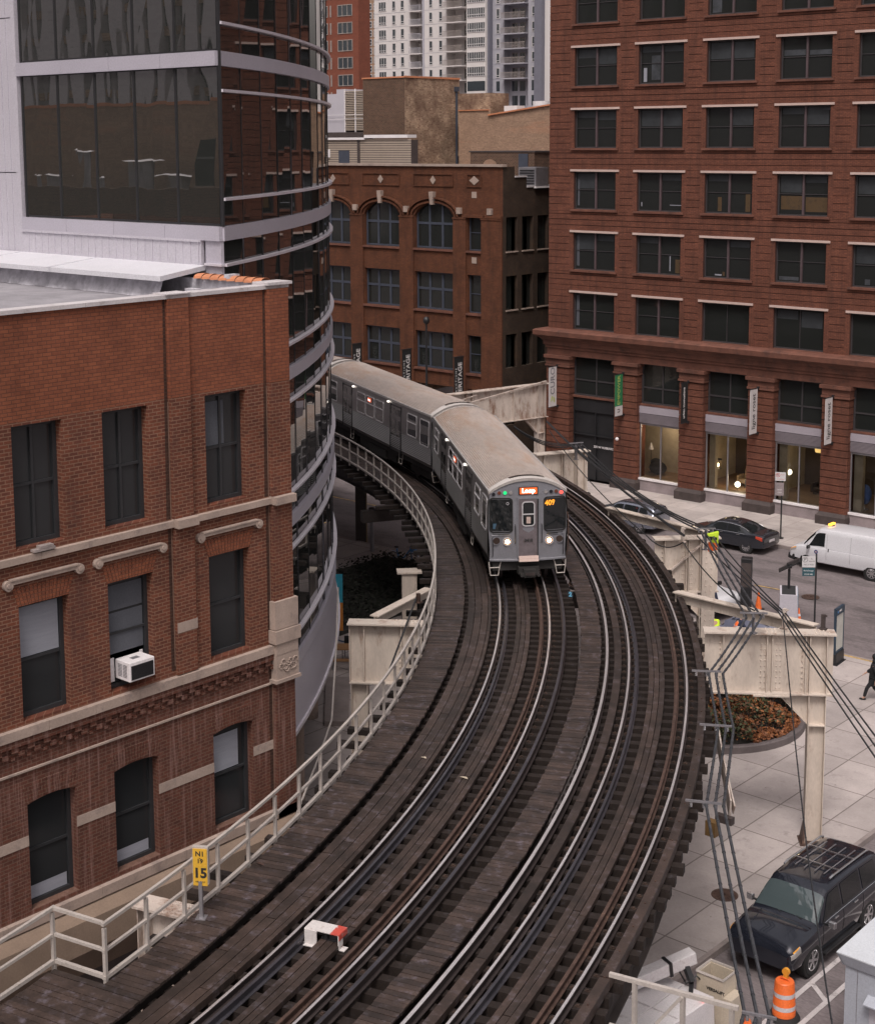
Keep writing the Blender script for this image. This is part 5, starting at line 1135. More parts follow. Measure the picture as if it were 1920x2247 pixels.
b0r = thing('edge_bracket', 'slanting cream bracket plate hanging off the outer deck edge above the plaza', 'steel support', at(1590, 1690, 5.6))
m = MB(); m.bar(at(1570, 1590, 6.1), at(1602, 1778, 5.3), .04, .55, up=(0, 0, 1)); m.bar(at(1583, 1660, 6.0), at(1610, 1778, 5.2), .03, .3); m.build('plate', M['cream_rust'], b0r, world=True)
m = MB(); p_ = at(1590, 1786, 5.2); m.box(p_[0] - .22, p_[0] + .22, p_[1] - .08, p_[1] + .08, 4.98, 5.16); m.build('foot', M['granite'], b0r, world=True)
m = MB(); p_ = at(1560, 1800, 5.8); m.box(p_[0] - .10, p_[0] + .16, p_[1] - .1, p_[1] + .1, 5.45, 5.8); m.build('block', pm('yellow_brown_rust', (.16, .09, .03), .7, var=.3), b0r, world=True)

# ---------------- small things on the deck
sg = thing('signal_sign', 'yellow sign plate with black numbers on a post at the walkway edge', 'sign', at(443, 2014, 6.46))
m = MB(); m.box(-.035, .035, -.035, .035, 0, .75); m.box(-.1, .1, -.1, .1, 0, .02); m.build('post', M['galv'], sg); m = MB(); m.box(-.155, .155, .01, .10, .68, 1.43); m.build('back_box', M['railing'], sg)
M['yellow'] = pm('sign_yellow', (.62, .36, .035), .55, var=.05)
m = MB(); m.box(-.14, .14, -.012, .008, .66, 1.40); pl2 = m.build('plate', M['yellow'], sg)
for txt, s, z, b_ in (('N1', .14, 1.30, .004), ('-', .12, 1.225, 0), ('19', .12, 1.155, .004), ('15', .27, .91, .010), ('cab signal', .052, .745, 0)): text_mesh(txt, s, M['ktext'], 'lettering', pl2, frameM((0, -.014, z), (1, 0, 0), (0, 0, 1)), .002, bold=b_)
sg.rotation_euler = (0, 0, R(33))
bx_ = thing('track_cover', 'white sheet steel cover with one red end standing in the inner track', 'equipment cover', at(722, 2070, 6.24)); bx_.rotation_euler = (0, 0, R(17)); bx_.scale = (1.15, 1.2, .85)
M['whitered'] = M['white']
m = MB(); m.box(-.36, .26, -.14, .14, .34, .355); m.box(.245, .262, -.14, .0, .02, .34); m.box(.262, .36, -.14, .0, .0, .015); m.box(-.375, -.36, -.14, .14, .02, .355); m.box(-.46, -.36, -.14, .14, .0, .02); m.hexa([(.10, -.15, .02), (.30, -.15, .02), (.30, -.14, .02), (.10, -.14, .02), (.10, -.15, .34), (.26, -.15, .34), (.26, -.14, .34), (.10, -.14, .34)]) if False else None
m.box(-.36, -.14, -.155, -.14, .0, .345); m.box(-.36, -.14, -.22, -.155, 0, .015); m.build('cover', pm('chipped_white_paint', (.58, .55, .54), .5, var=.08, dirt=(.2, .1, .07), dirt_amt=.2, dirt_scale=6), bx_)
m = MB(); m.box(.10, .265, -.142, .142, .341, .358); m.box(.263, .268, -.142, .142, .22, .34); m.build('red_end', pm('worn_red_paint', (.48, .07, .05), .5, var=.1, dirt=(.5, .42, .4), dirt_amt=.4, dirt_scale=9), bx_)
m = MB(); m.cyl((-.05, 0, .02), (-.05, 0, .25), .06, n=8); m.box(-.12, .2, -.05, .05, .05, .14); m.tube([(-.05, -.1, .1), (0, -.3, .03), (-.02, -.5, .02), (.03, -.7, .02)], .014, 5); m.build('motor', M['blackmetal'], bx_)
for (px, py, s, z, lab) in ((930, 1663, .09, 6.37, 'pale scrap of paper on the side timbers'), (1018, 1707, .13, 6.34, 'pale splinter of wood on the centre boards of the inner track'), (572, 1896, .12, 6.475, 'brown dead leaf lying on the left walkway')):
    p = at(px, py, z); m = MB(); m.poly([(-s, -.02, .003), (s * .2, -.035, .02), (s, .0, .005), (s * .3, .04, .03), (-s * .6, .035, .01)]); m.poly([(-s * .4, -.03, .0), (s * .2, -.035, .021), (s * .3, .04, .0), (-s * .6, .035, .0)])
    tag(m.build('litter', M['rust'] if 'leaf' in lab else M['int_w'], None, loc=p), lab, 'litter')
lz = thing('track_marker', 'small pale blue number plate beside the contact rail below the train', 'marker', at(1251, 1311, 6.5)); m = MB(); m.box(-.09, .09, -.01, .01, 0, .2); o = m.build('plate', pm('pale_blue_plate', (.02, .03, .04), .5), lz); text_mesh('2', .2, pm('light_blue_ink', (.15, .42, .62), .6), 'lettering', lz, frameM((0, -.014, .1), (1, 0, 0), (0, 0, 1)), .002, bold=.01); lz.rotation_euler = (0, 0, R(35))

# ---------------- cable bundles along the outer edge
M['cable'] = pm('black_cable', (.020, .021, .024), .5, var=.3, ns=8); M['cable_w'] = pm('wrapped_cable', (.040, .042, .048), .5, var=.5, ns=9, fine=40)
def cable(pts, r, label, mat='cable', sag=.0, wrap=False, grp='cables along the outer edge of the elevated railway'):
    out = []
    for a, b in zip(pts, pts[1:]):
        n = 12
        for i in range(n + (b is pts[-1])):
            f = i / n; out.append((a[0] + (b[0] - a[0]) * f, a[1] + (b[1] - a[1]) * f, a[2] + (b[2] - a[2]) * f - sag * 4 * f * (1 - f)))
    m = MB(); m.tube(out, r, 6)
    if wrap:
        acc = 0
        for a, b in zip(out, out[1:]):
            acc += math.dist(a, b)
            if acc > .22:
                acc = 0; d = Vector(b) - Vector(a); d.normalize(); c = Vector(a); m.cyl(c, c + d * .05, r * 1.22, n=6)
    return tag(m.build('cable', M[mat], None, smooth=True), label, 'cable', grp)
A4 = at(1130, 935, 7.3); A3 = at(1264, 972, 7.55); A2 = at(1548, 1160, 7.55); A1 = at(1653, 1345, 7.45)
def off(p, dx, dy, dz=0): return (p[0] + dx, p[1] + dy, p[2] + dz)
for i in range(5):
    d = (i - 2) * .13
    cable([off(A4, 0, d * .3, -i * .03), off(A3, d * .7, d * .7, -.05 - (i % 2) * .06), off(A2, d * .7, d * .7, -.05 - (i % 2) * .06)], .020 if i % 2 else .028, ['first', 'second', 'third', 'fourth', 'fifth'][i] + ' black cable in the upper bundle between the far brackets', sag=.28 + .05 * i, wrap=(i == 4))
for i in range(3):
    d = (i - 1) * .20; cable([off(A2, d * .6, d * .6, -.1), off(A1, d * .9, d * .6, -.1)], .036, ['left', 'middle', 'right'][i] + ' wrapped cable between the sedan bracket and the riveted girder', 'cable_w', .12, True)
B1 = at(1570, 1478, 6.75); B2 = at(1592, 1598, 6.65); B3 = at(1568, 1768, 6.6); B4 = at(1690, 2247, 5.6)
B4 = at(1660, 2225, 5.9)
for i in range(3):
    d = (i - 1) * .19; e = (d * .8, d * .6)
    cable([off(A1, d * .9, d * .6, -.15), off(B1, *e), off(B2, *e), off(B3, *e), off(B4, d * 1.1, d * .4), off(B4, d * 1.1 + 1.0, -2.5 + d * .4, -.1)], .034, ['leftmost', 'middle', 'rightmost'][i] + ' wrapped cable hanging down past the orange planter', 'cable_w', .06, True)
C1 = at(1716, 1343, 7.3); C2 = at(1920, 1632, 7.0)
for i in range(3):
    d = (i - 1) * .22; cable([off(A2, d, d, -.25), off(C1, d * .7, 0, -.03 * i), (C2[0] + d * 1.6 + (C2[0] - C1[0]) * 1.0, C2[1] + (C2[1] - C1[1]), C2[2] - .2)], .024, ['lower', 'middle', 'upper'][i] + ' black cable from the girder post to the right edge', 'cable', .10)
D1 = at(1825, 2247, 6.4)
cable([C1, at(1745, 1640, 7.0), at(1772, 1880, 6.8), at(1800, 2080, 6.6), D1, off(D1, .3, -2, -.1)], .016, 'thin twisted wire hanging from the girder post down over the black vehicle', 'cable', .02, True)
cable([at(1205, 945, 7.2), at(1418, 1175, 6.9), at(1498, 1190, 7.1), at(1655, 1340, 7.2)], .022, 'thin loose wire drooping behind the train toward the rusty post', 'cable', .3)
cable([at(1200, 925, 7.4), at(1500, 1175, 7.2)], .05, 'thick black cable running low from behind the train to the rusty girder post', 'cable', .25)
cable([at(742, 1290, 6.2), at(738, 1420, 5.6), at(728, 1580, 5.2), at(704, 1650, 5.2), at(650, 1790, 6.4)], .028, 'pale conduit looping from the skirt of the glass building to the white railing', 'railing', 0, grp=None)
cable([at(915, 1308, 6.9), at(852, 1478, 6.8), at(826, 1512, 6.7)], .03, 'dark stay cable slanting across the left cream girder to the railing', 'cable', .0, grp=None)
def cbracket(p, label, dirv, L=.75, h=.5, drop=True):
    c = thing('cable_bracket', label, 'bracket', p); m = MB(); d = Vector((dirv[0], dirv[1], 0)).normalized(); m.bar(-d * L / 2, d * L / 2, .05, .045); m.build('arm', M['galv'], c)
    if drop: m = MB(); m.bar((0, 0, 0), (0, 0, -h), .07, .07); m.box(-.1, .1, -.1, .1, -h - .02, -h); m.build('post', M['galv'], c)
    m = MB()
    for q in (-.35, 0, .35): m.cyl(d * L * q + Vector((0, 0, -.03)), d * L * q + Vector((0, 0, -.14)), .035, n=8)
    m.build('insulators', M['chrome'], c); return c
rd = lambda th: (math.cos(R(th)), math.sin(R(th)))
cbracket(A3, 'galvanised cable bracket on the girder behind the front train car', rd(60), .7, .75); cbracket(A2, 'galvanised cable bracket on the girder beside the dark sedan', rd(46), .7, .75); cbracket(A1, 'galvanised cable bracket above the riveted girder in front of the planter', rd(36), .8, .6)
for p, th, lab in ((B1, 34, 'upper bar bracket holding cables off the deck edge by the riveted girder'), (B2, 30.5, 'middle bar bracket holding cables off the deck edge beside the planter'), (B3, 26, 'lower bar bracket holding cables off the deck edge above the plaza')): cbracket(off(p, -rd(th)[0] * .25, -rd(th)[1] * .25, .06), lab, rd(th), .80, .3, False)
B4b = cbracket(at(1665, 2228, 5.95), 'flat grey bracket plate below the hanging cables beside the traffic drums', rd(20), .6, .5, True)
for p, h, lab in ((at(1497, 1190, 6.76), .55, 'small rusty upright post on the girder beside the dark sedan'), (at(1720, 1378, 6.76), .60, 'cream upright post on the riveted girder carrying the right-hand cables'), (at(1263, 1003, 6.76), .35, 'small cream post on the far girder end beside the train roof'), (at(1805, 1380, 6.76), .45, 'black upright stub at the outer end of the riveted girder')):
    m = MB(); m.box(-.05, .05, -.05, .05, 0, h); m.box(-.11, .11, -.09, .09, 0, .03); m.bar((-.05, 0, h - .03), (.12, 0, h - .03), .04, .05)
    tag(m.build('cable_post', M['granite'] if 'black' in lab else M['cream_rust'], None, loc=p), lab, 'post')
pp = at(918, 1322, 6.78); m = MB(); m.box(-.05, .05, -.05, .05, 0, .3); m.box(-.1, .1, -.1, .1, 0, .03); tag(m.build('cable_post', M['rust'], None, loc=pp), 'rusty stub post on the diagonal beam behind the left cream girder', 'post')
# ================================================================ train cars
M['roofskin'] = pm('dusty_corrugated_roof', (.47, .40, .36), .48, .15, var=.2, ns=.45, fine=6, finev=.10, dirt=(.42, .275, .19), dirt_amt=.55, dirt_scale=.8, stretch=(.35, 1.2, 1))
M['steel'] = pm('dull_stainless_side', (.26, .25, .25), .3, .75, var=.15, ns=.7, stretch=(.3, 1, 1))
M['face'] = pm('blue_grey_train_front', (.23, .23, .255), .4, .3, var=.08, ns=2)
M['doorm'] = pm('worn_train_door', (.165, .14, .15), .5, .3, var=.18, ns=4, dirt=(.09, .06, .05), dirt_amt=.25, dirt_scale=5)
M['roofedge'] = pm('pale_roof_edge', (.62, .58, .55), .45, .1, var=.06)
M['eave'] = pm('bright_eave_strip', (.50, .48, .47), .35, .4, var=.1)
M['tglass'] = glassy('train_window_glass', (.010, .012, .013), 1.7, .04)
M['tframe'] = pm('polished_window_frame', (.62, .60, .62), .3, .3, var=.05, bmp=0)
M['under'] = pm('sooty_undercarriage', (.022, .020, .019), .8, var=.3)
M['headlit'] = emis('lit_headlight', (1, .66, .34), 22); M['headoff'] = glassy('unlit_lamp', (.05, .035, .03), 1.5, .1)
M['green_l'] = emis('green_marker', (.01, .60, .16), 1.3); M['red_l'] = emis('red_marker', (1, .06, .045), 2.2); M['brown_l'] = pm('brown_lens', (.16, .05, .03), .3); M['grey_l'] = pm('grey_lens', (.30, .28, .28), .3); M['black_l'] = pm('black_lens', (.015, .015, .02), .3)
M['dest'] = emis('orange_sign_panel', (1, .14, .03), 1.0); M['dest_s'] = emis('dim_side_sign', (1, .16, .06), .55); M['dest_t'] = emis('sign_letters', (1, .93, .88), 2.0); M['run_t'] = emis('amber_run_number', (1, .34, .03), 1.1); M['sidelamp'] = emis('side_marker', (1, .9, .8), 2.2)
CL, HWD = 14.15, 1.36
def section(sx=1.0, zs=1.0, ribs_=True):
    # cross-section from bottom left round the roof to bottom right
    pts = []
    side = [(.98, 1.27), (1.0, 1.31)]
    z = 1.12
    if ribs_:
        k = 0
        while z < 1.98: pts_ = None; side.append((z, HWD + (.012 if k % 2 else -.012))); z += .04; k += 1
    side += [(2.02, HWD), (2.6, HWD - .005), (3.05, HWD - .035), (3.22, HWD - .07)]
    return side
def roofline(y):      # height of the roof above the rail at lateral y
    w_ = HWD - .05; return 3.26 + .46 * (1 - (abs(y) / w_) ** 2.2)
def rrect(cx, cz, hw, hh, r, n=5):
    out = []
    for (sx, sz, a0) in ((1, 1, 0), (-1, 1, 90), (-1, -1, 180), (1, -1, 270)):
        for i in range(n + 1): a = R(a0 + 90 * i / n); out.append((cx + sx * (hw - r) + r * math.cos(a), cz + sz * (hh - r) + r * math.sin(a)))
    return out
def face_bulge(y): return .16 * (1 - (y / HWD) ** 2)
def train_car(label, front=True, detail=True):
    t = thing('train_car', label, 'train car', (0, 0, 0), 0, 'cars of the train'); L2 = CL / 2
    # sides
    m = MB(); sd_ = section()
    for s in (-1, 1):
        for (z0, w0), (z1, w1) in zip(sd_, sd_[1:]): m.poly([(-L2, s * w0, z0), (L2, s * w0, z0), (L2, s * w1, z1), (-L2, s * w1, z1)])
    m.poly([(-L2, -1.27, .98), (L2, -1.27, .98), (L2, 1.27, .98), (-L2, 1.27, .98)]); m.build('side_walls', M['steel'], t)
    # corrugated roof
    m = MB(); n = 84; prof = []
    for i in range(n + 1):
        y = -(HWD - .07) + 2 * (HWD - .07) * i / n; prof.append((y, roofline(y) + (.020 if i % 2 else 0)))
    rings = [[(x, y, z) for y, z in prof] for x in (-L2 + .10, L2 - .25)]; m.loft(rings, close=False, cap=False); m.build('roof', M['roofskin'], t)
    m = MB()
    for s in (-1, 1): m.bar((-L2, s * (HWD - .06), 3.25), (L2 - .05, s * (HWD - .06), 3.25), .07, .09)
    m.build('eave_strips', M['eave'], t)
    # ends
    for e in (1, -1):
        m = MB(); N = 16; ys = [-HWD + .03 + 2 * (HWD - .03) * i / N for i in range(N + 1)]
        zb = .90
        def ex(y, z): return e * (L2 - .02 + (face_bulge(y) if e > 0 else .04) - (.05 * max(0, z - 2.0)))
        wz = lambda y, z: y * (1 if z < 2.6 else 1 - .03 * (z - 2.6) / .6) * (1 if z > 1.3 else .965)
        zsteps = [zb, 1.3, 2.0, 2.7, 3.1]
        for i in range(N):
            a, b = ys[i], ys[i + 1]
            zl = zsteps + [None]
            for j in range(len(zsteps)):
                za0 = zb1 = zsteps[j]; za1 = zsteps[j + 1] if j + 1 < len(zsteps) else roofline(a) - .03; zb2 = zsteps[j + 1] if j + 1 < len(zsteps) else roofline(b) - .03
                m.poly([(ex(a, za0), wz(a, za0), za0), (ex(b, zb1), wz(b, zb1), zb1), (ex(b, zb2), wz(b, zb2), zb2), (ex(a, za1), wz(a, za1), za1)])
        m.build('end_face', M['face'], t, smooth=True)
        # roof cap: pale curved visor
        m = MB(); r0, r1, r2 = [], [], []
        for i in range(25):
            y = -(HWD - .03) + 2 * (HWD - .03) * i / 24; z = roofline(y)
            r0.append((e * (L2 - .30), y, z + .02)); r1.append((e * (L2 + (face_bulge(y) if e > 0 else .04) - .03), y, z + .0)); r2.append((e * (L2 + (face_bulge(y) if e > 0 else .04) - .06), y, z - .10))
        m.loft([r0, r1, r2], close=False, cap=False); m.build('roof_visor', M['roofedge'], t, smooth=True)
        if e > 0:
            m = MB(); m.loft([[(L2 - .30 + q * .16, y, roofline(y) + .03 + q * .03) for y in [-.6 + .1 * i for i in range(13)]] for q in (-1, 0, 1)], close=False, cap=False); m.build('roof_hatch_lip', M['rust'], t)
    # windows and doors on both sides; xs measured from the rear end
    for s in (-1, 1):
        yf = lambda z, d=0: s * (HWD - (.005 if z > 2 else 0) - max(0, z - 2.6) * .07 + d)
        def pane(x0, x1, z0, z1, split=2.62, name='window'):
            X0, X1 = x0 - 7.3, x1 - 7.3; X0 *= CL / 14.6; X1 *= CL / 14.6
            fr = MB(); o_ = rrect((X0 + X1) / 2, (z0 + z1) / 2, (X1 - X0) / 2, (z1 - z0) / 2, .10); i_ = rrect((X0 + X1) / 2, (z0 + z1) / 2, (X1 - X0) / 2 - .045, (z1 - z0) / 2 - .045, .07)
            fr.loft([[(x, yf(z, .004), z) for x, z in o_], [(x, yf(z, .022), z) for x, z in o_], [(x, yf(z, .022), z) for x, z in i_], [(x, yf(z, .006), z) for x, z in i_]], cap=False)
            if split: fr.bar((X0 + .03, yf(split, .014), split), (X1 - .03, yf(split, .014), split), .03, .035)
            wdw = fr.build(name, M['tframe'], t); g = MB(); g.poly([(x, yf(z, .009), z) for x, z in i_]); g.build('pane', M['tglass'], wdw)
        def door(x0, x1):
            X0, X1 = (x0 - 7.3) * CL / 14.6, (x1 - 7.3) * CL / 14.6; d = MB(); mid = (X0 + X1) / 2
            for a, b in ((X0, mid - .01), (mid + .01, X1)):
                d.hexa([(a, yf(1.0, -.04), 1.0), (b, yf(1.0, -.04), 1.0), (b, yf(1.0, .006), 1.0), (a, yf(1, .006), 1.0), (a, yf(3.1, -.04), 3.08), (b, yf(3.1, -.04), 3.08), (b, yf(3.1, .006), 3.08), (a, yf(3.1, .006), 3.08)])
            for x in (X0, X1): d.bar((x, yf(1.0, .015), 1.0), (x, yf(3.1, .015), 3.1), .04, .03)
            dd = d.build('side_door', pm_door, t); g = MB()
            for a, b in ((X0 + .07, mid - .06), (mid + .06, X1 - .07)): g.poly([(x, yf(z, .012), z) for x, z in rrect((a + b) / 2, 2.3, (b - a) / 2, .62, .08)])
            g.build('pane', M['tglass'], dd)
        pane(.7, 1.95, 2.0, 3.0); door(2.85, 4.2); pane(5.0, 6.15, 2.0, 3.0); pane(6.27, 7.45, 2.0, 3.0); pane(7.57, 8.7, 2.0, 3.0); door(9.6, 10.95); pane(11.75, 12.9, 2.0, 3.0); pane(13.3, 14.35, 1.85, 3.0, None, 'cab_window')
        m = MB(); X = (6.8 - 7.3); m.box(X - .2, X + .2, min(yf(2.8, .015), yf(2.8, .03)), max(yf(2.8, .015), yf(2.8, .03)), 2.72, 2.91); ds = m.build('side_sign', M['dest_s'], t)
        text_mesh('Loop', .14, M['dest_t'], 'lettering', ds, frameM((X, yf(2.8, .033), 2.82), (-s, 0, 0) if s > 0 else (1, 0, 0), (0, 0, 1)), .001, bold=.004)
        for xx in (4.45, 9.35):
            m = MB(); X = (xx - 7.3) * CL / 14.6; m.box(X - .05, X + .05, min(s * (HWD - .04), s * (HWD + .03)), max(s * (HWD - .04), s * (HWD + .03)), 3.10, 3.17); m.build('side_lamp', M['sidelamp'], t)
    # undercarriage
    m = MB(); m.box(-L2 + .2, L2 - .1, -1.2, 1.2, .72, .975); m.box(-2.4, 2.4, -1.15, 1.15, .35, .74); m.box(-.9, 1.2, -1.22, 1.22, .3, .7); m.build('underframe', M['under'], t)
    for x in (-5.1, 5.1):
        bg_ = MB(); bg_.box(x - 1.2, x + 1.2, -1.02, -.88, .3, .6); bg_.box(x - 1.2, x + 1.2, .88, 1.02, .3, .6); bg_.box(x - .2, x + .2, -1.0, 1.0, .35, .72); bo = bg_.build('bogie', M['under'], t)
        for dx in (-.95, .95):
            w_ = MB(); w_.cyl((x + dx, -.9, .36), (x + dx, .9, .36), .06, n=8)
            for s in (-1, 1): w_.cyl((x + dx, s * .72, .36), (x + dx, s * .84, .36), .36, n=20)
            w_.build('wheel_pair', M['railside'], bo)
    for x in (-3.2, 3.3): 
        m = MB()
        for s in (-1, 1): m.cut(); m.tube([(x - .22, s * 1.26, .95), (x - .18, s * 1.3, .5), (x + .18, s * 1.3, .5), (x + .22, s * 1.26, .95)], .014, 5); m.tube([(x - .2, s * 1.28, .72), (x + .2, s * 1.28, .72)], .014, 5)
        m.build('step_iron', M['railing'], t)
    if not front: return t
    # ---- front fittings
    X = L2; Fx = lambda y, z, d=0: X - .02 + face_bulge(y) - .05 * max(0, z - 2.0) + d
    def plate(pts, d, mat, name, par=None): m = MB(); m.poly([(Fx(y, z, d), y, z) for y, z in pts]); return m.build(name, mat, par or t)
    def strip(outer, inner, d, mat, name, par=None):
        m = MB(); m.loft([[(Fx(y, z, d - .012), y, z) for y, z in outer], [(Fx(y, z, d + .01), y, z) for y, z in outer], [(Fx(y, z, d + .01), y, z) for y, z in inner], [(Fx(y, z, d - .012), y, z) for y, z in inner]], cap=False); return m.build(name, mat, par or t)
    for c in (-.915, .915):
        o_ = rrect(c, 2.46, .395, .59, .13); i_ = rrect(c, 2.46, .355, .55, .10)
        w_ = strip(o_, i_, .008, M['black'], 'front_window')
        m = MB(); NS = 8
        # glass follows the bulge: slice into vertical strips
        for k in range(NS):
            a = c - .36 + .72 * k / NS; b = c - .36 + .72 * (k + 1) / NS; m.poly([(Fx(a, 1.92, .006), a, 1.93), (Fx(b, 1.92, .006), b, 1.93), (Fx(b, 3.0, .006), b, 2.99), (Fx(a, 3.0, .006), a, 2.99)])
        m.build('pane', M['tglass'], w_)
    m = MB(); m.box(Fx(0, 1, -.0) , Fx(0, 1, .04), -.37, -.335, 1.0, 3.02); m.box(Fx(0, 1, 0), Fx(0, 1, .04), .335, .37, 1.0, 3.02); m.box(Fx(0, 1, 0) - .05, Fx(0, 3, .03), -.37, .37, 3.0, 3.04)
    m.build('door_frame', M['face'], t)
    m = MB(); m.hexa([(Fx(.33, .96, .03), -.33, 1.06), (Fx(.33, .96, .03), .33, 1.06), (Fx(0, .96, -.2), .33, 1.06), (Fx(0, .96, -.2), -.33, 1.06), (Fx(.33, 3, .03), -.33, 3.0), (Fx(.33, 3, .03), .33, 3.0), (Fx(0, 3, -.2), .33, 3.0), (Fx(0, 3, -.2), -.33, 3.0)])
    dr = m.build('front_door', M['doorm'], t)
    m = MB(); m.box(X + .105, X + .17, .30, .345, 1.05, 3.0); m.build('door_shadow_edge', M['black'], t)
    def dF(z): return Fx(.33, z, .034)
    o_ = rrect(0, 2.50, .22, .42, .11); i_ = rrect(0, 2.50, .185, .385, .08); m = MB(); m.loft([[(dF(z) - .02, y, z) for y, z in o_], [(dF(z) + .01, y, z) for y, z in o_], [(dF(z) + .01, y, z) for y, z in i_], [(dF(z) - .02, y, z) for y, z in i_]], cap=False); m.box(dF(2.5) - .01, dF(2.5) + .01, -.19, .19, 2.47, 2.51); dw = m.build('door_window', M['tframe'], dr)
    m = MB(); m.poly([(dF(z) - .002, y, z) for y, z in rrect(0, 2.5, .19, .39, .08)]); m.build('pane', M['tglass'], dw)
    m = MB(); m.box(dF(2.3), dF(2.3) + .006, -.07, .07, 2.18, 2.40); m.cyl((dF(2.3) + .004, 0, 2.32), (dF(2.3) + .012, 0, 2.32), .045, n=12); m.build('door_notice', M['lintel'], dr)
    text_mesh('3410', .14, M['ktext'], 'car_number', t, frameM((dF(1.55) + .012, 0, 1.60), (0, 1, 0), (-.05, 0, 1)), .002, bold=.004)
    m = MB(); m.box(Fx(0, .9) - .2, Fx(0, .9, .10), -.33, .33, .96, 1.0); m.hexa([(Fx(0, .9, .0), -.33, .90), (Fx(0, .9, .0), .33, .9), (Fx(0, .9, .14), .33, .9), (Fx(0, .9, .14), -.33, .9), (Fx(0, 1, .0), -.33, 1.07), (Fx(0, 1, .0), .33, 1.07), (Fx(0, 1, .06), .33, 1.07), (Fx(0, 1, .06), -.33, 1.07)]); m.build('door_step', M['lintel'], t)
    m = MB(); N = 14
    m.loft([[(Fx(y, .9, d), y, z) for y in [-1.3 + 2.6 * i / N for i in range(N + 1)]] for d, z in ((0, .90), (.05, .90), (.05, .95), (0, .97))], close=False, cap=False); m.build('front_lip', M['face'], t)
    # lamps
    for y, z, lit in ((-1.07, 1.60, 0), (-.71, 1.57, 1), (.71, 1.57, 1), (1.07, 1.60, 0)):
        m = MB(); m.cyl((Fx(y, z, -.02), y, z), (Fx(y, z, .035), y, z), .145, n=24); rim = m.build('headlight', M['roofedge'] if lit else M['face'], t); m = MB(); m.cyl((Fx(y, z, .035), y, z), (Fx(y, z, .04), y, z), .115, n=24); m.build('lens', M['brown_l' if lit else 'headoff'], rim)
        if lit:
            m = MB(); m.sphere((Fx(y, z, .045), y, z), .075, 16, 8, (.3, 1, 1)); m.build('bulb', M['headlit'], rim)
    for y, mt in ((-1.16, 'black_l'), (-.97, 'brown_l'), (-.78, 'green_l'), (-.59, 'grey_l'), (.60, 'grey_l'), (.78, 'black_l'), (.96, 'brown_l'), (1.14, 'red_l')):
        z = 3.22 - .05 * (abs(y) > 1); m = MB(); m.cyl((Fx(y, z, -.02), y, z), (Fx(y, z, .02), y, z), .078, n=16); rim = m.build('marker_light', M['face'], t); m = MB(); m.cyl((Fx(y, z, .02), y, z), (Fx(y, z, .03), y, z), .06, n=16); m.build('lens', M[mt], rim)
    m = MB(); m.box(Fx(0, 3.28, -.05), Fx(0, 3.28, .03), -.33, .33, 3.15, 3.41); sb = m.build('sign_box', M['black'], t); m = MB(); m.box(Fx(0, 3.28, .03), Fx(0, 3.28, .04), -.29, .29, 3.175, 3.385); dp = m.build('destination_sign', M['dest'], sb)
    text_mesh('Loop', .215, M['dest_t'], 'lettering', dp, frameM((Fx(0, 3.28, .043), 0, 3.285), (0, 1, 0), (0, 0, 1)), .002, bold=.006)
    text_mesh('409', .25, M['run_t'], 'run_number', t, frameM((Fx(.72, 2.84, .022), .74, 2.84), (-.28, 1, 0), (0, 0, 1)), .002, bold=.008)
    m = MB(); m.loft([[(Fx(-.62, 2.84, .014), -.70 + r_ * math.cos(a), 2.86 + r_ * math.sin(a)) for a in [j * math.pi / 6 for j in range(12)]] for r_ in (.05, .035)], cap=False); m.build('window_vent', M['tframe'], t)
    m = MB(); m.box(Fx(-1.15, 2.1, .012), Fx(-1.15, 2.1, .016), -1.18, -1.02, 2.0, 2.18); m.build('blue_notice', pm('faded_blue_paper', (.05, .11, .17), .7), t)
    # grab bars, wipers
    def gb(pts, name='grab_bar', r_=.014, mt='blackmetal'): m = MB(); m.tube([(Fx(y, z, d), y, z) for y, z, d in pts], r_, 6); m.build(name, M[mt], t)
    for s in (-1, 1):
        gb([(s * 1.20, 1.05, 0), (s * 1.20, 1.08, .06), (s * 1.20, 1.65, .06), (s * 1.20, 1.68, 0)]); gb([(s * .45, 1.5, 0), (s * .45, 1.53, .06), (s * .45, 2.12, .06), (s * .45, 2.15, 0)])
        gb([(s * .66, 1.83, 0), (s * .66, 1.83, .05), (s * 1.18, 1.83, .05), (s * 1.18, 1.83, 0)]); gb([(s * .62, 1.77, .02), (s * 1.22, 1.77, .02)], 'drip_rail', .018, 'face'); gb([(s * 1.02, 1.80, .03), (s * .62, 1.80, .04)], 'wiper', .012)
    m = MB(); m.tube([(X + .02, 1.33, 1.0), (X + .05, 1.38, 1.4), (X + .05, 1.38, 2.3), (X + .0, 1.34, 2.5)], .02, 6); m.build('side_handle', M['rust'], t)
    # below the face: buffer beam, coupler and stirrups
    m = MB(); m.box(X - .6, X - .02, -1.18, 1.18, .55, .89); m.box(X - .5, X + .25, -.35, .35, .45, .7); m.box(X + .1, X + .45, -.2, .2, .40, .66); m.cyl((X + .3, -.28, .5), (X + .55, -.28, .5), .06, n=8); m.cyl((X + .3, .28, .5), (X + .55, .28, .5), .06, n=8); m.box(X + .40, X + .46, -.26, .26, .48, .58)
    m.build('coupler', M['under'], t); m = MB(); m.box(X + .46, X + .48, -.16, .16, .47, .57); m.build('coupler_face', M['railside'], t)
    for s in (-1, 1):
        m = MB(); m.tube([(X - .02, s * .90, .86), (X + .0, s * .95, .70), (X + .02, s * 1.0, .40), (X + .02, s * 1.26, .40), (X + .0, s * 1.30, .70), (X - .02, s * 1.31, .86)], .022, 6); m.tube([(X, s * .95, .66), (X, s * 1.30, .66)], .02, 6); m.build('stirrup', M['railing'], t)
    return t
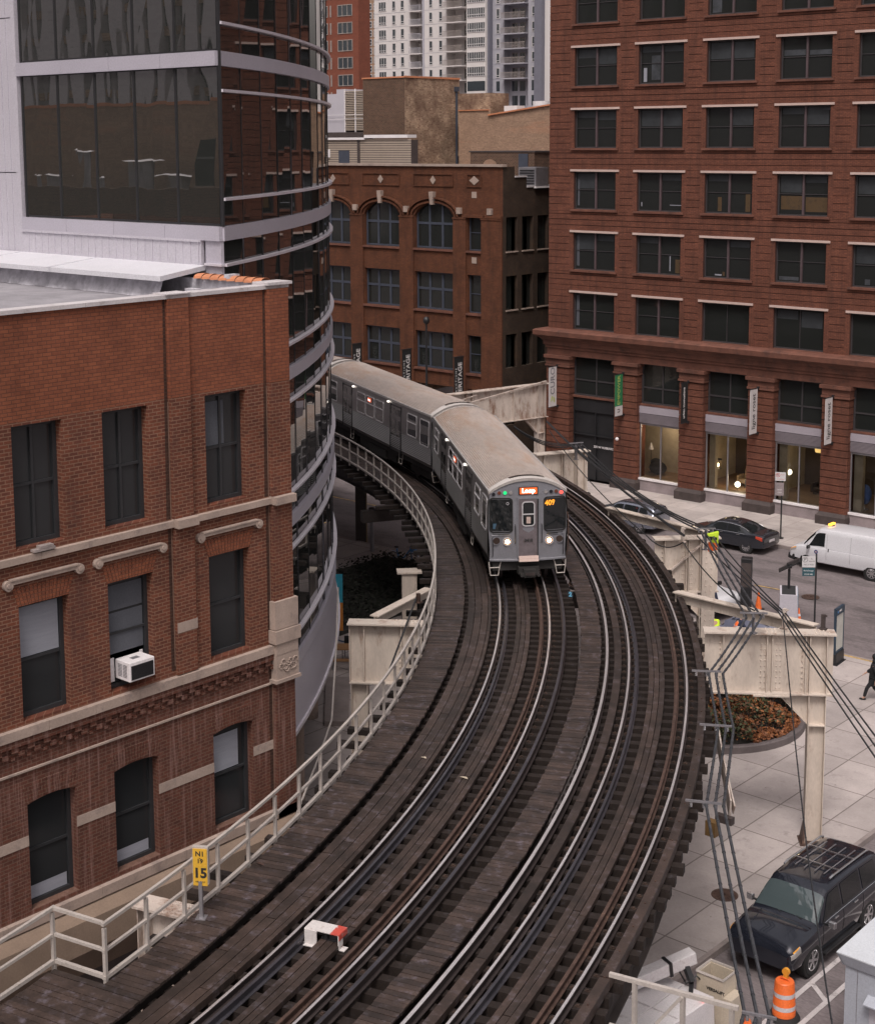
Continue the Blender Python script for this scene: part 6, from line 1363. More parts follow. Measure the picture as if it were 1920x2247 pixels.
pm_door = pm('dark_side_door', (.045, .043, .045), .4, .5, var=.15)
def place_car(o, th_front):
    # bogies run on the track centre line (radius 56.2); front end at th_front
    r0 = 56.2; half = math.degrees(math.asin(5.1 / r0)); thc = th_front + math.degrees(math.asin((CL / 2) / 56.45))
    a, b = pc(r0, thc - half, 0), pc(r0, thc + half, 0); d = Vector((a[0] - b[0], a[1] - b[1], 0)); c = ((a[0] + b[0]) / 2, (a[1] + b[1]) / 2, 6.4); o.location = c; o.rotation_euler = (0, 0, math.atan2(d.y, d.x))
c1 = train_car('front train car with lit headlights and an orange destination sign'); place_car(c1, 41.85)
c2 = copy_tree(c1); c2['label'] = 'second train car, its corrugated roof behind the front car'; place_car(c2, 41.85 + 15.0)
c3 = copy_tree(c1); c3['label'] = 'third train car, mostly hidden by the curved glass building'; place_car(c3, 41.85 + 30.0)
# ================================================================ vehicles
def lerp(a, b, f): return a + (b - a) * f
def crom(p0, p1, p2, p3, t): return .5 * ((2 * p1) + (-p0 + p2) * t + (2 * p0 - 5 * p1 + 4 * p2 - p3) * t * t + (-p0 + 3 * p1 - 3 * p2 + p3) * t ** 3)
class Car:
    # stations: (x, zb, zs, zt, wb, ws, wt): bottom, shoulder and top heights with half-widths; x forward
    def __init__(s, st, n=5, smooth=True):
        out = []
        for i in range(len(st) - 1):
            p0 = st[max(i - 1, 0)]; p1 = st[i]; p2 = st[i + 1]; p3 = st[min(i + 2, len(st) - 1)]
            for k in range(n):
                t = k / n; out.append([crom(*(q[j] for q in (p0, p1, p2, p3)), t) if smooth else lerp(p1[j], p2[j], t) for j in range(7)])
        out.append(list(st[-1])); s.st = out
    def row(s, S):
        x, zb, zs, zt, wb, ws, wt = S
        hz = zs - zb
        pts = [(0, zb), (wb * .85, zb), (wb, zb + hz * .10), (lerp(wb, ws, .55), zb + hz * .35), (ws, zb + hz * .62), (ws * .995, zb + hz * .86), (ws * .975, zs)]
        h = zt - zs
        pts += [(lerp(ws * .955, wt, f) , zs + h * f) for f in (.02, .35, .70, .90)] + [(wt * .93, zs + h * .98), (wt * .70, zt + .012), (wt * .35, zt + .022), (0, zt + .025)]
        return pts                  # 15 points
    def p(s, fx, fj, side, d=0):    # fx along stations 0..1, fj row index float
        i = fx * (len(s.st) - 1); a = min(int(i), len(s.st) - 2); f = i - a
        S = [lerp(s.st[a][j], s.st[a + 1][j], f) for j in range(7)]; rw_ = s.row(S); j = min(int(fj), len(rw_) - 2); g = fj - j
        y = lerp(rw_[j][0], rw_[j + 1][0], g); z = lerp(rw_[j][1], rw_[j + 1][1], g); return Vector((S[0], side * y, z))
    def fx(s, x):
        xs = [q[0] for q in s.st]
        for i in range(len(xs) - 1):
            if (xs[i] - x) * (xs[i + 1] - x) <= 0 and xs[i] != xs[i + 1]: return (i + (x - xs[i]) / (xs[i + 1] - xs[i])) / (len(xs) - 1)
        return 0 if abs(x - xs[0]) < abs(x - xs[-1]) else 1
    def body(s, mat, parent, name='body'):
        m = MB(); rings = []
        for S in s.st:
            r_ = s.row(S); rings.append([(S[0], y, z) for y, z in r_] + [(S[0], -y, z) for y, z in r_[-2:0:-1]])
        m.loft(rings); return m.build(name, mat, parent, smooth=True)
    def patch(s, pts, side, mat, parent, name, d=.012, n=5):
        # pts: four (x, row) corners, ordered round the patch
        m = MB(); (a, b, c, e) = pts; g = {}
        for i in range(n + 1):
            for j in range(n + 1):
                u, v = i / n, j / n; x = lerp(lerp(a[0], b[0], u), lerp(e[0], c[0], u), v); q = lerp(lerp(a[1], b[1], u), lerp(e[1], c[1], u), v); P_ = s.p(s.fx(x), q, side)
                nx = s.p(s.fx(x) + .002, q, side) - P_; nq = s.p(s.fx(x), min(q + .02, 13.99), side) - P_; nn = nx.cross(nq)
                if nn.length > 0: nn.normalize()
                if nn.dot(Vector((0, P_.y, P_.z - 1.0))) < 0: nn = -nn
                g[i, j] = P_ + nn * d
        for i in range(n):
            for j in range(n): m.poly([g[i, j], g[i + 1, j], g[i + 1, j + 1], g[i, j + 1]])
        return m.build(name, mat, parent, smooth=True)
    def top(s, x0, x1, r0, mat, parent, name, d=.012, r1=None, n=8, ye=None):    # patch straight across the car from row r0 on both sides
        r1 = r0 if r1 is None else r1; m = MB(); g = {}; G2 = {}; K = 12
        for i in range(n + 1):
            x = lerp(x0, x1, i / n); rr = lerp(r0, r1, i / n)
            for k in range(K + 1):
                f = k / K * 2 - 1; side = 1 if f >= 0 else -1; q = lerp(13.999, rr, abs(f)); P_ = s.p(s.fx(x), q, side); g[i, k] = P_
        for i in range(n + 1):
            for k in range(K + 1):
                a = g[min(i + 1, n), k] - g[max(i - 1, 0), k]; b = g[i, min(k + 1, K)] - g[i, max(k - 1, 0)]; nn = a.cross(b); nn.normalize()
                if nn.z < 0: nn = -nn
                G2[i, k] = g[i, k] + nn * d
        for i in range(n):
            for k in range(K): m.poly([G2[q] for q in ((i, k), (i + 1, k), (i + 1, k + 1), (i, k + 1))])
        return m.build(name, mat, parent, smooth=True)
def wheel(parent, x, y, r, wd=.22, spokes=5, mat='chrome'):
    s = 1 if y > 0 else -1
    m = MB(); m.cyl((x, y - s * wd, r), (x, y + s * .004, r), r + .055, n=28); m.build('wheel_arch', M['black'], parent)
    m = MB(); rings = []
    prof = [(.62, -wd), (.92, -wd), (1, -wd + .03), (1, .0), (.93, .022), (.68, .026), (.66, .012), (.64, -.03)]
    for i in range(28):
        a = 2 * math.pi * i / 28; rings.append([(x + r * k * math.cos(a), y + s * d, r + r * k * math.sin(a)) for k, d in prof])
    rings.append(rings[0]); m.loft(rings, close=False, cap=False); w_ = m.build('tyre', M['tyre'], parent, smooth=True)
    m = MB(); m.cyl((x, y - s * .03, r), (x, y - s * .02, r), r * .64, n=24, m=1); m.cyl((x, y - s * .02, r), (x, y + s * .012, r), r * .15, n=12)
    for k in range(spokes):
        a = 2 * math.pi * k / spokes + .3; m.bar((x + r * .1 * math.cos(a), y + s * .003, r + r * .1 * math.sin(a)), (x + r * .64 * math.cos(a), y + s * .012, r + r * .64 * math.sin(a)), r * .16, .02, up=(0, 1, 0))
    rg = []
    for i in range(24): a = 2 * math.pi * i / 24; rg.append([(x + r * k * math.cos(a), y + s * d, r + r * k * math.sin(a)) for k, d in ((.60, .016), (.67, .02), (.67, 0), (.60, 0))])
    rg.append(rg[0]); m.loft(rg, cap=False)
    m.build('rim', [M[mat], M['black']], w_)
def lampbox(c, pts, side, mat, parent, name): return c.patch(pts, side, M[mat], parent, name, d=.016, n=3)
def paint(name, c, rough=.22, metal=.4):
    m, nt, b = nodes(name); b.inputs['Base Color'].default_value = col4(c); b.inputs['Roughness'].default_value = rough; b.inputs['Metallic'].default_value = metal; b.inputs['Coat Weight'].default_value = .8; b.inputs['Coat Roughness'].default_value = .03; v = ocoord(nt)
    o = vmix(nt, ramp(nt, noise(nt, 3, 6, v), .35, .75), tuple(x * .88 for x in c), tuple(min(1, x * 1.08 + .004) for x in c)); nt.links.new(o, b.inputs['Base Color']); return m
M['carglass'] = glassy('car_glass', (.012, .014, .015), 1.6, .02); M['headlamp'] = glassy('headlamp_lens', (.35, .33, .32), 1.6, .08); M['tail'] = pm('red_tail_lens', (.42, .05, .025), .25, var=.1); M['taila'] = pm('orange_tail_lens', (.55, .16, .05), .25, var=.1)
M['windshield'] = glassy('blue_tinted_windscreen', (.06, .08, .085), 2.0, .02)
# ---------------- large dark blue-black SUV
def mirror(parent, c, x, row, s, mat, sz=(.10, .22, .15), cap='chrome'):
    P_ = c.p(c.fx(x), row, s); m = MB(); m.bar(P_, P_ + Vector((0, s * .14, .02)), .04, .05); m.build('mirror_arm', M['blackmetal'], parent)
    q = P_ + Vector((0, s * .24, .05)); m = MB(); m.hexa([(q.x - .05, q.y - .11, q.z - .09), (q.x + .06, q.y - .09, q.z - .08), (q.x + .06, q.y + .09, q.z - .08), (q.x - .05, q.y + .11, q.z - .09), (q.x - .05, q.y - .11, q.z + .09), (q.x + .05, q.y - .09, q.z + .08), (q.x + .05, q.y + .09, q.z + .08), (q.x - .05, q.y + .11, q.z + .09)]); m.build('wing_mirror', M[cap] if cap in M else mat, parent, bevel=.02)
suvp = paint('blue_black_paint', (.020, .023, .034), .12, .35)
suv = thing('suv', 'large shiny blue-black SUV parked at the kerb beside the girder column', 'car', (-18.18, 32.86 + 2.62, 0), R(-90))
c = Car([(-2.60, .52, .95, 1.02, .84, .88, .80), (-2.55, .42, 1.12, 1.55, .90, .96, .74), (-2.35, .38, 1.17, 1.84, .93, .985, .74), (-1.6, .36, 1.18, 1.92, .94, 1.0, .76), (-.6, .34, 1.17, 1.94, .94, 1.0, .77), (.35, .34, 1.16, 1.90, .94, 1.0, .77), (.62, .34, 1.16, 1.82, .94, 1.0, .76), (1.0, .36, 1.15, 1.55, .94, 1.0, .80), (1.36, .38, 1.13, 1.235, .94, 1.0, .86), (1.75, .40, 1.08, 1.21, .94, .995, .84), (2.3, .42, 1.02, 1.12, .93, .97, .78), (2.52, .44, .95, 1.00, .89, .92, .72), (2.62, .50, .86, .88, .80, .80, .62)])
c.body(suvp, suv)
c.top(1.30, .70, 8.1, M['windshield'], suv, 'windscreen', r1=9.6)
for s in (-1, 1):
    c.patch([(1.02, 7.25), (-.02, 7.25), (-.02, 9.6), (.50, 9.6)], s, M['carglass'], suv, 'front_side_window'); c.patch([(-.12, 7.25), (-1.15, 7.25), (-1.15, 9.6), (-.12, 9.6)], s, M['carglass'], suv, 'rear_side_window'); c.patch([(-1.25, 7.25), (-2.2, 7.3), (-2.1, 9.5), (-1.25, 9.6)], s, M['carglass'], suv, 'quarter_window')
    for x in (-1.57, 1.55): wheel(suv, x, s * .965, .41, .25, 6)
    lampbox(c, [(2.22, 4.6), (2.56, 4.3), (2.56, 6.2), (2.22, 6.4)], s, 'headlamp', suv, 'headlight'); lampbox(c, [(2.24, 6.0), (2.50, 5.8), (2.50, 6.4), (2.24, 6.6)], s, 'amber', suv, 'indicator')
    mirror(suv, c, .98, 7.0, s, suvp)
    m = MB(); m.tube([Vector((.15, s * .66, 1.99)), Vector((.0, s * .67, 2.02)), Vector((-1.9, s * .67, 2.02)), Vector((-2.05, s * .66, 1.97))], .03, 6); m.build('roof_rail', M['chrome'], suv)
    for x in (.35, -.75): P_ = c.p(c.fx(x), 5.6, s); m = MB(); m.bar(P_ + Vector((.1, s * .02, 0)), P_ + Vector((-.1, s * .02, 0)), .03, .03); m.build('door_handle', M['chrome'], suv)
    m = MB(); m.bar((-1.0, s * .99, .36), (1.0, s * .99, .36), .12, .05); m.build('running_board', M['blackmetal'], suv)
    m = MB(); m.tube([c.p(c.fx(x), 7.05, s) + Vector((0, s * .012, 0)) for x in (1.0, .5, 0, -.5, -1.1, -1.8, -2.2)], .010, 5); m.build('window_trim', M['chrome'], suv)
    m = MB()
    for x in (-.07, -1.2, 1.05): m.tube([c.p(c.fx(x), q, s) + Vector((0, s * .004, 0)) for q in (1.5, 3, 4, 5, 6, 7)], .006, 4)
    m.build('door_seams', M['black'], suv)
for x in (-.35, -1.2): m = MB(); m.bar((x, -.66, 2.04), (x, .66, 2.04), .04, .025); m.build('roof_bar', M['chrome'], suv)
m = MB()
for y in (-.42, -.15, .15, .42): m.bar((.0, y, 1.985), (-1.8, y, 1.985), .025, .02)
m.build('roof_strips', M['galv'], suv)
m = MB(); m.hexa([(2.48, -.55, .60), (2.60, -.50, .60), (2.60, .50, .60), (2.48, .55, .60), (2.42, -.58, .92), (2.555, -.52, .90), (2.555, .52, .90), (2.42, .58, .92)]); m.build('grille', M['blackmetal'], suv)
m = MB(); m.sphere((2.60, 0, .78), .06, 10, 6, (.3, 1, 1)); m.build('badge', M['chrome'], suv)
m = MB()
for s in (-1, 1): m.tube([c.p(c.fx(x), 12.2 if x > 1.5 else 12.0, s) + Vector((0, 0, .012)) for x in (1.42, 1.8, 2.2, 2.45)], .008, 4)
m.build('bonnet_creases', suvp, suv)
m = MB(); q = c.p(c.fx(1.22), 9.0, -1)
m.bar((1.34, .5, 1.27), (1.12, -.1, 1.42), .02, .02); m.bar((1.34, -.1, 1.27), (1.12, -.55, 1.40), .02, .02); m.build('wiper', M['black'], suv)
m = MB(); m.hexa([(1.22, -.72, 1.322), (1.22, -.46, 1.345), (1.15, -.46, 1.40), (1.15, -.72, 1.375), (1.225, -.72, 1.33), (1.225, -.46, 1.352), (1.155, -.46, 1.407), (1.155, -.72, 1.382)]); m.build('permit_card', pm('turquoise_card', (.05, .30, .36), .5), suv)
# ---------------- dark grey sedan, tail toward the camera's right
def sedan_shape(): return Car([(-2.42, .42, .84, .90, .78, .82, .66), (-2.34, .34, .93, 1.02, .86, .88, .70), (-2.0, .28, .97, 1.06, .89, .91, .72), (-1.65, .26, .97, 1.10, .90, .915, .70), (-1.2, .24, .96, 1.30, .90, .92, .62), (-.7, .24, .96, 1.43, .90, .92, .60), (-.1, .24, .95, 1.46, .90, .92, .60), (.4, .24, .94, 1.40, .90, .92, .60), (.85, .24, .93, 1.18, .90, .92, .66), (1.15, .24, .91, 1.00, .90, .92, .76), (1.7, .25, .84, .90, .89, .905, .74), (2.2, .27, .74, .78, .86, .87, .68), (2.42, .34, .62, .64, .74, .74, .56)])
sp_ = paint('charcoal_paint', (.035, .038, .048), .18, .4)
sd2 = thing('sedan', 'dark charcoal sedan parked at the far kerb ahead of the white van', 'car', (-40.8, 69.62, 0), R(180))
c = sedan_shape(); c.body(sp_, sd2)
c.top(1.12, .52, 8.2, M['carglass'], sd2, 'windscreen', r1=9.7); c.top(-1.72, -.95, 8.3, M['carglass'], sd2, 'rear_window', r1=9.7)
for s in (-1, 1):
    c.patch([(.86, 7.3), (-.18, 7.3), (-.18, 9.7), (.38, 9.7)], s, M['carglass'], sd2, 'front_side_window'); c.patch([(-.26, 7.3), (-1.35, 7.5), (-.95, 9.6), (-.26, 9.7)], s, M['carglass'], sd2, 'rear_side_window')
    for x in (-1.42, 1.40): wheel(sd2, x, s * .885, .335, .2, 10, 'chrome')
    lampbox(c, [(-2.36, 4.4), (-1.98, 5.0), (-1.98, 6.2), (-2.34, 6.3)], s, 'tail', sd2, 'tail_light'); lampbox(c, [(1.95, 4.8), (2.34, 4.2), (2.34, 5.6), (1.95, 6.0)], s, 'headlamp', sd2, 'headlight'); mirror(sd2, c, .78, 7.0, s, sp_, cap='blackmetal')
    m = MB(); m.tube([c.p(c.fx(x), 9.75, s) + Vector((0, s * .014, .006)) for x in (.42, .1, -.4, -.9, -1.2, -1.5)] , .012, 5); m.tube([c.p(c.fx(x), 7.15, s) + Vector((0, s * .012, 0)) for x in (.9, .2, -.5, -1.3)], .010, 5); m.build('window_trim', M['chrome'], sd2)
    m = MB()
    for x in (.05, -.95): P_ = c.p(c.fx(x), 5.7, s); m.bar(P_ + Vector((.1, s * .015, 0)), P_ + Vector((-.1, s * .015, 0)), .025, .025)
    m.build('door_handles', M['chrome'], sd2)
m = MB(); m.box(-2.435, -2.42, -.26, .26, .62, .74); m.build('number_plate', M['refl'], sd2)
# ---------------- silver hatchback
sv = paint('silver_blue_paint', (.26, .28, .34), .25, .7)
hb_ = thing('hatchback', 'silver-blue hatchback parked at the far kerb beside the outer track', 'car', (-47.2, 69.45, 0), R(180))
c = Car([(-2.2, .42, .85, 1.0, .78, .82, .66), (-2.15, .32, .95, 1.22, .85, .88, .62), (-1.95, .28, .98, 1.42, .88, .90, .60), (-1.3, .24, .97, 1.50, .89, .91, .61), (-.4, .22, .95, 1.52, .89, .91, .61), (.3, .22, .94, 1.45, .89, .91, .61), (.8, .22, .93, 1.2, .89, .91, .66), (1.1, .24, .91, 1.02, .89, .91, .76), (1.6, .25, .86, .93, .88, .90, .74), (2.05, .28, .76, .80, .85, .86, .66), (2.22, .34, .64, .66, .74, .74, .56)])
c.body(sv, hb_); c.top(1.08, .45, 8.2, M['carglass'], hb_, 'windscreen', r1=9.7)
m = MB(); m.hexa([(-2.22, -.62, 1.06), (-2.22, .62, 1.06), (-2.0, .55, 1.40), (-2.0, -.55, 1.40), (-2.235, -.62, 1.06), (-2.235, .62, 1.06), (-2.04, .55, 1.41), (-2.04, -.55, 1.41)]); m.build('rear_window', M['carglass'], hb_)
for s in (-1, 1):
    c.patch([(.80, 7.3), (-.15, 7.3), (-.15, 9.7), (.30, 9.7)], s, M['carglass'], hb_, 'front_side_window'); c.patch([(-.24, 7.3), (-1.15, 7.3), (-1.15, 9.6), (-.24, 9.7)], s, M['carglass'], hb_, 'rear_side_window'); c.patch([(-1.24, 7.5), (-1.8, 7.9), (-1.6, 9.4), (-1.24, 9.6)], s, M['carglass'], hb_, 'quarter_window')
    for x in (-1.30, 1.36): wheel(hb_, x, s * .875, .33, .2, 7)
    lampbox(c, [(-2.16, 5.0), (-1.75, 5.5), (-1.75, 6.6), (-2.14, 7.0)], s, 'taila', hb_, 'tail_light'); lampbox(c, [(1.8, 4.8), (2.15, 4.2), (2.15, 5.6), (1.8, 6.0)], s, 'headlamp', hb_, 'headlight'); mirror(hb_, c, .74, 7.0, s, sv, cap='galv')
    m = MB(); m.bar((.1, s * .52, 1.56), (-1.5, s * .52, 1.57), .03, .03); m.build('roof_rail', M['blackmetal'], hb_)
# ---------------- white van
vp = pm('white_van_paint', (.60, .60, .63), .3, var=.04, ns=.6, bmp=0, coat=.4)
vn = thing('van', 'white panel van with amber roof beacon in the far lane', 'car', (-33.9, 69.15, 0), R(180))
c = Car([(-2.9, .45, 1.1, 1.98, .92, .96, .80), (-2.86, .40, 1.15, 2.08, .95, 1.0, .82), (-2.0, .38, 1.15, 2.14, .96, 1.01, .84), (-.5, .36, 1.15, 2.15, .96, 1.01, .84), (.9, .36, 1.14, 2.12, .96, 1.01, .83), (1.25, .36, 1.13, 2.0, .96, 1.01, .80), (1.7, .36, 1.12, 1.58, .96, 1.0, .80), (1.98, .38, 1.10, 1.22, .95, .99, .82), (2.4, .42, 1.0, 1.08, .93, .96, .76), (2.62, .45, .9, .95, .90, .92, .70), (2.72, .52, .78, .80, .84, .84, .62)], smooth=True)
c.body(vp, vn); c.top(1.92, 1.34, 8.3, M['carglass'], vn, 'windscreen', r1=9.6)
for s in (-1, 1):
    c.patch([(1.66, 7.3), (.78, 7.3), (.78, 9.5), (1.28, 9.5)], s, M['carglass'], vn, 'side_window')
    for x in (-1.75, 1.68): wheel(vn, x, s * .965, .37, .24, 8)
    lampbox(c, [(2.3, 4.7), (2.64, 4.4), (2.64, 5.8), (2.3, 6.2)], s, 'headlamp', vn, 'headlight'); lampbox(c, [(2.32, 5.6), (2.62, 5.2), (2.62, 5.8), (2.32, 6.1)], s, 'amber', vn, 'indicator'); mirror(vn, c, 1.55, 7.0, s, vp, cap='blackmetal')
    m = MB()
    for x in (.66, 1.72, -.6): m.tube([c.p(c.fx(x), q, s) + Vector((0, s * .004, 0)) for q in (1.5, 3, 4, 5, 6, 7, 8, 9.4)], .007, 4)
    m.tube([c.p(c.fx(x), 6.9, s) + Vector((0, s * .004, 0)) for x in (.6, -.5, -1.5, -2.7)], .007, 4); m.build('panel_seams', M['galv'], vn)
    m = MB(); P_ = c.p(c.fx(.55), 5.9, s); m.bar(P_ + Vector((.0, s * .02, .08)), P_ + Vector((0, s * .02, -.08)), .04, .04); m.build('door_handle', M['black'], vn)
    P_ = c.p(c.fx(1.2), 4.6, s); m = MB(); m.cyl(P_ + Vector((0, -.01 * s, 0)), P_ + Vector((0, s * .012, 0)), .10, n=18); em = m.build('door_emblem', pm('navy_emblem', (.03, .04, .16), .5), vn); m = MB(); m.cyl(P_ + Vector((0, 0, 0)), P_ + Vector((0, s * .014, 0)), .05, n=6); m.build('emblem_star', M['lintel'], em)
m = MB(); m.hexa([(2.4, -.98, .32), (2.85, -.8, .34), (2.85, .8, .34), (2.4, .98, .32), (2.4, -.98, .62), (2.82, -.8, .62), (2.82, .8, .62), (2.4, .98, .62)]); m.build('bumper', M['blackmetal'], vn, bevel=.03)
m = MB(); m.hexa([(2.55, -.6, .66), (2.735, -.56, .66), (2.735, .56, .66), (2.55, .6, .66), (2.5, -.6, .9), (2.69, -.56, .88), (2.69, .56, .88), (2.5, .6, .9)]); m.build('grille', M['blackmetal'], vn)
m = MB(); m.cyl((.9, 0, 2.15), (.9, 0, 2.19), .16, n=14); bb = m.build('beacon_base', M['blackmetal'], vn); M['beacon'] = emis('amber_beacon', (1, .42, .04), 3.0)
m = MB(); m.box(.82, .98, -.26, .26, 2.18, 2.27); m.build('beacon', M['beacon'], vn, bevel=.03)
# ---------------- pale pickup hood under the girder with workers beside it
wp = thing('pickup', 'white pickup with its bonnet toward the dark road pylon, half hidden by the girders', 'car', (-36.7, 58.9, 0), R(-10))
c = Car([(-2.7, .5, 1.0, 1.04, .88, .92, .84), (-2.6, .45, 1.05, 1.09, .92, .95, .86), (-1.2, .42, 1.05, 1.09, .92, .96, .86), (-1.0, .42, 1.06, 1.7, .92, .96, .70), (-.6, .42, 1.06, 1.82, .92, .96, .72), (.3, .42, 1.05, 1.80, .92, .96, .72), (.9, .42, 1.04, 1.35, .92, .96, .76), (1.2, .42, 1.02, 1.12, .92, .95, .82), (2.3, .45, .95, 1.05, .90, .92, .78), (2.55, .5, .80, .84, .84, .84, .7)])
c.body(vp, wp); c.top(1.15, .50, 8.2, M['carglass'], wp, 'windscreen', r1=9.6)
for s in (-1, 1):
    c.patch([(.86, 7.3), (-.1, 7.3), (-.1, 9.6), (.32, 9.6)], s, M['carglass'], wp, 'side_window'); mirror(wp, c, .9, 7.0, s, vp, cap='blackmetal')
    for x in (-1.7, 1.75): wheel(wp, x, s * .92, .38, .24, 6)
# ---------------- bucket truck, lower right
bt = thing('bucket_truck', 'white utility bucket truck with folded boom at the bottom of the picture', 'truck', (-17.1, 25.8, 0), R(0))
wt_ = pm('white_truck_paint', (.62, .59, .60), .4, var=.07, ns=1.5, dirt=(.25, .2, .18), dirt_amt=.15, dirt_scale=3)
m = MB(); m.box(-1.0, 1.0, -3.2, 2.0, .55, .85); m.build('chassis', M['blackmetal'], bt)
m = MB(); m.hexa([(-.85, -2.2, 1.0), (.55, -2.2, 1.0), (.72, 2.0, 1.0), (-.95, 2.0, 1.0), (-.78, -2.2, 2.55), (.5, -2.2, 2.55), (.72, 1.9, 2.5), (-.92, 1.9, 2.5)]); m.build('body_box', wt_, bt, bevel=.02)
m = MB(); m.bar((-.75, .6, 2.54), (.6, .6, 2.54), .03, .025); m.bar((-.1, -2.1, 2.56), (-.05, 1.8, 2.54), .03, .02); m.build('panel_ribs', wt_, bt)
m = MB(); m.hexa([(-.95, -2.25, .98), (.72, -2.25, .98), (.72, -2.2, .98), (-.95, -2.2, .98), (-.95, -2.25, 2.2), (.72, -2.25, 2.2), (.72, -2.2, 2.2), (-.95, -2.2, 2.2)]); m.build('rear_board', M['tan'], bt)
m = MB(); m.hexa([(-.95, -5.2, .6), (.95, -5.2, .6), (.95, -3.2, .6), (-.95, -3.2, .6), (-.8, -4.6, 2.1), (.8, -4.6, 2.1), (.85, -3.25, 2.1), (-.85, -3.25, 2.1)]); m.build('cab', wt_, bt, bevel=.05)
m = MB(); m.poly([(-.8, -5.06, 1.4), (.8, -5.06, 1.4), (.74, -4.72, 2.0), (-.74, -4.72, 2.0)]) if False else m.poly([(-.84, -4.97, 1.3), (.84, -4.97, 1.3), (.76, -4.66, 2.02), (-.76, -4.66, 2.02)]); m.build('windscreen', M['carglass'], bt)
for s in (-1, 1):
    for y in (-4.2, 1.0):
        m = MB(); m.cyl((s * .95, y, .45), (s * .65, y, .45), .45, n=20); w_ = m.build('tyre', M['tyre'], bt); m = MB(); m.cyl((s * .957, y, .45), (s * .952, y, .45), .24, n=16); m.build('rim', M['chrome'], w_)
m = MB(); m.bar((-.85, .6, 2.72), (-.05, 2.25, 3.05), .30, .28); m.build('boom', wt_, bt, bevel=.02)
m = MB(); m.bar((-.75, .75, 2.75), (-.72, .81, 2.76), .33, .33); m.cut(); m.bar((-.35, 1.6, 2.92), (-.32, 1.67, 2.93), .33, .33); m.cut(); m.bar((-.12, 2.0, 2.95), (.14, 1.9, 2.62), .12, .12); m.bar((.1, 1.95, 2.55), (.3, 1.6, 2.5), .10, .10); m.tube([(-.3, 1.9, 2.9), (-.1, 2.0, 2.5), (.05, 1.8, 2.6), (.2, 2.0, 2.75), (.22, 2.25, 2.5)], .02, 5); m.build('boom_fitting', M['blackmetal'], bt)
M['fib'] = pm('cream_fibreglass', (.52, .45, .36), .5, var=.06)
m = MB(); x0, x1, y0, y1 = .12, .80, 2.12, 2.72
for (a, b, c_, d_) in ((x0, x1, y0, y0 + .04), (x0, x1, y1 - .04, y1), (x0, x0 + .04, y0 + .04, y1 - .04), (x1 - .04, x1, y0 + .04, y1 - .04)): m.box(a, b, c_, d_, 1.75, 2.78)
m.box(x0, x1, y0, y1, 1.70, 1.75); bk = m.build('bucket', M['fib'], bt, bevel=.012)
m = MB()
m.tube([(x0, y0, 2.80), (x1, y0, 2.80), (x1, y1, 2.80), (x0, y1, 2.80), (x0, y0, 2.80)], .035, 6); m.build('bucket_rim', M['railing'], bk)
m = MB(); m.box(x1 + .003, x1 + .22, y0, y1 - .1, 1.5, 2.4) ; m.build('tool_box', M['fib'], bt)
text_mesh('VERSALIFT', .10, M['ktext'], 'lettering', bt, frameM((.62, 2.112, 2.50), (1, 0, 0), (0, 0, 1)), .002, bold=.003)
m = MB(); m.sphere((.66, 1.55, 2.56), .04, 8, 6); m.build('red_lamp', M['red_l'], bt)

# ================================================================ street furniture and people
def cone(x, y, label, z=0, s=1.0):
    c = thing('traffic_cone', label, 'traffic cone', (x, y, z), group='traffic cones in the road works'); m = MB(); m.box(-.18 * s, .18 * s, -.18 * s, .18 * s, 0, .035); m.build('base', M['blackmetal'] if s > .9 else M['orange'], c); m = MB(); m.cyl((0, 0, .035), (0, 0, .72 * s), .14 * s, .025 * s, 16); m.build('cone', M['orange'], c)
    if s > .9: return c
    m = MB(); m.cyl((0, 0, .30 * s), (0, 0, .42 * s), .105 * s, .084 * s, 16); m.build('reflective_band', M['refl'], c); return c
cone(-34.0, 60.6, 'large plain orange traffic cone beside the dark road pylon', 0, 1.15); cone(-31.75, 60.2, 'smaller orange traffic cone with a pale band next to the parking sign', 0, .85)
p = at(1514, 1332, 0); cone(p[0], p[1], 'orange traffic cone tip peeking out behind the cream diagonal beam', 0, 1.0)
def drum(x, y, label, lamp):
    c = thing('traffic_drum', label, 'traffic drum', (x, y, 0), group='orange traffic drums'); m = MB(); m.cyl((0, 0, 0), (0, 0, .09), .40, .34, 24); m.build('rubber_base', M['tyre'], c)
    zs2 = [.09, .24, .40, .56, .72, .90, .94]; rr2 = [.285, .275, .265, .255, .245, .235, .225]
    m = MB(); rings = []
    for i in range(len(zs2) - 1): rings += [[(rr2[i] * math.cos(a), rr2[i] * math.sin(a), zs2[i] + .0) for a in [j * math.pi / 12 for j in range(24)]], [((rr2[i] - .002) * math.cos(a), (rr2[i] - .002) * math.sin(a), zs2[i + 1] - .012) for a in [j * math.pi / 12 for j in range(24)]]]
    rings.append([(.21 * math.cos(a), .21 * math.sin(a), .955) for a in [j * math.pi / 12 for j in range(24)]]); m.loft(rings); m.tube([(-.14, 0, .95), (-.10, 0, 1.0), (.10, 0, 1.0), (.14, 0, .95)], .018, 6); m.build('barrel', M['orange'], c, smooth=True)
    for i in (1, 3): m = MB(); m.cyl((0, 0, zs2[i] + .02), (0, 0, zs2[i + 1] - .03), rr2[i] + .004, rr2[i] + .001, 24, cap=False); m.build('reflective_band', M['refl'], c)
    if lamp:
        m = MB(); m.box(-.06, .06, .02, .10, .95, 1.06); lb = m.build('lamp_battery', M['amber'], c); m = MB(); m.cyl((0, .02, 1.15), (0, .10, 1.15), .095, n=18); m.build('lamp_lens', M['amber'], lb)
    return c
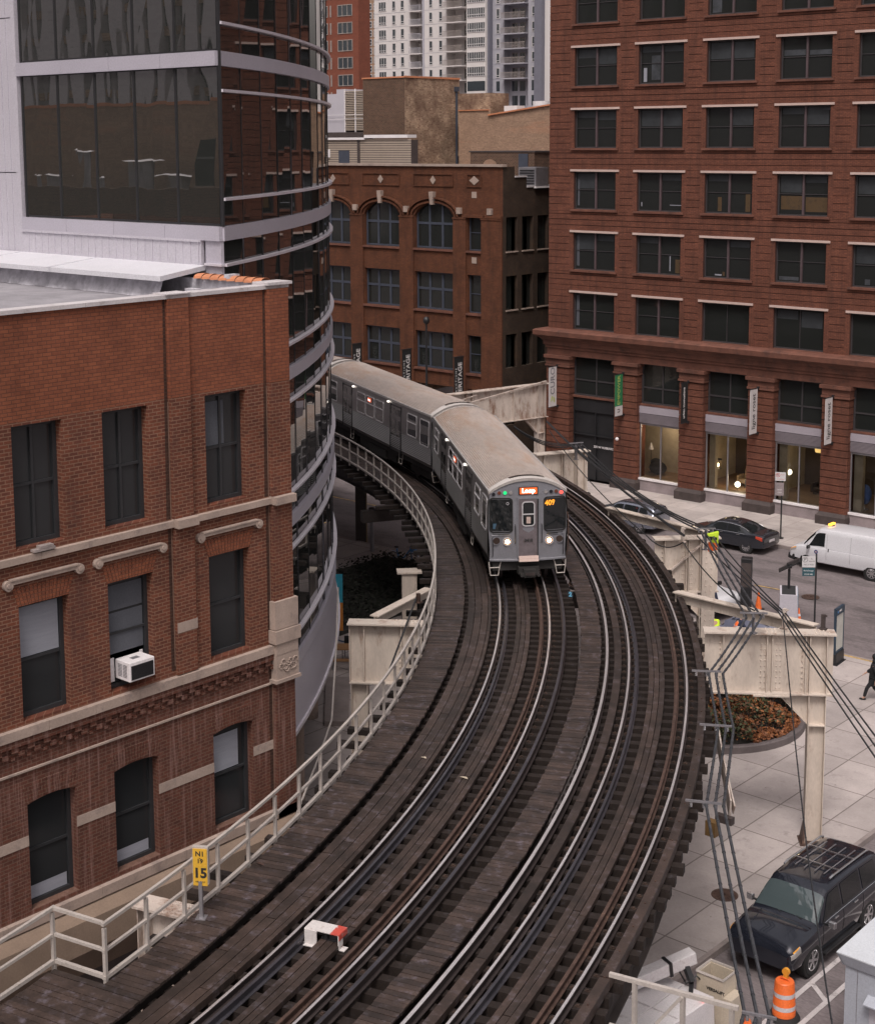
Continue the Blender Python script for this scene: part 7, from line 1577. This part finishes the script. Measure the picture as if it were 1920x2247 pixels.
drum(-16.83, 31.75, 'orange and white traffic drum topped by a round amber lamp', True); drum(-16.75, 29.55, 'orange traffic drum cut off by the bottom edge of the picture', False)
# parking signs
def sign_text(lines, par, y, s_=1): 
    for (txt, size, x, z, mt) in lines: text_mesh(txt, size, M[mt], 'lettering', par, frameM((x, y, z), (1, 0, 0), (0, 0, 1)), .002)
M['signw'] = pm('white_sign_face', (.56, .55, .56), .5, var=.04); M['signg'] = pm('dark_teal_sign_face', (.02, .075, .095), .5, var=.05); M['redink'] = pm('red_ink', (.45, .04, .04), .6)
ps = thing('parking_sign', 'white and teal parking sign on a black post by the kerb of the near side', 'sign', (-30.45, 59.2 - 1.9, .14)); ps.rotation_euler = (0, 0, R(38)); 
q0 = at(1786, 1368, .14); ps.location = (q0[0], q0[1], .14)
m = MB(); m.box(-.035, .035, -.03, .03, 0, 3.15); m.build('post', M['blackmetal'], ps)
m = MB(); m.box(-.62, -.04, -.045, -.03, 2.55, 3.05); a1 = m.build('upper_plate', M['signw'], ps); m = MB(); m.box(-.60, -.06, -.05, -.035, 2.16, 2.53); a2 = m.build('lower_plate', M['signg'], ps)
sign_text([('P', .2, -.49, 2.90, 'ktext'), ('PAY AT BOX', .075, -.33, 2.67, 'ktext'), ('8AM-9PM', .06, -.2, 2.82, 'ktext'), ('<-', .12, -.2, 2.93, 'ktext')], a1, -.047); sign_text([('ParkChicago', .085, -.33, 2.40, 'wtext'), ('ZONE 480', .08, -.33, 2.24, 'wtext')], a2, -.052)
m = MB(); m.loft([[(-.49 + r_ * math.cos(a), -.047, 2.90 + r_ * math.sin(a)) for a in [j * math.pi / 10 for j in range(20)]] for r_ in (.12, .105)], cap=False); m.build('ring', M['ktext'], a1)
ns = thing('no_parking_sign', 'white no parking sign on a tall black post in front of the lit shop windows', 'sign', (-39.23, 72.1, .14)); ns.rotation_euler = (0, 0, R(30)); m = MB(); m.box(-.04, .04, -.03, .03, 0, 3.65); m.cyl((0, 0, 0), (0, 0, .06), .16, n=12); m.build('post', M['blackmetal'], ns)
m = MB(); m.box(-.36, .18, -.05, -.035, 3.15, 3.62); a1 = m.build('upper_plate', M['signw'], ns); m = MB(); m.box(-.34, .10, -.05, -.035, 2.35, 3.05); a2 = m.build('lower_plate', M['riser'], ns)
sign_text([('P', .16, -.22, 3.46, 'ktext'), ('<->', .12, .02, 3.48, 'redink'), ('NO PARKING', .065, -.09, 3.24, 'redink')], a1, -.052); sign_text([('P', .15, -.2, 2.88, 'gtext'), ('PERMIT', .08, -.12, 2.66, 'wtext'), ('ZONE', .08, -.12, 2.52, 'wtext')], a2, -.052)
m = MB(); m.loft([[(-.22 + r_ * math.cos(a), -.053, 3.46 + r_ * math.sin(a)) for a in [j * math.pi / 10 for j in range(20)]] for r_ in (.11, .09)], cap=False); m.bar((-.29, -.054, 3.53), (-.15, -.054, 3.39), .01, .02); m.build('ring', M['redink'], a1)
# map kiosk, solar pay kiosk, pylon
mk = thing('map_kiosk', 'tall black-framed map panel kiosk on the plaza behind the riveted girder', 'kiosk', (-27.7, 55.95, .14)); mk.rotation_euler = (0, 0, R(96))
m = MB(); m.box(-.42, .42, -.09, .09, 0, .48); m.box(-.5, .5, -.16, .16, 0, .03); m.build('plinth', M['blackmetal'], mk)
m = MB(); m.box(-.44, .44, -.06, .06, 2.06, 2.34); m.box(-.44, -.39, -.05, .05, .5, 2.06); m.box(.39, .44, -.05, .05, .5, 2.06); m.box(-.44, .44, -.055, .055, .44, .56); fr = m.build('frame', pm('slate_blue_frame', (.03, .05, .075), .4), mk)
M['mapp'] = pm('printed_map_face', (.50, .50, .46), .4, var=.10, ns=5, fine=30, finev=.12)
m = MB(); m.box(-.388, .388, -.03, .03, .57, 2.05); m.build('map_panel', M['mapp'], mk)
for s in (-1, 1): text_mesh('BIKES', .11, M['wtext'], 'lettering', fr, frameM((-.02 * s, s * -.063, 2.2), (s, 0, 0), (0, 0, 1)), .002)
m = MB(); m.cyl((-.30, -.062, 2.2), (-.30, .062, 2.2), .05, n=14); m.build('round_mark', M['bike_blue'], fr)
sk = thing('solar_kiosk', 'bike share pay kiosk with blue sides and a black solar panel on a stalk', 'kiosk', at(1728, 1362, 0)); sk.rotation_euler = (0, 0, R(30))
m = MB(); m.hexa([(-.42, -.28, 0), (.42, -.28, 0), (.42, .28, 0), (-.42, .28, 0), (-.38, -.24, 1.25), (.38, -.24, 1.25), (.38, .26, 1.55), (-.38, .26, 1.55)]); m.build('cabinet', M['siding'], sk); m = MB(); m.hexa([(.425, -.25, .05), (.435, -.25, .05), (.435, .25, .05), (.425, .25, .05), (.39, -.22, 1.2), (.40, -.22, 1.2), (.40, .24, 1.48), (.39, .24, 1.48)]); m.build('blue_side', pm('sky_blue_panel', (.06, .30, .48), .5), sk)
m = MB(); m.hexa([(-.30, -.22, 1.27), (.30, -.22, 1.27), (.30, .22, 1.54), (-.30, .22, 1.54), (-.30, -.22, 1.29), (.30, -.22, 1.29), (.30, .22, 1.56), (-.30, .22, 1.56)]); m.build('screen', M['blackmetal'], sk)
m = MB(); m.cyl((0, .1, 1.45), (0, .1, 2.35), .06, n=10); m.build('stalk', M['blackmetal'], sk); m = MB(); m.bar((-.45, .1, 2.25), (.45, .1, 2.75), .5, .05, up=(0, 0, 1)); m.cyl((0, .1, 2.4), (0, .1, 2.6), .12, n=10); m.build('solar_panel', M['blackmetal'], sk)
q = at(1635, 1362, 0); py_ = thing('road_pylon', 'dark square pylon standing in the road between the cables and the orange cone', 'pylon', q); m = MB(); m.box(-.24, .24, -.22, .22, 0, 2.9); m.build('casing', M['mullion'], py_, bevel=.03); m = MB(); m.box(-.22, .22, -.225, -.221, 1.6, 2.7); m.box(-.30, .30, -.28, .28, 0, .08); m.build('panel', M['granite'], py_); py_.rotation_euler = (0, 0, R(25))
# dome-like grey tarp on the works
tp = thing('tarpaulin', 'slumped slate-grey tarpaulin heap behind the riveted girder beside the workers', 'tarpaulin', at(1655, 1398, .4)); m = MB(); rr3 = random.Random(4); rings = []
for i in range(7):
    f = i / 6; rings.append([((1.7 - 1.2 * f) * math.cos(a) * (1 + rr3.uniform(-.1, .1)), (.8 - .5 * f) * math.sin(a) * (1 + rr3.uniform(-.1, .1)), .1 + .9 * math.sin(f * 1.5)) for a in [j * math.pi / 8 for j in range(16)]])
m.loft(rings); m.build('sheet', pm('slate_tarpaulin', (.14, .15, .21), .6, var=.15), tp, smooth=True); m = MB(); m.tube([(-1.6, 0, .2), (-.5, -.55, .95), (.5, -.5, .95), (1.6, 0, .2)], .02, 5); m.build('strap', M['blackmetal'], tp)
# ---------------- planter
pt = thing('planter', 'round planter of orange and brown autumn shrubs with a dark kerb', 'planter', (-28.4, 47.3, .13))
m = MB(); rg = []
for i in range(61):
    a = 2 * math.pi * i / 60; rg.append([(r_ * math.cos(a), r_ * math.sin(a), z) for r_, z in ((3.18, 0), (3.42, 0), (3.42, .24), (3.38, .28), (3.22, .28), (3.18, .24))])
m.loft(rg, cap=False); m.build('kerb', pm('dark_planter_kerb', (.12, .10, .10), .7), pt)
m = MB(); m.cyl((0, 0, .0), (0, 0, .18), 3.2, n=40); m.build('soil', M['earth'], pt)
def leafcloud(n, R_, cols, mats, par, seed, hz=.62):
    rq = random.Random(seed); mbs = [MB() for _ in mats]; clumps = [(rq.uniform(-1, 1), rq.uniform(-1, 1), rq.random()) for _ in range(60)]
    for i in range(n):
        a = rq.random() * 6.283; rr4 = R_ * math.sqrt(rq.random()); x, y = rr4 * math.cos(a), rr4 * math.sin(a)
        cl = min(clumps, key=lambda c_: (c_[0] * R_ - x) ** 2 + (c_[1] * R_ - y) ** 2); d2 = math.hypot(cl[0] * R_ - x, cl[1] * R_ - y)
        hgt = (.35 + hz * cl[2]) * max(.35, 1 - (d2 / .8) ** 2 * .5) * (1 - .5 * (rr4 / R_) ** 6); z = .18 + hgt * (1 - .5 * rq.random() ** 2)
        s = rq.uniform(.04, .095); d = Vector((rq.gauss(0, 1), rq.gauss(0, 1), rq.gauss(0, .6))).normalized(); e = Vector((rq.gauss(0, 1), rq.gauss(0, 1), rq.gauss(0, .6))); e = (e - d * e.dot(d)).normalized(); P_ = Vector((x, y, z))
        wgt = cl[2] + rq.uniform(-.45, .45); k = min(len(mats) - 1, max(0, int(wgt * len(mats)))); 
        if y > 1.0 and x < 1.6 and rq.random() < .35: k = len(mats) - 1
        mbs[k].poly([P_ - d * s, P_ + e * s * .55, P_ + d * s, P_ - e * s * .55])
    for mb, mt in zip(mbs, mats):
        if mb.v: o = mb.build('foliage', mt, par); o['kind'] = 'stuff'
lm = [pm('rust_leaf', (.17, .058, .02), .7, var=.3, ns=5), pm('orange_leaf', (.27, .10, .03), .7, var=.3, ns=5), pm('brown_leaf', (.15, .060, .025), .7, var=.3, ns=5), pm('dark_leaf', (.085, .038, .018), .7, var=.3, ns=5), pm('olive_leaf', (.05, .06, .025), .7, var=.3, ns=5)]
leafcloud(21000, 3.25, None, lm, pt, 9, .95)
m = MB(); rq = random.Random(8)
for i in range(160): a = rq.random() * 6.283; r_ = 3.1 * math.sqrt(rq.random()); x, y = r_ * math.cos(a), r_ * math.sin(a); m.bar((x, y, .15), (x + rq.uniform(-.1, .1), y + rq.uniform(-.1, .1), .15 + rq.uniform(.3, .7)), .015, .015)
o = m.build('twigs', M['granite'], pt); o['kind'] = 'stuff'
# ---------------- shed, lower right
M['shedp'] = pm('pale_blue_grey_paint', (.36, .38, .43), .5, var=.05, ns=.6, bmp=.03)
sh = thing('utility_shed', 'pale blue-grey utility shed with a light sloping roof at the lower right corner', 'shed', (-14.83, 30.37, 0))
m = MB(); m.box(.16, 5, .15, 4, 0, 2.72); m.build('walls', M['shedp'], sh); m = MB(); m.hexa([(0, 0, 2.98), (5, 0, 2.98), (5, 4.2, 3.1), (0, 4.2, 3.1), (0, 0, 3.01), (5, 0, 3.01), (5, 4.2, 3.13), (0, 4.2, 3.13)]); m.build('roof', pm('pale_roof_sheet', (.55, .58, .62), .5, var=.04), sh)
m = MB(); m.hexa([(.12, .1, 2.70), (5, .1, 2.70), (5, .15, 2.70), (.12, .15, 2.70), (0.01, 0.005, 2.975), (5, .005, 2.975), (5, .05, 2.975), (.01, .05, 2.975)]); m.hexa([(.11, .1, 2.70), (.16, .1, 2.70), (.16, 4, 2.70), (.11, 4, 2.70), (0.005, .005, 2.975), (.05, .005, 2.975), (.05, 4.1, 2.975), (.005, 4.1, 2.975)]); m.build('fascia', M['shedp'], sh)
m = MB(); m.hexa([(.72, -.10, 2.02), (2.0, -.10, 2.02), (2.0, .15, 2.14), (.72, .15, 2.14), (.72, -.10, 2.05), (2.0, -.10, 2.05), (2.0, .15, 2.17), (.72, .15, 2.17)]); m.build('door_hood', M['shedp'], sh)
m = MB(); m.box(.78, 1.9, .12, .149, .1, 2.0); dd = m.build('door', M['siding'], sh); m = MB(); m.box(.86, .89, .07, .12, 1.0, 1.25); m.build('handle', M['galv'], dd); m = MB(); m.box(.45, .465, .145, .149, 0, 2.7); m.build('seam', M['galv'], sh)
# ---------------- small street things under the curve
fm_ = MB(); c0 = Vector((-46.6, 46.4, .146)); ax1 = Vector((-.72, .70, 0)).normalized(); ax2 = Vector((.70, .72, 0)).normalized()
def fp(u, v): q = c0 + ax1 * u + ax2 * v; return (q.x, q.y, q.z)
for s in (-1, 1):
    pts = [(-2.5, 0), (-2.0, .42 * s), (-1.2, .72 * s), (-.3, .82 * s), (.6, .66 * s), (1.4, .32 * s), (2.1, -.10 * s), (2.9, -.62 * s)]
    for (a, b) in zip(pts, pts[1:]): d = Vector((b[0] - a[0], b[1] - a[1], 0)).normalized(); n_ = (-d.y * .07, d.x * .07); fm_.poly([fp(a[0] - n_[0], a[1] - n_[1]), fp(b[0] - n_[0], b[1] - n_[1]), fp(b[0] + n_[0], b[1] + n_[1]), fp(a[0] + n_[0], a[1] + n_[1])])
fm_.poly([fp(-1.8 + .1 * math.cos(a), .25 + .1 * math.sin(a)) for a in [j * .7 for j in range(9)]])
for (a, b) in (((-2.0, -.2), (-1.5, -.35)), ((-1.5, -.35), (-1.2, -.15))): fm_.poly([fp(a[0], a[1] - .04), fp(b[0], b[1] - .04), fp(b[0], b[1] + .04), fp(a[0], a[1] + .04)])
tag(fm_.build('fish_mural', pm('dark_blue_outline_paint', (.025, .05, .10), .7, var=.1)), 'dark blue fish outline painted on the pavement beside the glass building', 'mural')
def table(x, y, lab, rz=0):
    c = thing('picnic_table', lab, 'table', (x, y, .14), R(rz), group='light wooden tables under the elevated railway'); m = MB()
    for k in range(4): m.box(-.8, .8, -.36 + k * .19, -.19 + k * .19, .72, .76)
    m.build('tabletop', M['wood'], c)
    for s in (-1, 1): m = MB(); m.box(-.8, .8, s * .75 - .13, s * .75 + .13, .42, .46); m.build('bench_seat', M['wood'], c)
    m = MB()
    for x_ in (-.6, .6):
        for s in (-1, 1): m.bar((x_, s * .25, .72), (x_, s * .7, 0), .05, .05)
        m.bar((x_, -.75, .4), (x_, .75, .4), .05, .05)
    m.build('legs', M['galv'], c); return c
table(-42.6, 42.8, 'light wooden picnic table nearest the left cream girder', 40); table(-44.6, 42.0, 'light wooden picnic table close to the curved skirt of the glass building', 40)
p = at(765, 1445, .14); chh = thing('patio_chair', 'black metal patio chair beside the fish mural', 'chair', p, R(30)); m = MB(); m.box(-.22, .22, -.22, .22, .43, .46); m.build('seat', M['blackmetal'], chh); m = MB(); m.box(-.22, .22, .19, .22, .46, .9); m.build('backrest', M['blackmetal'], chh)
for (a, b) in ((-.2, -.2), (.2, -.2), (-.2, .2), (.2, .2)): m = MB(); m.bar((a, b, 0), (a, b, .43), .025, .025); m.build('leg', M['blackmetal'], chh)
pn = thing('pennant', 'narrow upright pennant, turquoise above and orange below, by the glass skirt', 'banner', at(733, 1440, .14)); m = MB(); m.cyl((0, 0, 0), (0, 0, 3.6), .03, n=8); m.build('pole', M['galv'], pn); m = MB(); m.box(.03, .40, -.01, .01, 2.3, 3.5); m.build('turquoise_cloth', pm('turquoise_cloth', (.04, .35, .50), .8), pn); m = MB(); m.box(.03, .40, -.01, .01, 1.1, 2.29); m.build('orange_cloth', pm('orange_cloth', (.55, .22, .05), .8), pn); pn.rotation_euler = (0, 0, R(41))
for (px, py, h, lab) in ((817, 1215, 1.1, 'short dark bollard in the road under the elevated walkway'),): p = at(px, py, 0); c = thing('bollard', lab, 'bollard', p); m = MB(); m.cyl((0, 0, 0), (0, 0, h * 2), .12, n=12); m.build('post', M['galv'], c); m = MB(); m.cyl((0, 0, h * 2), (0, 0, h * 2 + .25), .16, n=12); m.build('cap', M['blackmetal'], c)
p = at(793, 1190, 0); c = thing('steel_column', 'dark old steel column with a yellowed edge under the walkway curve', 'column', p); m = MB(); m.box(-.28, .28, -.22, .22, 0, 5.9); m.build('shaft', M['girder_dark'], c); m = MB(); m.box(.285, .31, -.2, .2, 0, 5.9); m.build('flange', pm('old_yellow_paint', (.17, .12, .045), .8, var=.4), c); c.rotation_euler = (0, 0, R(40))
# bicycle
def bicycle(x, y, rz, lab):
    b = thing('bicycle', lab, 'bicycle', (x, y, 0), R(rz)); 
    for wx in (-.52, .52):
        m = MB(); rg = []
        for i in range(25): a = 2 * math.pi * i / 24; rg.append([(wx + (.32 + .02 * math.cos(q)) * math.cos(a), .02 * math.sin(q), .33 + (.32 + .02 * math.cos(q)) * math.sin(a)) for q in (0, 1.57, 3.14, 4.71)])
        m.loft(rg, cap=False); w_ = m.build('wheel', M['tyre'], b); m = MB()
        for k in range(8): a = k * math.pi / 8; m.bar((wx - .31 * math.cos(a), 0, .33 - .31 * math.sin(a)), (wx + .31 * math.cos(a), 0, .33 + .31 * math.sin(a)), .006, .006)
        m.build('spokes', M['chrome'], w_)
        m = MB(); m.loft([[(wx + .38 * math.cos(a), q, .33 + .38 * math.sin(a)) for q in (-.04, .04)] for a in [R(20 + 12 * i) for i in range(12)]], close=False, cap=False); m.build('mudguard', M['bike_blue'], b)
    m = MB(); m.tube([(.52, 0, .33), (.40, 0, .95)], .025, 6); m.tube([(.42, 0, .85), (.05, 0, .38), (-.25, 0, .45), (-.32, 0, .85)], .04, 6); m.tube([(-.25, 0, .42), (-.52, 0, .33)], .02, 6); m.build('frame', M['bike_blue'], b)
    m = MB(); m.tube([(.36, -.28, 1.05), (.40, -.1, 1.0), (.40, .1, 1.0), (.36, .28, 1.05)], .016, 6); m.tube([(.40, 0, .95), (.40, 0, 1.0)], .02, 6); m.build('handlebar', M['blackmetal'], b); m = MB(); m.sphere((-.34, 0, .92), .13, 10, 6, (1, .6, .3)); m.build('saddle', M['black'], b)
    m = MB(); m.box(.50, .72, -.14, .14, .78, .95); m.build('basket', M['bike_blue'], b); return b
p = at(884, 1240, 0); bicycle(p[0], p[1], 20, 'blue bike share bicycle leaning by the lattice column under the walkway')
# concrete apron slabs seen between skirt and left girder
m = MB(); q = [at(715, 1492, .2), at(768, 1492, .2), at(765, 1590, .2), at(712, 1590, .2)]
bxa = MB(); bxa.hexa([(a, b, .137) for a, b, _ in q] + [(a, b, .33) for a, b, _ in q]); struct(bxa.build('loading_apron', M['kerb']))

# ================================================================ people
def skinned(edges, name, mat, parent, lvl=2):
    # edges: list of chains [(point, radius), ...] sharing vertices by position
    vs_, ix, es = [], {}, []
    def vid(p, r):
        k = tuple(round(c_, 4) for c_ in p)
        if k not in ix: ix[k] = len(vs_); vs_.append((p, r))
        return ix[k]
    for ch in edges:
        ids = [vid(p, r) for p, r in ch]; es += list(zip(ids, ids[1:]))
    me = bpy.data.meshes.new(name); me.from_pydata([v[0] for v in vs_], es, []); o = bpy.data.objects.new(name, me); COL.objects.link(o)
    sk_ = o.modifiers.new('skin', 'SKIN'); ss = o.modifiers.new('sub', 'SUBSURF'); ss.levels = ss.render_levels = lvl
    if not me.skin_vertices: 
        bpy.context.view_layer.objects.active = o
    for i, (p, r) in enumerate(vs_):
        sv_ = me.skin_vertices[0].data[i]; sv_.radius = (r if isinstance(r, tuple) else (r, r)); sv_.use_root = (i == 0)
    bpy.context.view_layer.update(); ev = o.evaluated_get(bpy.context.evaluated_depsgraph_get()); nm = bpy.data.meshes.new_from_object(ev); bpy.data.objects.remove(o, do_unlink=True)
    nm.materials.clear(); nm.materials.append(mat); nm.polygons.foreach_set('use_smooth', [True] * len(nm.polygons)); q = bpy.data.objects.new(name, nm); COL.objects.link(q); q.parent = parent; return q
def person(loc, rz, label, pose, top, legs_m, hairm, vest=None, hood=False):
    t = thing('person', label, 'person', loc, R(rz)); V = Vector
    hip = V((0, 0, pose.get('hip', .93))); lean = pose.get('lean', 0); up = V((math.sin(R(lean)), 0, math.cos(R(lean))))
    wa, ch_, nk, hd = hip + up * .18, hip + up * .38, hip + up * .54, hip + up * .66
    fl, fr_ = pose['feet']; kl, kr = pose['knees']; el, er = pose['elbows']; hl, hr = pose['hands']
    sl_, sr_ = hip + up * .47 + V((0, .18, 0)), hip + up * .47 + V((0, -.18, 0))
    body = [[(hip, (.13, .10)), (wa, (.13, .10)), (ch_, (.15, .11)), (nk, .055), (nk + up * .06, .055)], [(hip, (.13, .10)), (hip + V((0, .10, -.06)), .085), (V(kl), .06), (V(fl) + V((0, 0, .08)), .042), (V(fl) + V((.13, 0, .04)), .035)], [(hip, (.13, .10)), (hip + V((0, -.10, -.06)), .085), (V(kr), .06), (V(fr_) + V((0, 0, .08)), .042), (V(fr_) + V((.13, 0, .04)), .035)],
            [(ch_, (.15, .11)), (sl_, .06), (V(el), .042), (V(hl), .030)], [(ch_, (.15, .11)), (sr_, .06), (V(er), .042), (V(hr), .030)]]
    for h_, e_ in ((V(hl), V(el)), (V(hr), V(er))):
        d = (h_ - e_).normalized(); sd3 = d.cross(V((0, 0, 1)))
        sd3 = sd3.normalized() if sd3.length > .1 else V((1, 0, 0)); palm = h_ + d * .07; body.append([(h_, .03), (palm, .034)])
        for k, ln in enumerate((.065, .075, .072, .055)): o1 = sd3 * (k - 1.5) * .019; body.append([(palm, .034), (palm + d * .03 + o1, .010), (palm + d * (.03 + ln * .6) + o1 + V((0, 0, -.01)), .009), (palm + d * (.02 + ln) + o1 + V((0, 0, -.03)), .008)])
        body.append([(h_, .03), (h_ + d * .03 + sd3 * .035, .011), (h_ + d * .06 + sd3 * .05, .009)])
    bd = skinned(body, 'body', M['skin'], t)
    hc = hd + up * .10; hm = MB(); hm.sphere(tuple(hc), .098, 16, 12, (1.0, .82, 1.2)); hm.sphere((hc.x + .10, hc.y, hc.z - .01), .018, 8, 6, (1, .7, 1.3)); hm.sphere((hc.x, hc.y + .082, hc.z), .024, 8, 6, (.7, .4, 1.2)); hm.sphere((hc.x, hc.y - .082, hc.z), .024, 8, 6, (.7, .4, 1.2)); hm.box(hc.x + .085, hc.x + .096, hc.y - .025, hc.y + .025, hc.z - .062, hc.z - .052); hdo = hm.build('head', M['skin'], t, smooth=True)
    em_ = MB(); em_.sphere((hc.x + .090, hc.y + .033, hc.z + .012), .011, 6, 4); em_.sphere((hc.x + .090, hc.y - .033, hc.z + .012), .011, 6, 4); em_.build('eyes', M['black'], hdo)
    hq = MB(); hq.sphere((hc.x - .022, hc.y, hc.z + .030), .108 if not hood else .125, 14, 10, (1.0, .9, 1.1)); hood and hq.sphere((hc.x - .05, hc.y, hc.z - .14), .14, 12, 8, (1, 1.1, .9)); hq.build('hair' if not hood else 'hood', hairm, hdo, smooth=True)
    tr = [[(hip + up * .02, (.155, .125)), (hip + V((0, .10, -.07)), .105), (V(kl), .078), (V(fl) + V((0, 0, .12)), .062)], [(hip + up * .02, (.155, .125)), (hip + V((0, -.10, -.07)), .105), (V(kr), .078), (V(fr_) + V((0, 0, .12)), .062)]]
    skinned(tr, 'trousers', legs_m, t)
    sh_ = []
    for f_ in (fl, fr_): f_ = V(f_); sb_ = MB(); sb_.sphere((f_.x + .05, f_.y, f_.z + .045), .06, 10, 6, (2.3, .85, .75)); sb_.build('shoe', M['black'], t, smooth=True)
    ct = [[(hip - up * (.10 if not pose.get('coat') else .30), (.175, .14)), (hip + up * .05, (.165, .135)), (wa, (.16, .13)), (ch_, (.18, .14)), (nk + up * .02, .075)], [(ch_, (.18, .14)), (sl_, .085), (V(el), .066), (V(hl) - (V(hl) - V(el)) * .12, .050)], [(ch_, (.18, .14)), (sr_, .085), (V(er), .066), (V(hr) - (V(hr) - V(er)) * .12, .050)]]
    skinned(ct, 'jacket', top, t)
    if pose.get('coat'): skinned([[(hip - up * .42, (.24, .19)), (hip, (.21, .17)), (wa, (.20, .165)), (ch_, (.215, .17)), (hip + up * .50, (.13, .11))], [(ch_, (.215, .17)), (sl_, .10), (V(el), .085), (V(hl) - (V(hl) - V(el)) * .15, .07)], [(ch_, (.215, .17)), (sr_, .10), (V(er), .085), (V(hr) - (V(hr) - V(er)) * .15, .07)]], 'coat', top, t)
    if vest: skinned([[(hip, (.185, .15)), (wa, (.175, .145)), (ch_, (.19, .15)), (hip + up * .48, (.12, .10))]], 'vest', vest, t)
    if vest is not None or top.name.startswith('hi_vis'):
        for z_ in (.16, .30):
            c_ = hip + up * z_; rb2 = MB(); rb2.loft([[(c_.x + .175 * math.cos(a) * (1.0), c_.y + .215 * math.sin(a), c_.z + q) for a in [j * math.pi / 8 for j in range(16)]] for q in (-.025, .025)], cap=False); rb2.build('reflective_stripe', M['refl'], t)
    return t
stand = dict(feet=[(.02, .11, 0), (-.05, -.11, 0)], knees=[(.06, .10, .50), (.0, -.10, .50)], elbows=[(-.02, .27, 1.12), (-.02, -.27, 1.12)], hands=[(.12, .24, .90), (.14, -.22, .92)])
walk = dict(feet=[(.34, .09, 0), (-.36, -.09, .04)], knees=[(.24, .09, .50), (.02, -.09, .48)], elbows=[(-.14, .26, 1.13), (.10, -.26, 1.13)], hands=[(-.08, .26, .86), (.32, -.22, .98)], coat=1)
q = at(1921, 1537, .14); person((q[0] - .08, q[1] - .05, .14), 200, 'person in a black hooded coat walking at the right edge of the plaza', walk, M['cloth_k'], M['cloth_k'], M['cloth_k'], hood=True)
lean = dict(stand, lean=28, elbows=[(.32, .26, 1.12), (.32, -.26, 1.12)], hands=[(.52, .18, .92), (.52, -.16, .90)])
q = at(1572, 1392, 1.0); person((q[0], q[1], .14), 150, 'worker in a bright yellow hi-vis jacket bending beside the cream column', lean, M['hivis'], M['cloth_n'], M['hair'])
q = at(1612, 1390, 1.0); person((q[0], q[1], .14), 60, 'worker in an orange and yellow vest over dark clothes beside the tarpaulin', lean, M['cloth_n'], M['cloth_n'], M['hair'], vest=M['hivis_o'])
q = at(1558, 1368, 0); person((q[0], q[1], 0), 120, 'bareheaded worker in navy mostly hidden behind the diagonal beam near the pickup', stand, M['cloth_n'], M['cloth_n'], M['lintel'])
p = at(1563, 1172, 7.5)
v_ = thing('safety_vest', 'yellow and orange hi-vis vest draped over the cables by the dark sedan', 'vest', (p[0], p[1], 7.15)); v_.rotation_euler = (0, 0, R(42))
m = MB(); m.hexa([(-.08, -.06, .08), (.20, -.05, .0), (.20, .05, 0), (-.08, .04, .08), (-.20, -.03, .36), (.20, -.10, .46), (.20, .05, .46), (-.20, .05, .36)]); m.build('yellow_cloth', M['hivis'], v_, bevel=.02); m = MB(); m.hexa([(-.15, -.06, -.28), (.16, -.06, -.22), (.16, .04, -.22), (-.15, .04, -.28), (-.15, -.055, .06), (.18, -.055, .06), (.18, .045, .06), (-.15, .045, .06)]); m.build('orange_cloth', M['hivis_o'], v_, bevel=.02); m = MB(); m.box(-.15, -.02, -.075, -.06, .14, .28); m.box(.02, .15, -.075, -.06, .16, .3); m.build('black_print', M['black'], v_)
